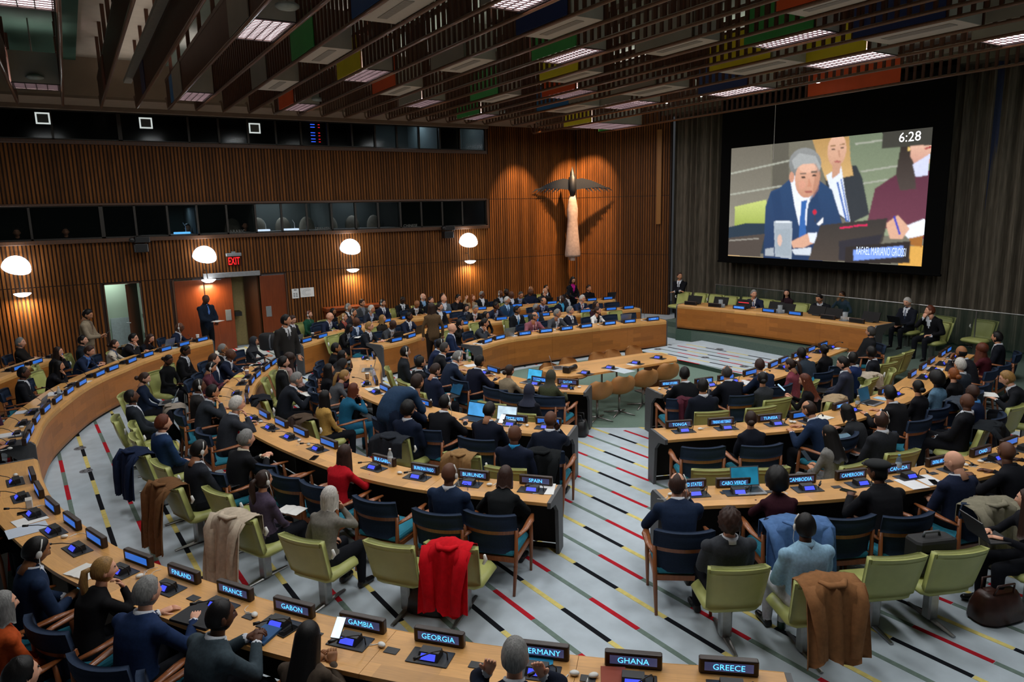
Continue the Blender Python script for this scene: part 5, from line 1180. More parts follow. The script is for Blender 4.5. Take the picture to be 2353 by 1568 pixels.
p(1253, 675, 'face', 'm', 'b', 'none', 'k', '#2a2b30', label='bald man with earpiece and hand at chin', ear='R')
# --- rows left of there, toward the doors
p(657, 737, 'stand', 'm', 'b', 'short', 'k', '#2a2826', '#c4c6c8', '#2a2a2e', seat='-', label='standing bearded man in dark coat with white shirt', face=-70)
p(672, 735, 'lapphone', 'm', 'a', 'short', 'h', '#191a20', WH, '#7a4048', seat='g', label='brown haired man behind the standing coat man')
p(710, 723, 'lap', 'f', 'a', 'short', 'r', '#1d4d38', seat='g', ear='R', label='woman in emerald green blouse')
p(752, 728, 'desk', 'm', 'a', 'none', 'k', '#1a2238', WH, '#5f6f96', label='bald man in navy suit right of the emerald blouse', glasses=True)
p(774, 731, 'lap', 'f', 'a', 'pony', 'y', '#17171a', '#a04a3c', seat='g', label='blonde woman with glasses in black', ear='R', glasses=True)
p(765, 717, 'lap', 'f', 'c', 'long', 'k', BK, seat='g', label='dark haired woman behind the blonde glasses')
p(800, 707, 'lap', 'm', 'b', 'short', 'g', '#16171b', WH, seat='g', ear='R', label='grey haired man in black before the wall counter')
p(815, 719, 'desk', 'm', 'b', 'short', 's', '#2c2c32', label='man in dark grey jacket with hands on the rear desk', ear='R')
p(832, 697, 'lap', 'm', 'b', 'short', 'n', '#3b3d3f', '#6c7078', seat='g', label='bearded man in grey with dark scarf by the wall')
p(856, 711, 'desk', 'm', 'b', 'short', 'w', '#252a36', '#a9bcd6', ear='R', label='white haired man in dark suit and blue shirt, rear desk')
p(879, 697, 'lap', 'm', 'b', 'short', 'k', '#171b2c', WH, '#3a3d52', seat='g', ear='R', label='black haired man in navy suit near the wall lamp')
p(925, 690, 'phone', 'm', 'e', 'buzz', 'k', '#121317', WH, BK, seat='g', label='man in black suit and tie holding a phone, rear row')
p(958, 699, 'write', 'm', 'c', 'none', 'k', '#17181c', WH, label='bald man in black suit writing, rear desk')
p(972, 683, 'lap', 'm', 'a', 'none', 'k', '#14161c', '#7da3c8', seat='g', ear='R', label='bald bearded man in blue shirt, rear row')
p(879, 733, 'lap', 'f', 'a', 'bob', 'y', '#2c2620', seat='g', label='woman wearing a black face mask')
p(932, 727, 'type', 'm', 'd', 'crop', 'k', '#1a2034', WH, '#6f87b0', label='man in navy suit typing at the second desk')
p(918, 747, 'write', 'm', 'e', 'none', 'k', '#3a3d42', '#b5b8be', ear='L', label='bald man in grey suit looking down at papers')
p(858, 752, 'type', 'm', 'a', 'short', 'y', '#1c1f26', WH, '#2a3350', label='fair haired man with glasses typing on a dark laptop', glasses=True)
p(817, 740, 'phone', 'm', 'd', 'none', 'k', '#24344c', '#c9d2e0', '#8fa8d0', seat='g', label='bald man in blue suit with pale tie and phone')
p(791, 754, 'write', 'f', 'd', 'bob', 'k', '#141417', '#b9bcc2', seat='g', label='woman in black cardigan holding white papers')
# --- big curved desk at the left
p(201, 723, 'standphone', 'm', 'b', 'short', 'k', '#8f816c', '#6e5f4c', '#4a2a22', legs='#8f816c', seat='-', label='standing man in beige trench coat looking at his phone', face=-20)
p(48, 788, 'cross', 'm', 'a', 'short', 'g', '#1f1c1a', label='grey haired man with folded arms, outermost left desk', turn=25)
p(120, 809, 'face', 'f', 'a', 'long', 'n', '#17161a', label='brown haired woman with hand at her mouth, left rows', turn=30, seat='g')
p(181, 783, 'lap', 'm', 'a', 'short', 'k', '#1a2128', seat='g', label='bearded man in dark teal suit at the left', turn=25)
p(205, 807, 'write', 'm', 'a', 'short', 'h', '#1b2740', '#5a83c8', label='sandy haired man in navy suit with blue tie, left desk', turn=10)
p(263, 792, 'type', 'f', 'a', 'lowbun', 'n', '#c5bcaa', '#4a5870', label='woman in cream jacket with silver laptop', turn=20)
p(306, 778, 'chin', 'm', 'a', 'short', 'k', '#1a1a1e', WH, label='young man with glasses chin on hand by the white door', glasses=True, turn=25, seat='g')
p(358, 778, 'write', 'f', 'a', 'long', 'h', '#14171f', label='woman with hair falling over her face, left desk')
p(418, 753, 'desk', 'm', 'd', 'none', 'k', '#182138', WH, ear='R', label='bald man in navy suit before the timber doors', glasses=True, turn=25)
p(473, 688, 'standhold', 'm', 'd', 'none', 'k', '#16202f', '#16202f', '#4a78c8', legs='#0f1116', seat='-', label='standing man in navy sweater reading papers at the doors', face=-60)
p(136, 842, 'chin', 'f', 'b', 'long', 'k', '#15151a', label='dark haired woman resting her cheek, big left desk', turn=25)
p(38, 859, 'lap', 'm', 'd', 'crop', 'k', '#16181d', WH, '#1c1c20', label='man in black suit with narrow dark tie, big left desk', turn=15)
p(4, 852, 'lap', 'f', 'b', 'long', 'n', '#2a2024', label='woman with glasses cut off by the left edge', glasses=True)
p(10, 926, 'face', 'f', 'a', 'bob', 'k', '#3a1c30', label='woman with burgundy sleeve and hand at face, left edge')
p(4, 976, 'write', 'm', 'b', 'short', 'k', '#1b1d2a', '#a8308c', label='person with magenta cuff writing at the left edge')
# --- dais
p(1732, 676, 'desk', 'm', 'a', 'short', 'g', '#1c2338', WH, '#2a4a86', seat='-', zoff=.27, face=183, label='man in navy suit speaking at the presiding desk', turn=10)
p(1808, 674, 'lap', 'f', 'a', 'long', 'k', '#2a1820', seat='-', zoff=.27, face=185, label='dark haired woman in burgundy on the dais')
p(1877, 672, 'lap', 'f', 'a', 'longcurly', 'y', '#1c1e26', WH, seat='-', zoff=.27, face=190, label='curly blonde woman behind the dais desk', dist=.05)
p(1882, 694, 'write', 'm', 'b', 'short', 'k', '#15171d', WH, BK, seat='-', zoff=.27, face=185, label='man looking down at the presiding desk', dist=.035)
p(1935, 679, 'face', 'f', 'c', 'short', 'n', '#39435e', seat='-', zoff=.27, face=185, label='woman in blue jacket with hand on her mouth, dais', glasses=True)
p(2085, 695, 'laplaptop', 'm', 'a', 'wavy', 'w', '#191c26', WH, '#22304c', seat='g', zoff=.27, face=175, label='white haired man working on his lap, dais side')
p(2138, 707, 'face', 'm', 'a', 'short', 'r', '#121216', WH, seat='g', zoff=.27, face=175, label='man hiding his face behind his hand, dais side', dist=-.03)
p(1562, 629, 'standcross', 'm', 'b', 'buzz', 'n', '#101116', WH, BK, seat='-', zoff=.0, face=200, label='guard in black suit standing by the curtain edge', dist=-.04, sc=.96)
# --- right hand rows
p(1573, 860, 'desk', 'm', 'b', 'short', 'k', '#101216', WH, label='man in black suit opposite REPUBLIC OF KOREA')
p(1615, 888, 'lap', 'm', 'b', 'short', 'k', '#141925', WH, seat='g', ear='R', label='black haired young man behind the REPUBLIC OF KOREA desk')
p(1672, 857, 'desk', 'm', 'b', 'balding', 's', '#12151e', WH, label='balding man in navy suit seen from behind, third desk row', glasses=True)
p(1735, 869, 'lap', 'f', 'b', 'lowbun', 'k', '#33363a', label='woman in grey vest with white hair clip', seat='g')
p(1738, 838, 'desk', 'm', 'b', 'crop', 'h', '#17233a', WH, label='brown haired man in navy at the inner right desk')
p(1816, 838, 'lapphone', 'f', 'b', 'pony', 'n', '#7c3a46', seat='g', label='woman in rose pink jacket holding a phone', turn=15)
p(1829, 811, 'chin', 'm', 'e', 'buzz', 'k', '#2a333d', label='man in slate jacket with head on his hand')
p(1894, 804, 'lap', 'f', 'e', 'bun', 'k', '#141417', label='woman with braids in black at the inner right desk')
p(1967, 760, 'back', 'm', 'b', 'wavy', 's', '#15171a', label='man wrapped in a black scarf before the dais', turn=40)
p(2002, 810, 'lap', 'm', 'd', 'crop', 'k', '#15181f', WH, seat='g', label='man in black suit right of the dais desk end', turn=30)
p(1959, 824, 'lap', 'm', 'd', 'crop', 'k', '#1b2c56', WH, seat='g', ear='L', label='man in royal blue suit behind the navy suit laptop man', turn=15)
p(1941, 833, 'laplaptop', 'm', 'a', 'short', 'k', '#1a2036', WH, seat='g', label='dark haired man in navy suit with a laptop on knees', turn=25)
p(1860, 876, 'phone', 'f', 'a', 'long', 'r', '#141214', seat='g', label='woman with long auburn hair scrolling a phone', turn=25)
p(1859, 941, 'write', 'm', 'b', 'balding', 'n', '#1a2a44', WH, label='balding man with glasses opposite TUNISIA', glasses=True, turn=20)
p(1946, 946, 'write', 'f', 'b', 'bob', 'k', '#25272a', label='woman with dark bob writing near TURKMENISTAN nameplate', turn=10)
p(2045, 905, 'desk', 'm', 'b', 'short', 'k', '#17171a', WH, label='black haired man in black behind the open silver laptop')
p(2067, 883, 'lap', 'f', 'b', 'lowbun', 'k', '#15151a', label='woman with low bun beside the denim jacket')
p(2125, 868, 'lap', 'f', 'e', 'afro', 'k', '#5a7a92', label='woman in light denim jacket with afro hair')
p(2193, 861, 'lap', 'f', 'a', 'lowbun', 'x', '#17171a', label='woman with ginger bun and glasses in black', glasses=True)
p(2206, 839, 'lap', 'm', 'b', 'short', 'w', '#2f3640', WH, label='white haired man in grey suit behind the ginger bun', glasses=True)
p(2193, 808, 'clasph', 'm', 'c', 'bald', 'k', '#232329', WH, label='bald man with hands clasped at his mouth, right desk', turn=10)
p(2266, 804, 'type', 'f', 'b', 'longcurly', 'r', '#4a1a22', label='woman with big red curls and wine red top')
p(2292, 776, 'lap', 'm', 'b', 'short', 'k', '#14171f', WH, label='black haired man at the far right of the second desk')
p(2314, 870, 'write', 'm', 'a', 'wavy', 'y', '#15171c', WH, seat='g', label='blond wavy haired man writing in a notebook', turn=25)
p(2235, 902, 'lap', 'm', 'e', 'none', 'k', '#1a2540', '#4f8fd0', label='bald man in blue sweater leaning forward, right rows', turn=15)
p(2222, 924, 'legcross', 'm', 'd', 'none', 'k', '#17181c', WH, seat='g', label='bald man in black suit with crossed legs, right rows', turn=15)
p(2025, 966, 'lap', 'm', 'a', 'balding', 'h', '#26282d', WH, seat='g', ear='R', label='balding brown haired man in charcoal with grey laptop')
p(1917, 1002, 'lapphone', 'f', 'b', 'long', 'k', '#7b7975', legs='#6f6f70', seat='g', label='woman with long black hair in grey checked suit', turn=15)
p(1734, 969, 'lap', 'f', 'b', 'lowbun', 'n', '#171b26', label='woman with brown bun seen from behind near TUNISIA')
p(1575, 1131, 'chin', 'm', 'a', 'balding', 'h', '#1a2840', WH, ear='R', label='balding man in navy suit at the aisle end, CAMBODIA desk')
p(1677, 1200, 'legcross', 'm', 'a', 'curly', 'h', '#3a3d42', WH, seat='g', ear='R', label='curly haired man in grey suit with crossed legs', turn=5)
p(1768, 1090, 'type', 'f', 'd', 'afro', 'k', '#35161f', label='woman with afro hair in burgundy suit')
p(1851, 1211, 'lap', 'm', 'd', 'crop', 'k', '#8fb4cc', legs='#b9bcc4', seat='g', ear='L', label='person in light blue jacket seen from behind', turn=5)
p(2021, 1087, 'chin', 'm', 'd', 'buzz', 'k', '#15161a', extra='cap', label='man in a black flat cap and black coat', hturn=25)
p(2193, 1062, 'lapphone', 'm', 'a', 'none', 'k', '#1a2238', WH, label='bald man in navy suit opposite CANADA', glasses=True, hturn=15)
p(2331, 1045, 'desk', 'm', 'd', 'none', 'k', '#14151b', label='man with glasses in black cut off by the right edge', glasses=True)
p(2337, 1002, 'desk', 'm', 'e', 'buzz', 'k', '#121318', label='dark head at the right edge behind the last nameplate', seat='g')
p(2362, 1150, 'type', 'f', 'a', 'long', 'h', '#14151b', seat='g', label='woman typing on a laptop cut off by the right edge', face=150)
# dim figures behind the booth glass
for bx_, by_, col_, hc_, lab_ in ((430, 520, '#3f7fb8', 'k', 'interpreter lit blue behind the lower booth glass'), (38, 530, '#101214', 'n', 'dim figure behind the far left lower booth glass'), (150, 528, '#101214', 'k', 'dim figure behind the second lower booth pane'), (562, 515, '#3a4048', 'k', 'figure with pale shirt behind the ARABIC booth glass')):
    q_ = onY(bx_, by_, 22.0); p(bx_, by_, 'desk', 'm', 'b', 'short', hc_, col_, seat='-', zoff=float(q_[2])-1.12, face=-90, label=lab_, pos=(q_[0], 22.15))
# ================================================================== nameplates and microphone consoles along the desks
m_plhouse = mat('dark_wood_nameplate', '#2c1c14', .4, kind='wood', var=.2, scale=8); m_plscr = mat('blue_nameplate_display', '#2f6fd0', .35, emit=.85, var=.12, scale=5)
m_pldim = mat('dim_nameplate_display', '#565a86', .3, emit=.42, var=.35, scale=5, spec=.6); m_ploff = mat('unlit_nameplate_display', '#0c0d10', .3)
m_pltxt = mat('bright_blue_letters', '#4fb0ff', .4, emit=2.4, var=0); m_plink = mat('faint_blue_letters', '#6fb4ff', .4, emit=1.1, var=0)
m_lcd = mat('blue_lcd', '#4a58f4', .4, emit=.95, var=.05); m_console = mat('console_black', '#121316', .5, var=.1)
def _plate_parts():
    b = MB(); b.rbox((-.185, -.026, 0), (.185, .026, .105), .008); h_ = b.mesh('housing', m_plhouse)
    b = MB(); b.box((-.152, -.0275, .025), (.152, -.0262, .085)); b.box((-.152, .0262, .025), (.152, .0275, .085)); return h_, b
ph_, pd_ = _plate_parts()
PD = {m.name: pd_.mesh('display', m) for m in (m_plscr, m_pldim, m_ploff)}
def _con():
    P = []
    b = MB(); b.rbox((-.15, -.085, 0), (.15, .085, .006), .004); P.append(('base_plate', b.mesh('base_plate', m_console)))
    b = MB(); b.add([(-.075, -.06, .004), (.075, -.06, .004), (.075, .05, .004), (-.075, .05, .004), (-.07, -.02, .05), (.07, -.02, .05), (.07, .045, .055), (-.07, .045, .055)], [(3, 2, 1, 0), (4, 5, 6, 7), (0, 1, 5, 4), (1, 2, 6, 5), (2, 3, 7, 6), (3, 0, 4, 7)]); P.append(('screen_housing', b.mesh('screen_housing', m_console)))
    b = MB(); b.add([(-.055, -.0555, .014), (.055, -.0555, .014), (.052, -.0265, .045), (-.052, -.0265, .045)], [(0, 1, 2, 3)]); b.v = [(x, y-.002, z+.001) for x, y, z in b.v]; P.append(('lcd', b.mesh('lcd', m_lcd)))
    b = MB(); b.tube([(.125, .0, .0), (.127, -.01, .06), (.11, -.06, .11), (.07, -.13, .135), (.02, -.20, .14)], .0045, 6); P.append(('gooseneck', b.mesh('gooseneck', m_black, True)))
    b = MB(); b.tube([(.02, -.20, .14), (-.01, -.235, .14)], [.011, .012], 8); P.append(('microphone_tip', b.mesh('microphone_tip', m_black, True)))
    return P
CON = _con()
def plate(x, y, z, rz, txt, state, label, group='desk nameplates'):
    r = empty('nameplate', (x, y, z), rz); tag(r, label, 'nameplate', group); link('housing', ph_, r)
    dsp = link('display', PD[(m_plscr if state == 'on' else m_pldim if state == 'dim' else m_ploff).name], r)
    if txt:
        t = text_mesh(txt, .040, .26, m_pltxt if state == 'dim' else m_plink)
        link('lettering', t, dsp, (0, -.0285, .055)); link('lettering', t, dsp, (0, .0285, .055), PI)
    return r
DN = dict(A='foreground desk', L4='big left desk', B='BURUNDI desk', C='TIMOR-LESTE desk', D='QATAR desk', E='inner right desk', F='TONGA desk', G='CAMBODIA desk', M='long timber fronted desk', R2='second rear desk', R3='rearmost desk', R5='outermost left desk', dais='presiding desk')
PL = dict(
 A=[(70, 1090, ''), (90, 1125, ''), (120, 1159, ''), (167, 1197, ''), (230, 1235, ''), (312, 1276, ''), (411, 1314, 'FINLAND'), (532, 1353, 'FRANCE'), (675, 1391, 'GABON'), (838, 1427, 'GAMBIA'), (1023, 1458, 'GEORGIA'), (1238, 1486, 'GERMANY'), (1441, 1503, 'GHANA'), (1668, 1515, 'GREECE')],
 L4=[(69, 1013, ''), (82, 982, ''), (100, 958, ''), (120, 936, ''), (146, 913, ''), (176, 894, ''), (206, 875, ''), (239, 858, ''), (274, 843, ''), (310, 827, ''), (348, 813, ''), (386, 802, ''), (423, 789, ''), (463, 778, '')],
 R5=[(41, 843, ''), (89, 830, ''), (141, 813, '')],
 B=[(619, 827, ''), (599, 842, ''), (586, 859, ''), (576, 873, ''), (575, 896, ''), (580, 913, ''), (612, 949, ''), (647, 971, ''), (689, 992, ''), (747, 1015, ''), (897, 1050, 'BULGARIA'), (993, 1069, 'BURKINA FASO'), (1102, 1085, 'BURUNDI'), (1224, 1099, 'SPAIN')],
 C=[(866, 815, ''), (875, 873, ''), (897, 889, ''), (980, 920, ''), (1186, 956, 'TIMOR-LESTE'), (1262, 968, '')],
 D=[(1142, 846, ''), (1243, 868, 'PORTUGAL'), (1312, 874, 'QATAR')],
 E=[(1532, 877, 'REPUBLIC OF KOREA'), (1607, 871, 'REPUBLIC OF MOLDOVA'), (1657, 864, ''), (1716, 852, ''), (1759, 834, ''), (1789, 823, ''), (1815, 812, ''), (1850, 799, ''), (1874, 788, '')],
 F=[(1550, 968, 'TONGA'), (1656, 963, 'TRINIDAD AND TOBAGO'), (1762, 954, 'TUNISIA'), (1830, 945, ''), (1917, 927, 'TURKMENISTAN'), (2022, 891, ''), (2077, 855, ''), (2100, 837, ''), (2123, 826, ''), (2144, 809, ''), (2163, 798, '')],
 G=[(1574, 1109, 'UNITED STATES'), (1680, 1109, 'CABO VERDE'), (1834, 1099, 'CAMBODIA'), (1951, 1088, 'CAMEROON'), (2063, 1071, 'CANADA'), (2152, 1054, 'CENTRAL AFRICAN REP.'), (2238, 1033, 'CHAD'), (2306, 1011, '')],
 M=[(1141, 784, 'PHILIPPINES'), (1172, 776, 'PANAMA'), (1211, 768, 'PALAU'), (1255, 760, 'PAKISTAN'), (1306, 754, 'OMAN'), (1358, 749, 'NORWAY'), (1409, 744, 'NORTH MACEDONIA'), (1458, 739, 'NIGERIA'), (1506, 733, 'NIGER')],
 R2=[(922, 782, ''), (956, 772, ''), (1034, 752, ''), (1078, 744, ''), (1163, 734, ''), (1213, 728, ''), (1262, 724, ''), (1352, 715, ''), (1405, 710, ''), (1449, 706, '')],
 R3=[(717, 782, ''), (751, 772, ''), (830, 752, ''), (901, 738, ''), (947, 731, ''), (1030, 719, ''), (1116, 711, ''), (1195, 704, ''), (1277, 696, ''), (1323, 693, ''), (1365, 689, ''), (1402, 686, '')],
 dais=[(1584, 696, '-'), (1639, 701, '-'), (1698, 707, 'RAFAEL MARIANO GROSSI'), (1761, 713, ''), (1825, 721, ''), (1896, 729, '-'), (1970, 737, '-')])
PLATES = {}
CONS = []
for k, L_ in PL.items():
    for i, (px, py, tx) in enumerate(L_):
        zt = DESKS[k][3]; q_ = at(px, py, zt+.065); dd_, _, P0, N0, T0, _ = near_desk(q_[0], q_[1], [k])
        q2 = P0+N0*.10; rz = math.atan2(N0[1], N0[0])+PI/2                 # local -Y faces the sitters
        dim = k in ('A', 'G', 'F') or tx in ('BULGARIA', 'BURKINA FASO', 'BURUNDI', 'SPAIN', 'TIMOR-LESTE', 'QATAR', 'REPUBLIC OF KOREA')
        if k in ('A',) and i < 6: dim = False
        lab = 'desk nameplate reading %s' % tx if tx and tx != '-' and k != 'dais' else 'lit blue nameplate with small lettering, %s from the left on the presiding desk' % ORD[i] if k == 'dais' and tx != '-' else ('unlit nameplate' if tx == '-' else 'blue lit nameplate')+', %s from the %s end of the %s' % (ORD[i], 'left' if k not in ('A', 'B', 'C') else 'far', DN[k])
        plate(q2[0], q2[1], zt+.001, rz, '' if tx == '-' else tx, 'off' if tx == '-' else ('dim' if dim and tx else 'on'), lab)
        if k != 'dais':
            c = P0+N0*.27; r = empty('microphone_console', (c[0], c[1], zt+.001), rz)
            tag(r, 'black microphone console with blue screen behind the '+('%s nameplate' % tx if tx else '%s nameplate of the %s' % (ORD[i], DN[k])), 'console', 'microphone consoles')
            cp = {}
            for nm, me in CON: cp[nm] = link(nm, me, {'lcd': cp.get('screen_housing'), 'microphone_tip': cp.get('gooseneck')}.get(nm) or r)
            CONS.append((k, i, c, N0, T0, zt, tx, rz))
# consoles on the centre table
for i, (px, py) in enumerate(((1345, 858), (1402, 846), (1461, 835), (1512, 823))):
    q_ = at(px, py, .75); r = empty('microphone_console', (q_[0], q_[1], .742), -PI/2+.3); tag(r, 'small black console with blue screen, %s from the left on centre table' % ORD[i], 'console', 'microphone consoles')
    for nm, me in CON[:3]: link(nm, me, r)
# ---- earphones with cords lying on the desks
def earphone(x, y, z, lab, rz=0):
    r = empty('earphone', (x, y, z), rz); tag(r, lab, 'earphone', 'white earphones on the desks')
    b = MB(); b.ball((0, 0, .016), (.034, .024, .016), 12, 8); b.obj('ear_cup', m_ear, r, True)
    b = MB(); pts = [(.03+.05*math.cos(t)+.02*t, .03+.035*math.sin(1.7*t), .003) for t in np.linspace(0, 5.5, 16)]; b.tube(pts, .0022, 5); b.obj('cord', m_ear, r, True)
for i, (k, j, c, N0, T0, zt, tx, rz) in enumerate(CONS):
    if (k in ('A', 'B', 'G', 'F', 'E') and (j*7+len(k)) % 3 != 2) or (k in ('L4', 'M', 'C', 'D') and j % 2 == 0):
        s_ = T0*(.24 if (i % 2) else -.25); earphone(c[0]+s_[0]-N0[0]*.02, c[1]+s_[1]-N0[1]*.02, zt+.001, 'white earphone lying beside the '+('%s nameplate' % tx if tx else '%s nameplate of the %s' % (ORD[j], DN[k])), rz+.3*i)
for k, j, c, N0, T0, zt, tx, rz in CONS:
    if k in ('A', 'G') and tx:
        s_ = T0*.33; b = MB(); b.rbox((-.05, -.035, 0), (.05, .035, .004), .003); tag(b.obj('desk_socket_cover', m_console, None, False, (c[0]+s_[0], c[1]+s_[1], zt+.001), rz), 'flat black socket cover on the desk beside the %s nameplate' % tx, 'socket cover')
# ================================================================== empty chairs (pixel of the top of the back)
def empty_chair(kind, px, py, label, turn=0, face=None, z=0.0, top=.80, keep=False):
    q_ = at(px, py, top+z); a = (facing(q_[0], q_[1]) if face is None else math.radians(face))+math.radians(turn)
    off = .29 if kind == 'b' else .30; x, y = q_[0]+math.cos(a)*off, q_[1]+math.sin(a)*off
    if z == 0:
        dd_, kk, P0, N0, T0, _ = near_desk(x, y); t_ = float(np.dot(np.array([x, y])-P0, N0))
        if kind == 'b' and -.4 < t_ < .85: x, y = x+N0[0]*(.86-t_), y+N0[1]*(.86-t_)
        if kind == 'g' and -.42 < t_ < .9: w_ = (.95 if t_ > .2 else -.42); x, y = x+N0[0]*(w_-t_), y+N0[1]*(w_-t_)
    x0, y0 = x, y
    for _ in range(4):
        for cx, cy, _c in CHAIRS.values():
            dn = math.hypot(x-cx, y-cy)
            if dn < .54: x += (x-cx)/(dn+1e-6)*(.55-dn); y += (y-cy)/(dn+1e-6)*(.55-dn)
    if math.hypot(x-x0, y-y0) > .22: x, y = x0, y0
    if not keep and min(math.hypot(x-cx, y-cy) for cx, cy, _c in CHAIRS.values()) < .40: return None
    return chair(kind, x, y, a, label, dict(b='navy teak armchairs', g='lime green chairs', t='tan shell chairs')[kind], z), x, y, a
EB = [(893, 1131, 'opposite BURKINA FASO, right of the red jacket'), (700, 1083, 'left of the red jacket woman'), (1897, 1152, 'between burgundy suit and flat cap'), (1584, 1006, 'opposite the TONGA nameplate'), (1557, 912, 'with a patterned scarf at REPUBLIC OF KOREA'), (1675, 907, 'behind the balding man, inner right desk'),
      (1018, 990, 'opposite the blue laptop, TIMOR-LESTE desk'), (1114, 1004, 'left of the bright blue lanyard'), (1176, 906, 'left of the navy headscarf'), (1259, 913, 'behind the olive headscarf'), (1093, 882, 'behind the dark glasses at QATAR desk'), (1429, 733, 'behind the NORTH MACEDONIA nameplate'), (1460, 726, 'behind the NIGERIA nameplate'), (1386, 704, 'second rear desk right of the burgundy dress'), (1425, 702, 'last on the second rear desk'),
      (88, 881, 'beside the man with narrow dark tie'), (60, 922, 'left desk below the white papers'), (240, 835, 'beside the sandy haired man, big left desk'), (722, 742, 'in front of the emerald blouse'), (1190, 747, 'behind the PALAU nameplate, left'), (650, 1060, 'behind the cream scarf man'), (2225, 845, 'next to the white haired man, TONGA desk'), (1925, 842, 'inner right desk beside the braids')]
for px, py, l_ in EB: empty_chair('b', px, py, 'empty navy armchair '+l_, keep='scarf' in l_)
EG = [(1626, 948, 'behind TRINIDAD AND TOBAGO nameplate'), (1759, 932, 'behind TUNISIA nameplate'), (1642, 1080, 'behind CABO VERDE nameplate'), (1766, 1077, 'behind the burgundy suit'), (2038, 1045, 'behind CANADA nameplate'), (2066, 1282, 'empty in the right foreground'), (2212, 1268, 'holding a black briefcase'), (890, 1252, 'left of the red coat, foreground'), (1013, 1255, 'under the red coat'),
      (290, 956, 'leftmost above the carpet stripes'), (296, 974, 'second of the left carpet group'), (305, 1004, 'third of the left carpet group'), (362, 1066, 'between the navy puffer and the brown coat'), (492, 1130, 'between the brown and the cream coats'), (1060, 1045, 'under the camel jacket'), (859, 1010, 'behind BULGARIA nameplate'), (1128, 927, 'between two laptops at QATAR desk'), (990, 782, 'beside the timber end panel'), (1411, 715, 'behind NORTH MACEDONIA nameplate'), (1383, 695, 'behind the second rear desk'), (1266, 702, 'beside the balding blue suit'),
      (1994, 863, 'first of the right hand row of five'), (2016, 850, 'second of the right hand row of five'), (2045, 835, 'third of the right hand row of five'), (2063, 818, 'fourth of the right hand row of five'), (2087, 808, 'last of the right hand row of five'), (2301, 954, 'by the right edge behind the crossed legs man'), (2343, 934, 'cut off by the right edge'), (75, 856, 'left rows behind the dark tie man'), (105, 838, 'left rows behind the hand at mouth woman')]
GC = {}
for px, py, l_ in EG: GC[l_] = empty_chair('g', px, py, 'lime green chair '+l_, keep=any(k in l_ for k in ('coat', 'camel', 'briefcase', 'first of', 'foreground')))
for i, (px, py) in enumerate(((1575, 671), (1613, 674), (1647, 677), (1683, 681), (1713, 683), (1763, 688), (1793, 692), (1843, 697))):
    empty_chair('g', px, py, 'lime green chair on the dais, %s from the left' % ORD[i], face=183, z=.27)
for i, (px, py) in enumerate(((2172, 727), (2205, 731), (2268, 736))): empty_chair('g', px, py, 'lime green chair at the right of the dais, %s of three' % ORD[i], face=175, z=.27)
for i, (px, py, a) in enumerate(((1297, 824, -60), (1364, 811, -70), (1398, 805, -80), (1447, 796, -85), (1252, 836, -45))):
    q_ = at(px, py, .74); chair('t', q_[0], q_[1]-.27, math.radians(-90), 'tan shell chair behind the centre table, %s from the left' % ORD[(1, 2, 3, 4, 0)[i]], 'tan shell chairs')
for i, (px, py) in enumerate(((1380, 880), (1432, 868), (1487, 853), (1537, 838))):
    q_ = at(px, py, .74); chair('t', q_[0]+.1, q_[1]+.22, math.radians(75), 'tan shell chair in front of the centre table, %s from the left' % ORD[i], 'tan shell chairs')
# ================================================================== coats hung over chair backs
def coat(x, y, a, w, drop, col, label, name='coat', sleeve=True, zt=.835, back=.36):
    r = empty(name, (x, y, 0), a); tag(r, label, 'coat')
    b = MB(); nu, nv = 18, 22; m_ = cm('coat', col, .9, var=.14, scale=25, bump=.2, spec=.12)
    for s_ in (0, 1):
        for i in range(nv):
            t = i/(nv-1); L_ = t*(drop+.30)
            if L_ < .22: xx, z = -.17, zt-.22+L_
            elif L_ < .30: u = (L_-.22)/.08; xx, z = -.17-.26*u, zt+.03*math.sin(PI*u)
            else: xx, z = -.43-.04*math.sin((L_-.3)*3)-(back-.33)*(L_-.3), zt-(L_-.30)
            for j in range(nu):
                u = -1+2*j/(nu-1); fo = .022*math.sin(u*11+1.3)*min(1, L_*2)+.012*math.sin(u*23+L_*4); ww = w*(1+.12*max(0, L_-.3)); th_ = .014 if s_ else 0
                b.v.append((xx-(fo+th_)*(1 if L_ > .26 else -.6), u*ww/2*(1-.08*(L_ < .25)), max(.02, z-.04*abs(u)*(1 if .2 < L_ < .34 else .2)+.03*math.sin(u*5)*t)))
    k = nu; h_ = nu*nv
    for s_ in (0, 1):
        for i in range(nv-1):
            for j in range(nu-1): q_ = (s_*h_+i*k+j, s_*h_+i*k+j+1, s_*h_+(i+1)*k+j+1, s_*h_+(i+1)*k+j); b.f.append(q_ if s_ else q_[::-1]); b.m.append(0)
    ed = [(i, 0, i+1, 0) for i in range(nv-1)]+[(nv-1, j, nv-1, j+1) for j in range(nu-1)]+[(nv-1-i, nu-1, nv-2-i, nu-1) for i in range(nv-1)]+[(0, nu-1-j, 0, nu-2-j) for j in range(nu-1)]
    for i, j, i2, j2 in ed: b.f.append((i*k+j, i2*k+j2, h_+i2*k+j2, h_+i*k+j)); b.m.append(0)
    b.obj('body', m_, r, True)
    if sleeve:
        for s_ in (-1, 1):
            b = MB(); b.tube([(-.38, s_*w*.40, zt-.02), (-.48, s_*w*.36, zt-.14), (-.51, s_*w*.30, zt-.34), (-.52, s_*w*.27, max(.08, zt-.55))], [.06, .065, .055, .05], 10, ell=.6); b.obj('sleeve', m_, r, True)
    b = MB(); b.tube([(-.36, -w*.22, zt+.01), (-.42, -w*.12, zt+.0), (-.42, w*.12, zt+.0), (-.36, w*.22, zt+.01)], [.02, .035, .035, .02], 8, ell=.5); b.obj('collar', m_, r, True)
    return r
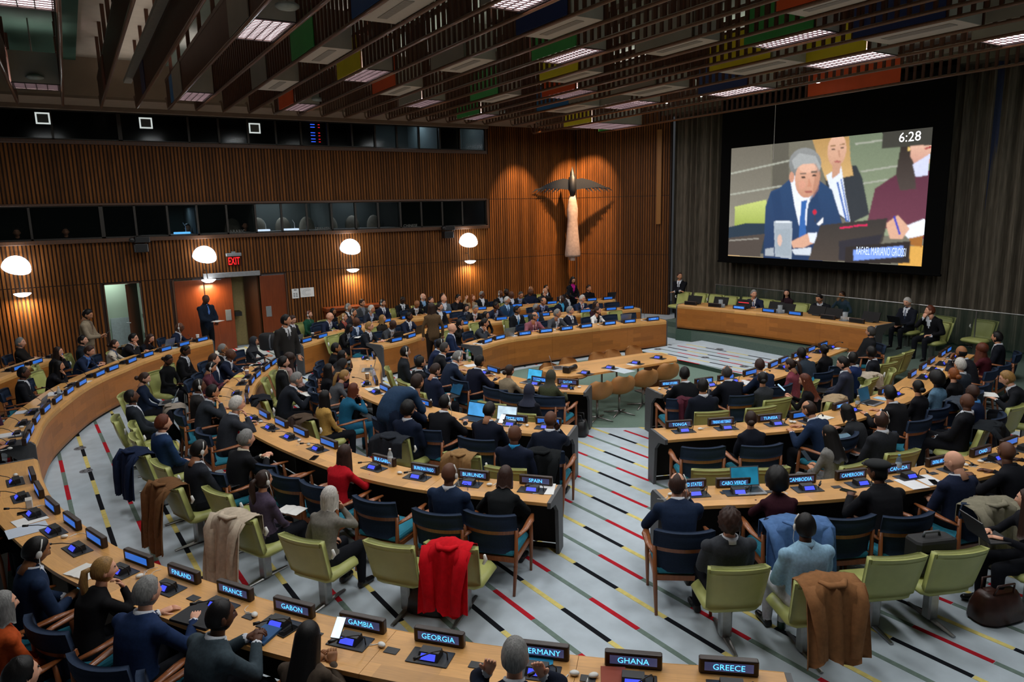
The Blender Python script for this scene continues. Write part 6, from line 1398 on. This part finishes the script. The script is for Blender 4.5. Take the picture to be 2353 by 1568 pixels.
def coat_on(key, w, drop, col, label, **kw):
    _, x, y, a = GC[key]; return coat(x, y, a, w, drop, col, label, **kw)
coat_on('under the red coat', .44, .56, '#c00f1c', 'bright red coat with fur cuff draped over a green chair', back=.40)
coat_on('under the camel jacket', .42, .34, '#8a6a44', 'camel jacket over a chair behind BURUNDI nameplate', sleeve=False)
def coat_of(who, w, drop, col, label, pre=None, **kw):
    c = [v for k, v in CHAIRS.items() if k.endswith(who)][0]; coat(c[0], c[1], c[2], w, drop, col, label, **kw)
coat_of('woman in lilac jacket with ponytail and headset', .50, .72, '#b7a894', 'cream wool coat hanging over a chair back', back=.42)
coat_of('dark haired man with headset working on a lap laptop', .48, .74, '#6a4a2e', 'brown wool coat hanging over a chair to the floor', back=.42)
coat_of('person in light blue jacket seen from behind', .48, .58, '#8a5f3c', 'camel brown coat over the chair of the light blue jacket', back=.42)
coat_of('woman with afro hair in burgundy suit', .62, .60, '#50709e', 'sky blue wool coat on an armchair behind the light blue jacket')
coat_of('bald man in navy suit opposite CANADA', .54, .45, '#7f7a68', 'khaki trench coat over an armchair at the right edge')
coat_of('red haired man in blue suit wearing a face mask', .50, .58, '#18233c', 'navy quilted puffer jacket over a green chair')
coat_of('woman in light denim jacket with afro hair', .52, .50, '#3c434c', 'slate grey coat over a chair behind the denim jacket')
coat_of('bald man in black suit with crossed legs, right rows', .50, .40, '#1c2024', 'black coat over a chair at the right rows')
coat_of('curly haired man in navy jacket seen from behind', .55, .25, '#23272e', 'charcoal quilted jacket over a chair behind BULGARIA nameplate', sleeve=False)
coat_of('bald man in navy suit leaning at the TIMOR-LESTE desk end', .50, .55, '#15181a', 'black leather jacket over the chair of the leaning bald man')
coat_of('with a patterned scarf at REPUBLIC OF KOREA', .26, .5, '#4a1e2a', 'burgundy patterned scarf over the armchair at the aisle', sleeve=False, name='scarf')
coat_of('woman in mustard yellow jacket with headset', .48, .34, '#4a3c30', 'taupe coat over a chair behind the mustard jacket', sleeve=False)
coat_of('woman with long auburn hair scrolling a phone', .46, .34, '#a08a6c', 'beige jacket over the chair of the auburn haired woman', sleeve=False)
coat_of('first of the right hand row of five', .40, .22, '#b3a694', 'cream jacket folded over a green chair', sleeve=False)
coat_of('bald man in brown suit with earpiece, BURUNDI desk left end', .42, .70, '#8d8377', 'long pale grey coat over a chair near BURUNDI desk', sleeve=False)
coat_of('woman with hair falling over her face, left desk', .40, .22, '#8a785c', 'beige coat folded over a chair by the doors', sleeve=False)
coat_of('grey brown haired man in black suit writing in a notebook', .46, .45, '#1a1c22', 'black puffer jacket over a chair before the timber front')
coat_of('man with arms crossed and dark glasses, long timber desk', .40, .4, '#d4cdbd', 'cream coat over the chair behind the crossed arms man', sleeve=False)
# ================================================================== things on desks, laps, chairs and floor
m_alu = mat('aluminium_laptop', '#8d9094', .35, metal=.6, var=.04); m_blklap = mat('black_laptop', '#16171a', .4)
def laptop(x, y, z, rz, lit, lab, dark=False, open_=105, e=.9):
    """rz: direction from the user to the screen"""
    r = empty('laptop', (x, y, z), rz); tag(r, lab, 'laptop', 'laptops'); m_ = m_blklap if dark else m_alu
    b = MB(); b.rbox((-.11, -.155, 0), (.11, .155, .014), .006); b.obj('keyboard_base', m_, r)
    b = MB(); b.box((-.06, -.13, .0142), (.085, .13, .0155)); b.obj('keys', m_black, r)
    a = math.radians(open_-90); R_ = np.array(Matrix.Rotation(a, 3, 'Y'))
    b = MB(); b.cbox((0, 0, .105), (.008, .31, .21)); b.v = [tuple(R_@np.array(v)+[.11, 0, .012]) for v in b.v]; lid = b.obj('lid', m_, r)
    b = MB(); b.add([tuple(R_@np.array(v)+[.11, 0, .012]) for v in ((-.0048, -.145, .015), (-.0048, .145, .015), (-.0048, .145, .2), (-.0048, -.145, .2))], [(0, 3, 2, 1)]); b.obj('display', mat('laptop_display_'+lit.lstrip('#'), lit, .3, emit=e, var=.25, scale=7) if lit else m_black, lid)
    return r
def desk_dir(x, y): return facing(x, y)
for i, (px, py, lit, lab, dark) in enumerate((
    (1222, 878, '#48b4e6', 'open laptop with bright blue screen at the QATAR desk', False), (1088, 962, '#4ea0e0', 'open laptop with blue screen on the TIMOR-LESTE desk', True), (1158, 972, '#cde6f6', 'open laptop with white page on the TIMOR-LESTE desk', False),
    (1712, 1122, '#1d6f8c', 'open laptop with teal screen on the CAMBODIA desk', False), (2008, 925, '#1b4258', 'open silver laptop with dark blue screen on the TONGA desk', False), (322, 797, '#30506a', 'silver laptop of the cream jacket woman', False), (78, 945, '#30506a', 'silver laptop on the big left desk near the left edge', False),
    (1160, 772, '#405a70', 'silver laptop opposite the bearded man in grey', False), (1428, 738, '#405a70', 'silver laptop opposite the white blazer', False), (905, 782, '#203040', 'dark laptop of the fair haired man', True), (955, 766, '#203040', 'dark laptop of the navy suit man, second desk', True), (606, 808, '#6a7a80', 'laptop of the grey headscarf woman', False), (845, 850, '#507080', 'silver laptop near the tumbler at TIMOR-LESTE desk left end', False), (1275, 702, '#203040', 'dark laptop in front of the balding blue suit', True), (1330, 668, '#203040', 'dark laptop on the rearmost desk near the sculpture', True), (45, 1018, '#203040', 'black laptop at the near end of the big left desk', True))):
    q_ = at(px, py, .75); dd_, kk, P0, N0, T0, zt = near_desk(q_[0], q_[1]); t_ = float(np.dot(q_[:2]-P0, N0)); c = P0+N0*min(max(t_, .24), .40)
    laptop(c[0], c[1], zt+.002, math.atan2(-N0[1], -N0[0]), lit, lab, dark)
def lap_of(who, lit, lab, dark=False, v=(.36, 0, .585), rz=0):
    P = BYL[who]; q_ = local(P, v); laptop(q_[0], q_[1], q_[2], P[2]+rz, lit, lab, dark, 115)
lap_of('woman with brown bun and a laptop on her lap', '#2fa6c4', 'laptop with turquoise screen on a lap at the left'); lap_of('dark haired man with headset working on a lap laptop', '#2a86c8', 'laptop with blue window on the lap of the headset man', True)
lap_of('dark haired man in navy suit with a laptop on knees', '#1e6a86', 'laptop with teal screen on navy suit knees', True); lap_of('balding brown haired man in charcoal with grey laptop', '#6a8698', 'laptop with pale grey screen on the charcoal suit lap'); lap_of('woman typing on a laptop cut off by the right edge', '#10161c', 'black laptop of the woman at the right edge', True, v=(.42, 0, .70))
lap_of('brown haired man in navy with a tablet on his lap', '#16405c', 'tablet computer on the lap of the navy suit man', True); lap_of('white haired man working on his lap, dais side', '#10161c', 'dark laptop on the lap of the white haired man', True, v=(.36, 0, .60))
q_ = at(1262, 848, .75); laptop(7.55, 10.75, .742, math.radians(150), '#303a40', 'silver laptop beside a camera lens on the centre table')
r = empty('camera_lens', (7.62, 10.42, .80), .4); tag(r, 'black camera lens lying on the centre table left end', 'camera')
b = MB(); b.tube([(-.14, 0, 0), (-.1, 0, 0), (0, 0, 0), (.12, 0, 0)], [.035, .045, .042, .05], 14); b.obj('barrel', m_black, r, True); b = MB(); b.rbox((-.24, -.07, -.055), (-.14, .07, .06), .015); b.obj('camera_body', m_black, r)
# ---- sheets, notebooks, folders
def sheet(x, y, z, rz, w, h_, col, lab, th=.003, name='paper_sheet', cat='paper', book=False):
    r = empty(name, (x, y, z), rz) if book else None
    m_ = mat('sheet_'+col.lstrip('#'), col, .75, var=.04, scale=6)
    if not book:
        b = MB(); b.rbox((-h_/2, -w/2, 0), (h_/2, w/2, th), .0015); o = b.obj(name, m_, None, False, (x, y, z), rz); return tag(o, lab, cat)
    tag(r, lab, cat)
    for s_ in (-1, 1):
        b = MB(); n = 7; V = []
        for i in range(n):
            t = i/(n-1); V += [(-h_/2, s_*w/2*t, .004+.012*math.sin(PI*min(1, t*1.3+.08))*(1-t)), (h_/2, s_*w/2*t, .004+.012*math.sin(PI*min(1, t*1.3+.08))*(1-t)), (h_/2, s_*w/2*t, 0), (-h_/2, s_*w/2*t, 0)]
        b.add(V, [(4*i+j, 4*i+(j+1) % 4, 4*i+4+(j+1) % 4, 4*i+4+j) for i in range(n-1) for j in range(4)]+[(4*n-4, 4*n-3, 4*n-2, 4*n-1)]); b.obj('page_block', m_, r)
    return r
SH = [(178, 1322, .30, .21, '#d8d6cf', 'open white notebook beside the blonde ponytail', 1), (62, 1222, .26, .34, '#b9c2cf', 'pale blue folder on the foreground desk at left', 0), (72, 1198, .21, .28, '#dcdcda', 'white sheet under the writing hand at left', 0), (1246, 1120, .22, .30, '#e4e4e2', 'white papers under the SPAIN nameplate', 0), (2092, 1112, .21, .29, '#dedfe0', 'white sheet right of the flat cap man', 0), (2135, 1103, .21, .29, '#dedfe0', 'white sheet with a pen opposite CANADA', 0),
      (1893, 960, .28, .20, '#dad8cf', 'open notebook of the balding man near TUNISIA', 1), (128, 905, .30, .22, '#dcdad6', 'stack of white documents on the big left desk', 0), (188, 880, .21, .29, '#d6d4d0', 'white papers under the resting cheek woman', 0), (58, 948, .21, .29, '#c8ccd4', 'white sheet beside the silver laptop at the left edge', 0), (85, 943, .15, .21, '#3d7f96', 'teal booklet on the big left desk', 0), (20, 1000, .21, .30, '#d4d4d2', 'white document pile at the near end of left desk', 0),
      (610, 1472, .15, .21, '#1f4f7e', 'blue notebook under clasped hands opposite GABON', 0), (455, 1415, .36, .28, '#1a1b1e', 'large black portfolio opposite FRANCE', 0), (868, 893, .21, .28, '#d8d6d0', 'white sheet on the TIMOR-LESTE desk near the auburn woman', 0), (841, 884, .22, .16, '#cfc8b8', 'open cream notebook on the TIMOR-LESTE desk', 1), (1088, 838, .21, .29, '#d4d6da', 'clipboard with white paper on QATAR desk', 0), (1125, 850, .15, .2, '#d4d6da', 'small white sheet beside the dark glasses', 0),
      (1300, 891, .18, .22, '#6a1c2c', 'dark red folder below the QATAR nameplate', 0), (1105, 790, .25, .3, '#d6d6d6', 'white papers at the left end of the timber fronted desk', 0), (1196, 775, .15, .2, '#d6d6d6', 'white sheet behind the PALAU nameplate', 0), (1706, 880, .24, .3, '#d4d6da', 'white papers at the inner right desk, navy man', 0), (1912, 800, .21, .29, '#d8d8d6', 'white sheet at the end of inner right desk', 0), (2145, 848, .24, .3, '#d4d4d2', 'white papers before the bald clasped hands man', 0), (2028, 915, .15, .2, '#9fbccc', 'pale blue paper beside the silver laptop on TONGA desk', 0),
      (392, 800, .2, .28, '#9cb4c0', 'blue white papers at the right end of the big left desk', 0), (690, 787, .2, .28, '#d6d6d6', 'white papers left end of the rearmost desk', 0), (518, 866, .2, .26, '#d6c45c', 'yellow pad on the BURUNDI desk', 0), (585, 830, .2, .28, '#d8dcd6', 'white and green papers beside the grey headscarf', 0), (1595, 893, .14, .2, '#d8d8d8', 'small white sheet opposite REPUBLIC OF KOREA', 0), (1560, 1130, .1, .1, '#b8343c', 'small red card opposite UNITED STATES', 0), (1240, 1497, .18, .2, '#2a9cc0', 'turquoise folder under the grey haired man in front', 0), (1410, 1560, .16, .2, '#8a3a24', 'rust coloured notebook opposite GHANA', 0), (570, 820, .24, .2, '#c9d2cc', 'sheet before the hands clasped bald man', 0)]
for px, py, w, h_, col, lab, bk in SH:
    q_ = at(px, py, .745); dd_, kk, P0, N0, T0, zt = near_desk(q_[0], q_[1]); t_ = float(np.dot(q_[:2]-P0, N0)); c = P0+N0*min(max(t_, .2), .42)
    sheet(c[0], c[1], zt+.0015, math.atan2(N0[1], N0[0])+.15*math.sin(px), w, h_, col, lab, book=bool(bk), name='notebook' if bk else 'paper_sheet', cat='notebook' if bk else 'paper', th=.02 if 'portfolio' in lab or 'notebook' in lab or 'stack' in lab or 'pile' in lab else .004)
for i, (px, py, w, h_, c_) in enumerate(((1425, 851, .5, .3, '#b9c4cc'), (1452, 838, .2, .14, '#d8d8d8'))): q_ = at(px, py, .742); sheet(q_[0], q_[1], .7415, .1, w, h_, c_, ('large printed plan on the centre table', 'small white sheet on the centre table')[i])
# ---- phones
def phone(x, y, z, R_, lit, lab):
    r = empty('phone', (x, y, z)); tag(r, lab, 'phone', 'phones'); r.rotation_euler = Matrix(R_.tolist()).to_euler()
    b = MB(); b.rbox((-.075, -.036, -.004), (.075, .036, .004), .003); b.obj('case', m_black, r); b = MB(); b.box((-.070, -.033, .004), (.070, .033, .0048)); b.obj('display', mat('phone_display_'+lit.lstrip('#'), lit, .3, emit=1.3, var=.1) if lit else mat('phone_glass', '#0a0b0d', .1), r)
for i, (px, py, lab) in enumerate(((338, 1335, 'black phone on the desk below the FINLAND nameplate'), (428, 1412, 'black phone left of the black portfolio'), (672, 1452, 'black phone right of the GABON console'), (718, 1050, 'dark phone lying on the BURUNDI desk'), (1943, 1128, 'black phone left of the flat cap man'), (2148, 1110, 'dark blue phone opposite CANADA'), (60, 1178, 'black phone under the FINLAND side papers, far left'), (1795, 966, 'brown phone left of the balding man, TONGA desk'), (2270, 1060, 'black phone near the CHAD nameplate'), (1320, 893, 'black phone below the QATAR nameplate'))):
    q_ = at(px, py, .75); dd_, kk, P0, N0, T0, zt = near_desk(q_[0], q_[1]); t_ = float(np.dot(q_[:2]-P0, N0)); c = P0+N0*min(max(t_, .2), .48); phone(c[0], c[1], zt+.006, np.array(Matrix.Rotation(math.atan2(N0[1], N0[0])+.6*math.sin(px), 3, 'Z')), None, lab)
for who, lit, lab, v in (('woman with long black hair holding a phone, opposite GAMBIA', '#d6ecf6', 'lit phone in the hand of the long haired woman', (.46, -.02, .90)), ('man in navy suit with earpiece, foreground desk', '#3a7090', 'lit phone held low by the navy suit man at left', (.38, 0, .66)), ('black haired man holding a lit phone, TIMOR-LESTE desk', '#f2f6fa', 'bright white phone screen at TIMOR-LESTE desk', (.45, -.02, .88)), ('woman in black with bun and earpiece reading a phone', '#20242a', 'dark tablet phone held by the woman with bun', (.38, 0, .67)), ('woman in rose pink jacket holding a phone', '#cfe0ee', 'lit phone held by the rose pink jacket', (.40, 0, .68)), ('woman with long auburn hair scrolling a phone', '#9cc0e0', 'lit phone held by the auburn haired woman', (.46, 0, .88)), ('woman with long black hair in grey checked suit', '#182028', 'dark phone held by the checked suit woman', (.40, 0, .68)), ('standing man in beige trench coat looking at his phone', '#30343a', 'phone held by the trench coat man', (.43, 0, 1.17)), ('bald man in blue suit with pale tie and phone', '#8fa8c8', 'phone held by the man with pale tie', (.46, 0, .88))):
    P = BYL[who]; q_ = local(P, v); phone(q_[0], q_[1], q_[2], np.array(Matrix.Rotation(P[2], 3, 'Z') @ Matrix.Rotation(math.radians(-40), 3, 'Y')), lit, lab)
for who, lab, v in (('woman in black cardigan holding white papers', 'white papers in the hands of the black cardigan woman', (.44, 0, .80)), ('standing man in navy sweater reading papers at the doors', 'white papers in the hands of the standing navy sweater', (.40, .02, 1.04)), ('woman in lilac jacket with ponytail and headset', 'open white notebook on the lilac jacket lap', (.36, 0, .60)), ('grey brown haired man in black suit writing in a notebook', 'open notebook on the black suit knee', (.44, 0, .77)), ('young man in black suit and tie reading papers', 'white papers on the lap of the young man', (.36, 0, .60)), ('blond wavy haired man writing in a notebook', 'open notebook of the blond wavy haired man', (.46, 0, .77))):
    P = BYL[who]; q_ = local(P, v); sheet(q_[0], q_[1], q_[2], P[2]+.2, .28, .2, '#dad9d4', lab, book=True, name='notebook', cat='notebook')
# ---- bottles, cups
def bottle(x, y, z, h_, r0, body, cap, lab, name='bottle', alpha=.45):
    r = empty(name, (x, y, z)); tag(r, lab, 'bottle'); b = MB(); b.lathe([(r0*.9, 0), (r0, .01), (r0, h_*.62), (r0*.85, h_*.74), (r0*.4, h_*.88), (r0*.38, h_*.93)], 14); b.obj('body', glass('bottle_'+body.lstrip('#'), body, alpha, .1), r, True)
    b = MB(); b.lathe([(r0*.45, h_*.93), (r0*.45, h_), (r0*.3, h_*1.005)], 12); b.obj('cap', mat('cap_'+cap.lstrip('#'), cap, .5), r, True)
    b = MB(); b.lathe([(r0*1.01, h_*.3), (r0*1.015, h_*.32), (r0*1.015, h_*.52), (r0*1.01, h_*.54)], 14); b.obj('wrapper', mat('wrapper_pale', '#b9c4cc', .6), r, True)
for px, py, h_, r0, bo, ca_, lab in ((908, 1072, .22, .032, '#cfd8dc', '#e8e8e8', 'clear water bottle under the BULGARIA nameplate'), (138, 915, .21, .032, '#cfd8dc', '#c8ccd0', 'clear water bottle on the big left desk'), (689, 790, .2, .03, '#3a6a90', '#3a80c8', 'blue capped bottle at the left end of rearmost desk'), (854, 862, .2, .03, '#8fa8b8', '#2a70c8', 'water bottle with blue cap on TIMOR-LESTE desk'), (860, 872, .2, .035, '#b9b6c8', '#c8c4d4', 'white tumbler on the TIMOR-LESTE desk'), (2052, 1085, .21, .032, '#6a88a0', '#4a88b8', 'blue capped bottle beside the flat cap man'), (1971, 935, .18, .033, '#9a7a4c', '#d8d4c8', 'bottle of brown drink before the silver laptop'), (1089, 822, .22, .03, '#b9c4c0', '#d8d8d8', 'clear bottle at the left end of QATAR desk'), (1099, 828, .2, .03, '#4f8a2c', '#3f9a2c', 'green bottle at the left end of QATAR desk')):
    q_ = at(px, py, .75); dd_, kk, P0, N0, T0, zt = near_desk(q_[0], q_[1]); t_ = float(np.dot(q_[:2]-P0, N0)); c = P0+N0*min(max(t_, .12), .5); bottle(c[0], c[1], zt+.001, h_, r0, bo, ca_, lab, alpha=.45 if 'tumbler' not in lab else 1)
for px, py, col, lab in ((844, 868, '#8a6a48', 'brown paper cup on the TIMOR-LESTE desk'), (567, 860, '#8a6658', 'iced coffee cup on the BURUNDI desk'), (68, 1160, '#cfcac0', 'small white carton on the foreground desk at left'), (718, 772, '#202428', 'dark coffee cup beside the emerald blouse'), (421, 772, '#c8c8c8', 'pale cup before the bald man at the doors')):
    q_ = at(px, py, .78); dd_, kk, P0, N0, T0, zt = near_desk(q_[0], q_[1]); t_ = float(np.dot(q_[:2]-P0, N0)); c = P0+N0*min(max(t_, .15), .45); r = empty('cup', (c[0], c[1], zt+.001)); tag(r, lab, 'cup'); b = MB()
    if 'carton' in lab: b.rbox((-.03, -.03, 0), (.03, .03, .09), .006); b.obj('body', mat('cup_'+col[1:], col, .6), r); b = MB(); b.add([(-.03, -.03, .088), (.03, -.03, .088), (.03, .03, .088), (-.03, .03, .088), (-.03, 0, .115), (.03, 0, .115)], [(0, 1, 5, 4), (2, 3, 4, 5), (1, 2, 5), (3, 0, 4)]); b.obj('gable_top', mat('cup_'+col[1:], col, .6), r)
    else: b.lathe([(.028, 0), (.031, .01), (.038, .10), (.037, .10)], 14); b.obj('body', mat('cup_'+col[1:], col, .6), r, True); b = MB(); b.lathe([(.041, .098), (.041, .108), (.034, .114)], 14); b.obj('lid', m_white, r, True)
# ---- reading glasses on the desk
q_ = at(1062, 1118, .745); r = empty('reading_glasses', (q_[0], q_[1], .742), facing(q_[0], q_[1])+.4); tag(r, 'black reading glasses on the BURUNDI desk', 'glasses')
b = MB()
for s_ in (-1, 1): b.tube([(.0, s_*.034+.025*math.cos(t), .02+.018*math.sin(t)) for t in np.linspace(0, 2*PI, 15)], .003, 5)
b.tube([(0, -.01, .025), (0, .01, .025)], .003, 5); b.obj('frame', m_black, r, True)
for s_ in (-1, 1): b = MB(); b.tube([(0, s_*.06, .025), (-.13, s_*.065, .006)], .0028, 5); b.obj('temple', m_black, r, True)
# ---- bags
_, gx, gy, ga = GC['holding a black briefcase']; r = empty('briefcase', (gx+.05*math.cos(ga), gy+.05*math.sin(ga), .435), ga); tag(r, 'black soft briefcase standing on a green chair', 'bag')
b = MB(); b.rbox((-.10, -.20, 0), (.10, .20, .34), .03); b.obj('body', mat('black_nylon', '#101113', .7, bump=.2), r); b = MB(); b.tube([(0, -.08, .34), (0, -.07, .38), (0, .07, .38), (0, .08, .34)], .012, 8); b.obj('handle', mat('grey_handle', '#5a5e64', .5), r, True); b = MB(); b.rbox((-.125, -.16, .05), (-.10, .16, .24), .01); b.obj('pocket', mat('black_nylon', '#101113'), r)
def handbag(px, py, col, lab, w=.38):
    q_ = at(px, py, .0); r = empty('handbag', (q_[0], q_[1], 0), facing(q_[0], q_[1])); tag(r, lab, 'bag'); m_ = mat('bag_'+col[1:], col, .4, var=.2, bump=.2)
    b = MB(); n = 16; V = []
    for z, sx, sy in ((0, .13, w/2), (.03, .15, w/2*1.06), (.15, .14, w/2), (.24, .10, w/2*.86), (.27, .07, w/2*.8)): V += [(sx*math.copysign(abs(math.cos(t))**.6, math.cos(t))*(1+.05*math.sin(5*t)), sy*math.copysign(abs(math.sin(t))**.6, math.sin(t)), z) for t in np.linspace(0, 2*PI, n, endpoint=False)]
    b.add(V, [(i*n+j, i*n+(j+1) % n, (i+1)*n+(j+1) % n, (i+1)*n+j) for i in range(4) for j in range(n)]+[tuple(range(n-1, -1, -1)), tuple(range(4*n, 5*n))]); b.obj('body', m_, r, True)
    for s_ in (-1, 1): b = MB(); b.tube([(s_*.06, -w*.25, .25), (s_*.08, -w*.2, .36), (s_*.08, w*.2, .36), (s_*.06, w*.25, .25)], .010, 7); b.obj('handle', m_, r, True)
handbag(985, 1400, '#1a100e', 'dark brown leather bag on the floor under the red coat', .42); handbag(2285, 1420, '#3a1e14', 'brown tote bag on the floor at the bottom right', .44); handbag(760, 990, '#101012', 'black handbag beside the mustard jacket', .3); handbag(1330, 1000, '#111317', 'black bag leaning at the QATAR desk end', .3)
q_ = at(1795, 1445, 0); bottle(q_[0], q_[1], 0.001, .26, .037, '#1c3a2a', '#101412', 'dark green thermos bottle on the carpet', alpha=1)
r = empty('backpack', at(618, 800, .5)*[1, 1, 0]+[0, 0, .45], 1.0); tag(r, 'dark backpack resting behind the grey headscarf woman', 'bag'); b = MB(); b.rbox((-.14, -.2, 0), (.14, .2, .42), .06); b.obj('body', mat('black_nylon', '#101113'), r, True); b = MB(); b.tube([(-.12, -.1, .4), (-.2, -.1, .3), (-.2, -.1, .1), (-.13, -.1, .04)], .02, 7, ell=.4); b.obj('strap', mat('grey_handle', '#5a5e64'), r, True)
# ---- floor outlets and air vents in the carpet
m_disc = mat('grey_floor_grille', '#8a8e94', .5, metal=.4); m_discb = mat('black_floor_lid', '#15161a', .5)
for i, (px, py, rr, dk) in enumerate(((352, 1188, .07, 1), (287, 1079, .065, 1), (198, 1083, .09, 0), (184, 1031, .09, 0), (1930, 1452, .11, 0), (178, 1212, .06, 1), (1654, 803, .10, 0), (1620, 822, .10, 0), (1512, 803, .10, 0), (1710, 843, .1, 0))):
    q_ = at(px, py, .1 if px > 1500 and py < 900 else 0); r = empty('floor_grille' if not dk else 'floor_outlet', (q_[0], q_[1], q_[2]+.001)); tag(r, ('round black outlet lid' if dk else 'round grey air grille')+' in the carpet, '+('near the cream coat', 'beside the black outlet row at left', 'between the left stripes', 'upper left beside the stripes', 'under the camel coat', 'below the left stripes', 'before the dais, middle', 'before the dais, left', 'beside the timber desk end', 'before the dais, right')[i], 'floor fitting')
    b = MB(); b.lathe([(rr, 0), (rr, .004), (rr*.97, .005)], 24); b.obj('rim', m_discb if dk else m_disc, r)
    b = MB()
    for a in np.linspace(0, 2*PI, 14, endpoint=False): b.cbox((rr*.6*math.cos(a), rr*.6*math.sin(a), .0058), (rr*.6, .006, .002), R=np.array(Matrix.Rotation(a, 3, 'Z')))
    if not dk: stuffpart(b.obj('slot', m_discb, r))
    else: b = MB(); b.cbox((rr*.5, 0, .0058), (.03, .02, .002)); b.obj('tab', m_disc, r)
# ---- dais: desk monitors, water jugs, glass railing
P_, N_, T_, zt = DESKS['dais']; m_mon = mat('dark_monitor', '#0d0908', .5, spec=.2)
for i, (px, py) in enumerate(((1597, 690), (1650, 695), (1713, 701), (1776, 707), (1800, 711), (1868, 719), (1905, 723), (1995, 733))):
    q_ = at(px, py, zt+.1); dd_, kk, P0, N0, T0, _ = near_desk(q_[0], q_[1], ['dais']); c = P0+N0*(.30+.12*(i % 2)); r = empty('desk_monitor', (c[0], c[1], zt+.001), math.atan2(N0[1], N0[0])); tag(r, 'low dark monitor on the presiding desk, %s from the left' % ORD[i], 'monitor', 'presiding desk monitors')
    b = MB(); b.cbox((.02, 0, .13), (.02, .42, .22), R=np.array(Matrix.Rotation(math.radians(22), 3, 'Y'))); b.obj('panel', m_mon, r); b = MB(); b.rbox((-.05, -.1, 0), (.09, .1, .03), .01); b.obj('foot', m_black, r)
    if i == 2: b = MB(); b.cbox((-.006, 0, .16), (.004, .3, .012), R=np.array(Matrix.Rotation(math.radians(22), 3, 'Y'))); b.obj('indicator', m_led_r, r)
for i, (px, py) in enumerate(((1676, 697), (1815, 712), (1943, 731))):
    q_ = at(px, py, zt+.05); dd_, kk, P0, N0, T0, _ = near_desk(q_[0], q_[1], ['dais']); c = P0+N0*.2; r = empty('water_jug', (c[0], c[1], zt+.001)); tag(r, 'clear water jug with glasses on the presiding desk, %s from the left' % ORD[i], 'jug')
    b = MB(); b.lathe([(.05, 0), (.055, .01), (.06, .2), (.058, .2)], 16); b.obj('jug', glass('jug_glass', '#cfd8dc', .35), r, True); b = MB(); b.lathe([(.13, 0), (.13, .008)], 20); b.obj('tray', m_alu, r)
    for s_ in (-1, 1): b = MB(); b.lathe([(.03, 0.01), (.034, .09)], 12, c=(.02, s_*.09, 0)); b.obj('glass', glass('jug_glass', '#cfd8dc', .35), r, True)
r = empty('glass_railing', (16.75, 0, .3)); tag(r, 'low glass railing in front of the curtain', 'railing'); m_rg = glass('railing_glass', '#2f4a40', .18, .05)
for i in range(8):
    y0 = 15.4-1.25*i; b = MB(); b.box((-.006, y0-1.22, .05), (.006, y0, .98)); b.obj('pane', m_rg, r); b = MB(); b.tube([(0, y0+.015, 0), (0, y0+.015, 1.0)], .016, 8); b.obj('post', m_steel, r)
b = MB(); b.tube([(0, 5.4, 1.0), (0, 15.42, 1.0)], .014, 8); b.obj('handrail', m_steel, r)
# ---- wall sculpture at the bend of the timber wall: a plain pale draped column with a dark winged form above
sp_ = onY(1316, 590, 20.3); st = onY(1316, 452, 20.3); wt = onY(1316, 425, 20.3); tp = onY(1316, 383, 20.3)
r = empty('wall_sculpture', (sp_[0], 20.3, sp_[2])); r.rotation_euler = (0, 0, math.radians(-28)); tag(r, 'pale draped column sculpture with dark spread wings on timber wall', 'sculpture')
Hc = st[2]-sp_[2]; m_pale = mat('pale_carved_wood', '#b3998a', .7, var=.15, scale=12); m_wing = mat('dark_carved_wing', '#15171c', .5, var=.2, scale=20)
b = MB(); n = 20; V = []
for t, rx, ry in ((0, .26, .16), (.03, .28, .17), (.2, .245, .16), (.45, .20, .15), (.62, .175, .14), (.70, .19, .15), (.80, .19, .14), (.92, .15, .12), (1.02, .10, .09)): V += [(rx*math.cos(a)*(1+.03*math.sin(8*a)*(t < .6)), ry*math.sin(a)*(1+.03*math.sin(8*a)*(t < .6)), t*Hc) for a in np.linspace(0, 2*PI, n, endpoint=False)]
b.add(V, [(i*n+j, i*n+(j+1) % n, (i+1)*n+(j+1) % n, (i+1)*n+j) for i in range(8) for j in range(n)]+[tuple(range(n-1, -1, -1)), tuple(range(8*n, 9*n))]); b.obj('column', m_pale, r, True)
b = MB(); b.rbox((-.08, -.08, -.14), (.08, .5, 0), .02); b.obj('bracket', m_pale, r)
zb = wt[2]-sp_[2]; ztop = tp[2]-sp_[2]
b = MB(); b.tube([(0, -.02, zb-.45), (0, -.04, zb-.15), (0, -.05, zb+.25), (0, -.04, ztop-.35), (0, -.03, ztop-.28), (0, -.02, ztop)], [.06, .14, .13, .10, .09, .008], 14); b.obj('spike', m_wing, r, True)
for s_ in (-1, 1):
    b = MB(); cr = [(0, .16, -.18), (.35, .22, -.14), (.7, .14, -.12), (1.0, .02, -.10), (1.35, -.14, -.16)]; V = []
    for x, zu, zl in cr: V += [(s_*x*.92, -.06, zb+zu), (s_*x*.92, -.02, zb+zu-.01), (s_*x*.92, -.02, zb+zl), (s_*x*.92, -.06, zb+zl)]
    b.add(V, [(4*i+j, 4*i+(j+1) % 4, 4*i+4+(j+1) % 4, 4*i+4+j) for i in range(4) for j in range(4)]+[(16, 17, 18, 19), (3, 2, 1, 0)]); b.obj('wing', m_wing, r)
    for k in range(7):
        b = MB(); x = .35+.15*k; b.add([(s_*x*.9, -.045, zb-.05-.05*(k/7)), (s_*(x+.16)*.9, -.045, zb-.06-.06*(k/7)), (s_*(x+.30)*.92, -.045, zb-.26-.03*(k % 2)), (s_*x*.9, -.03, zb-.05-.05*(k/7)), (s_*(x+.16)*.9, -.03, zb-.06-.06*(k/7)), (s_*(x+.30)*.92, -.03, zb-.26-.03*(k % 2))], [(0, 1, 2), (5, 4, 3), (0, 3, 4, 1), (1, 4, 5, 2), (2, 5, 3, 0)]); b.obj('feather', m_wing, r)
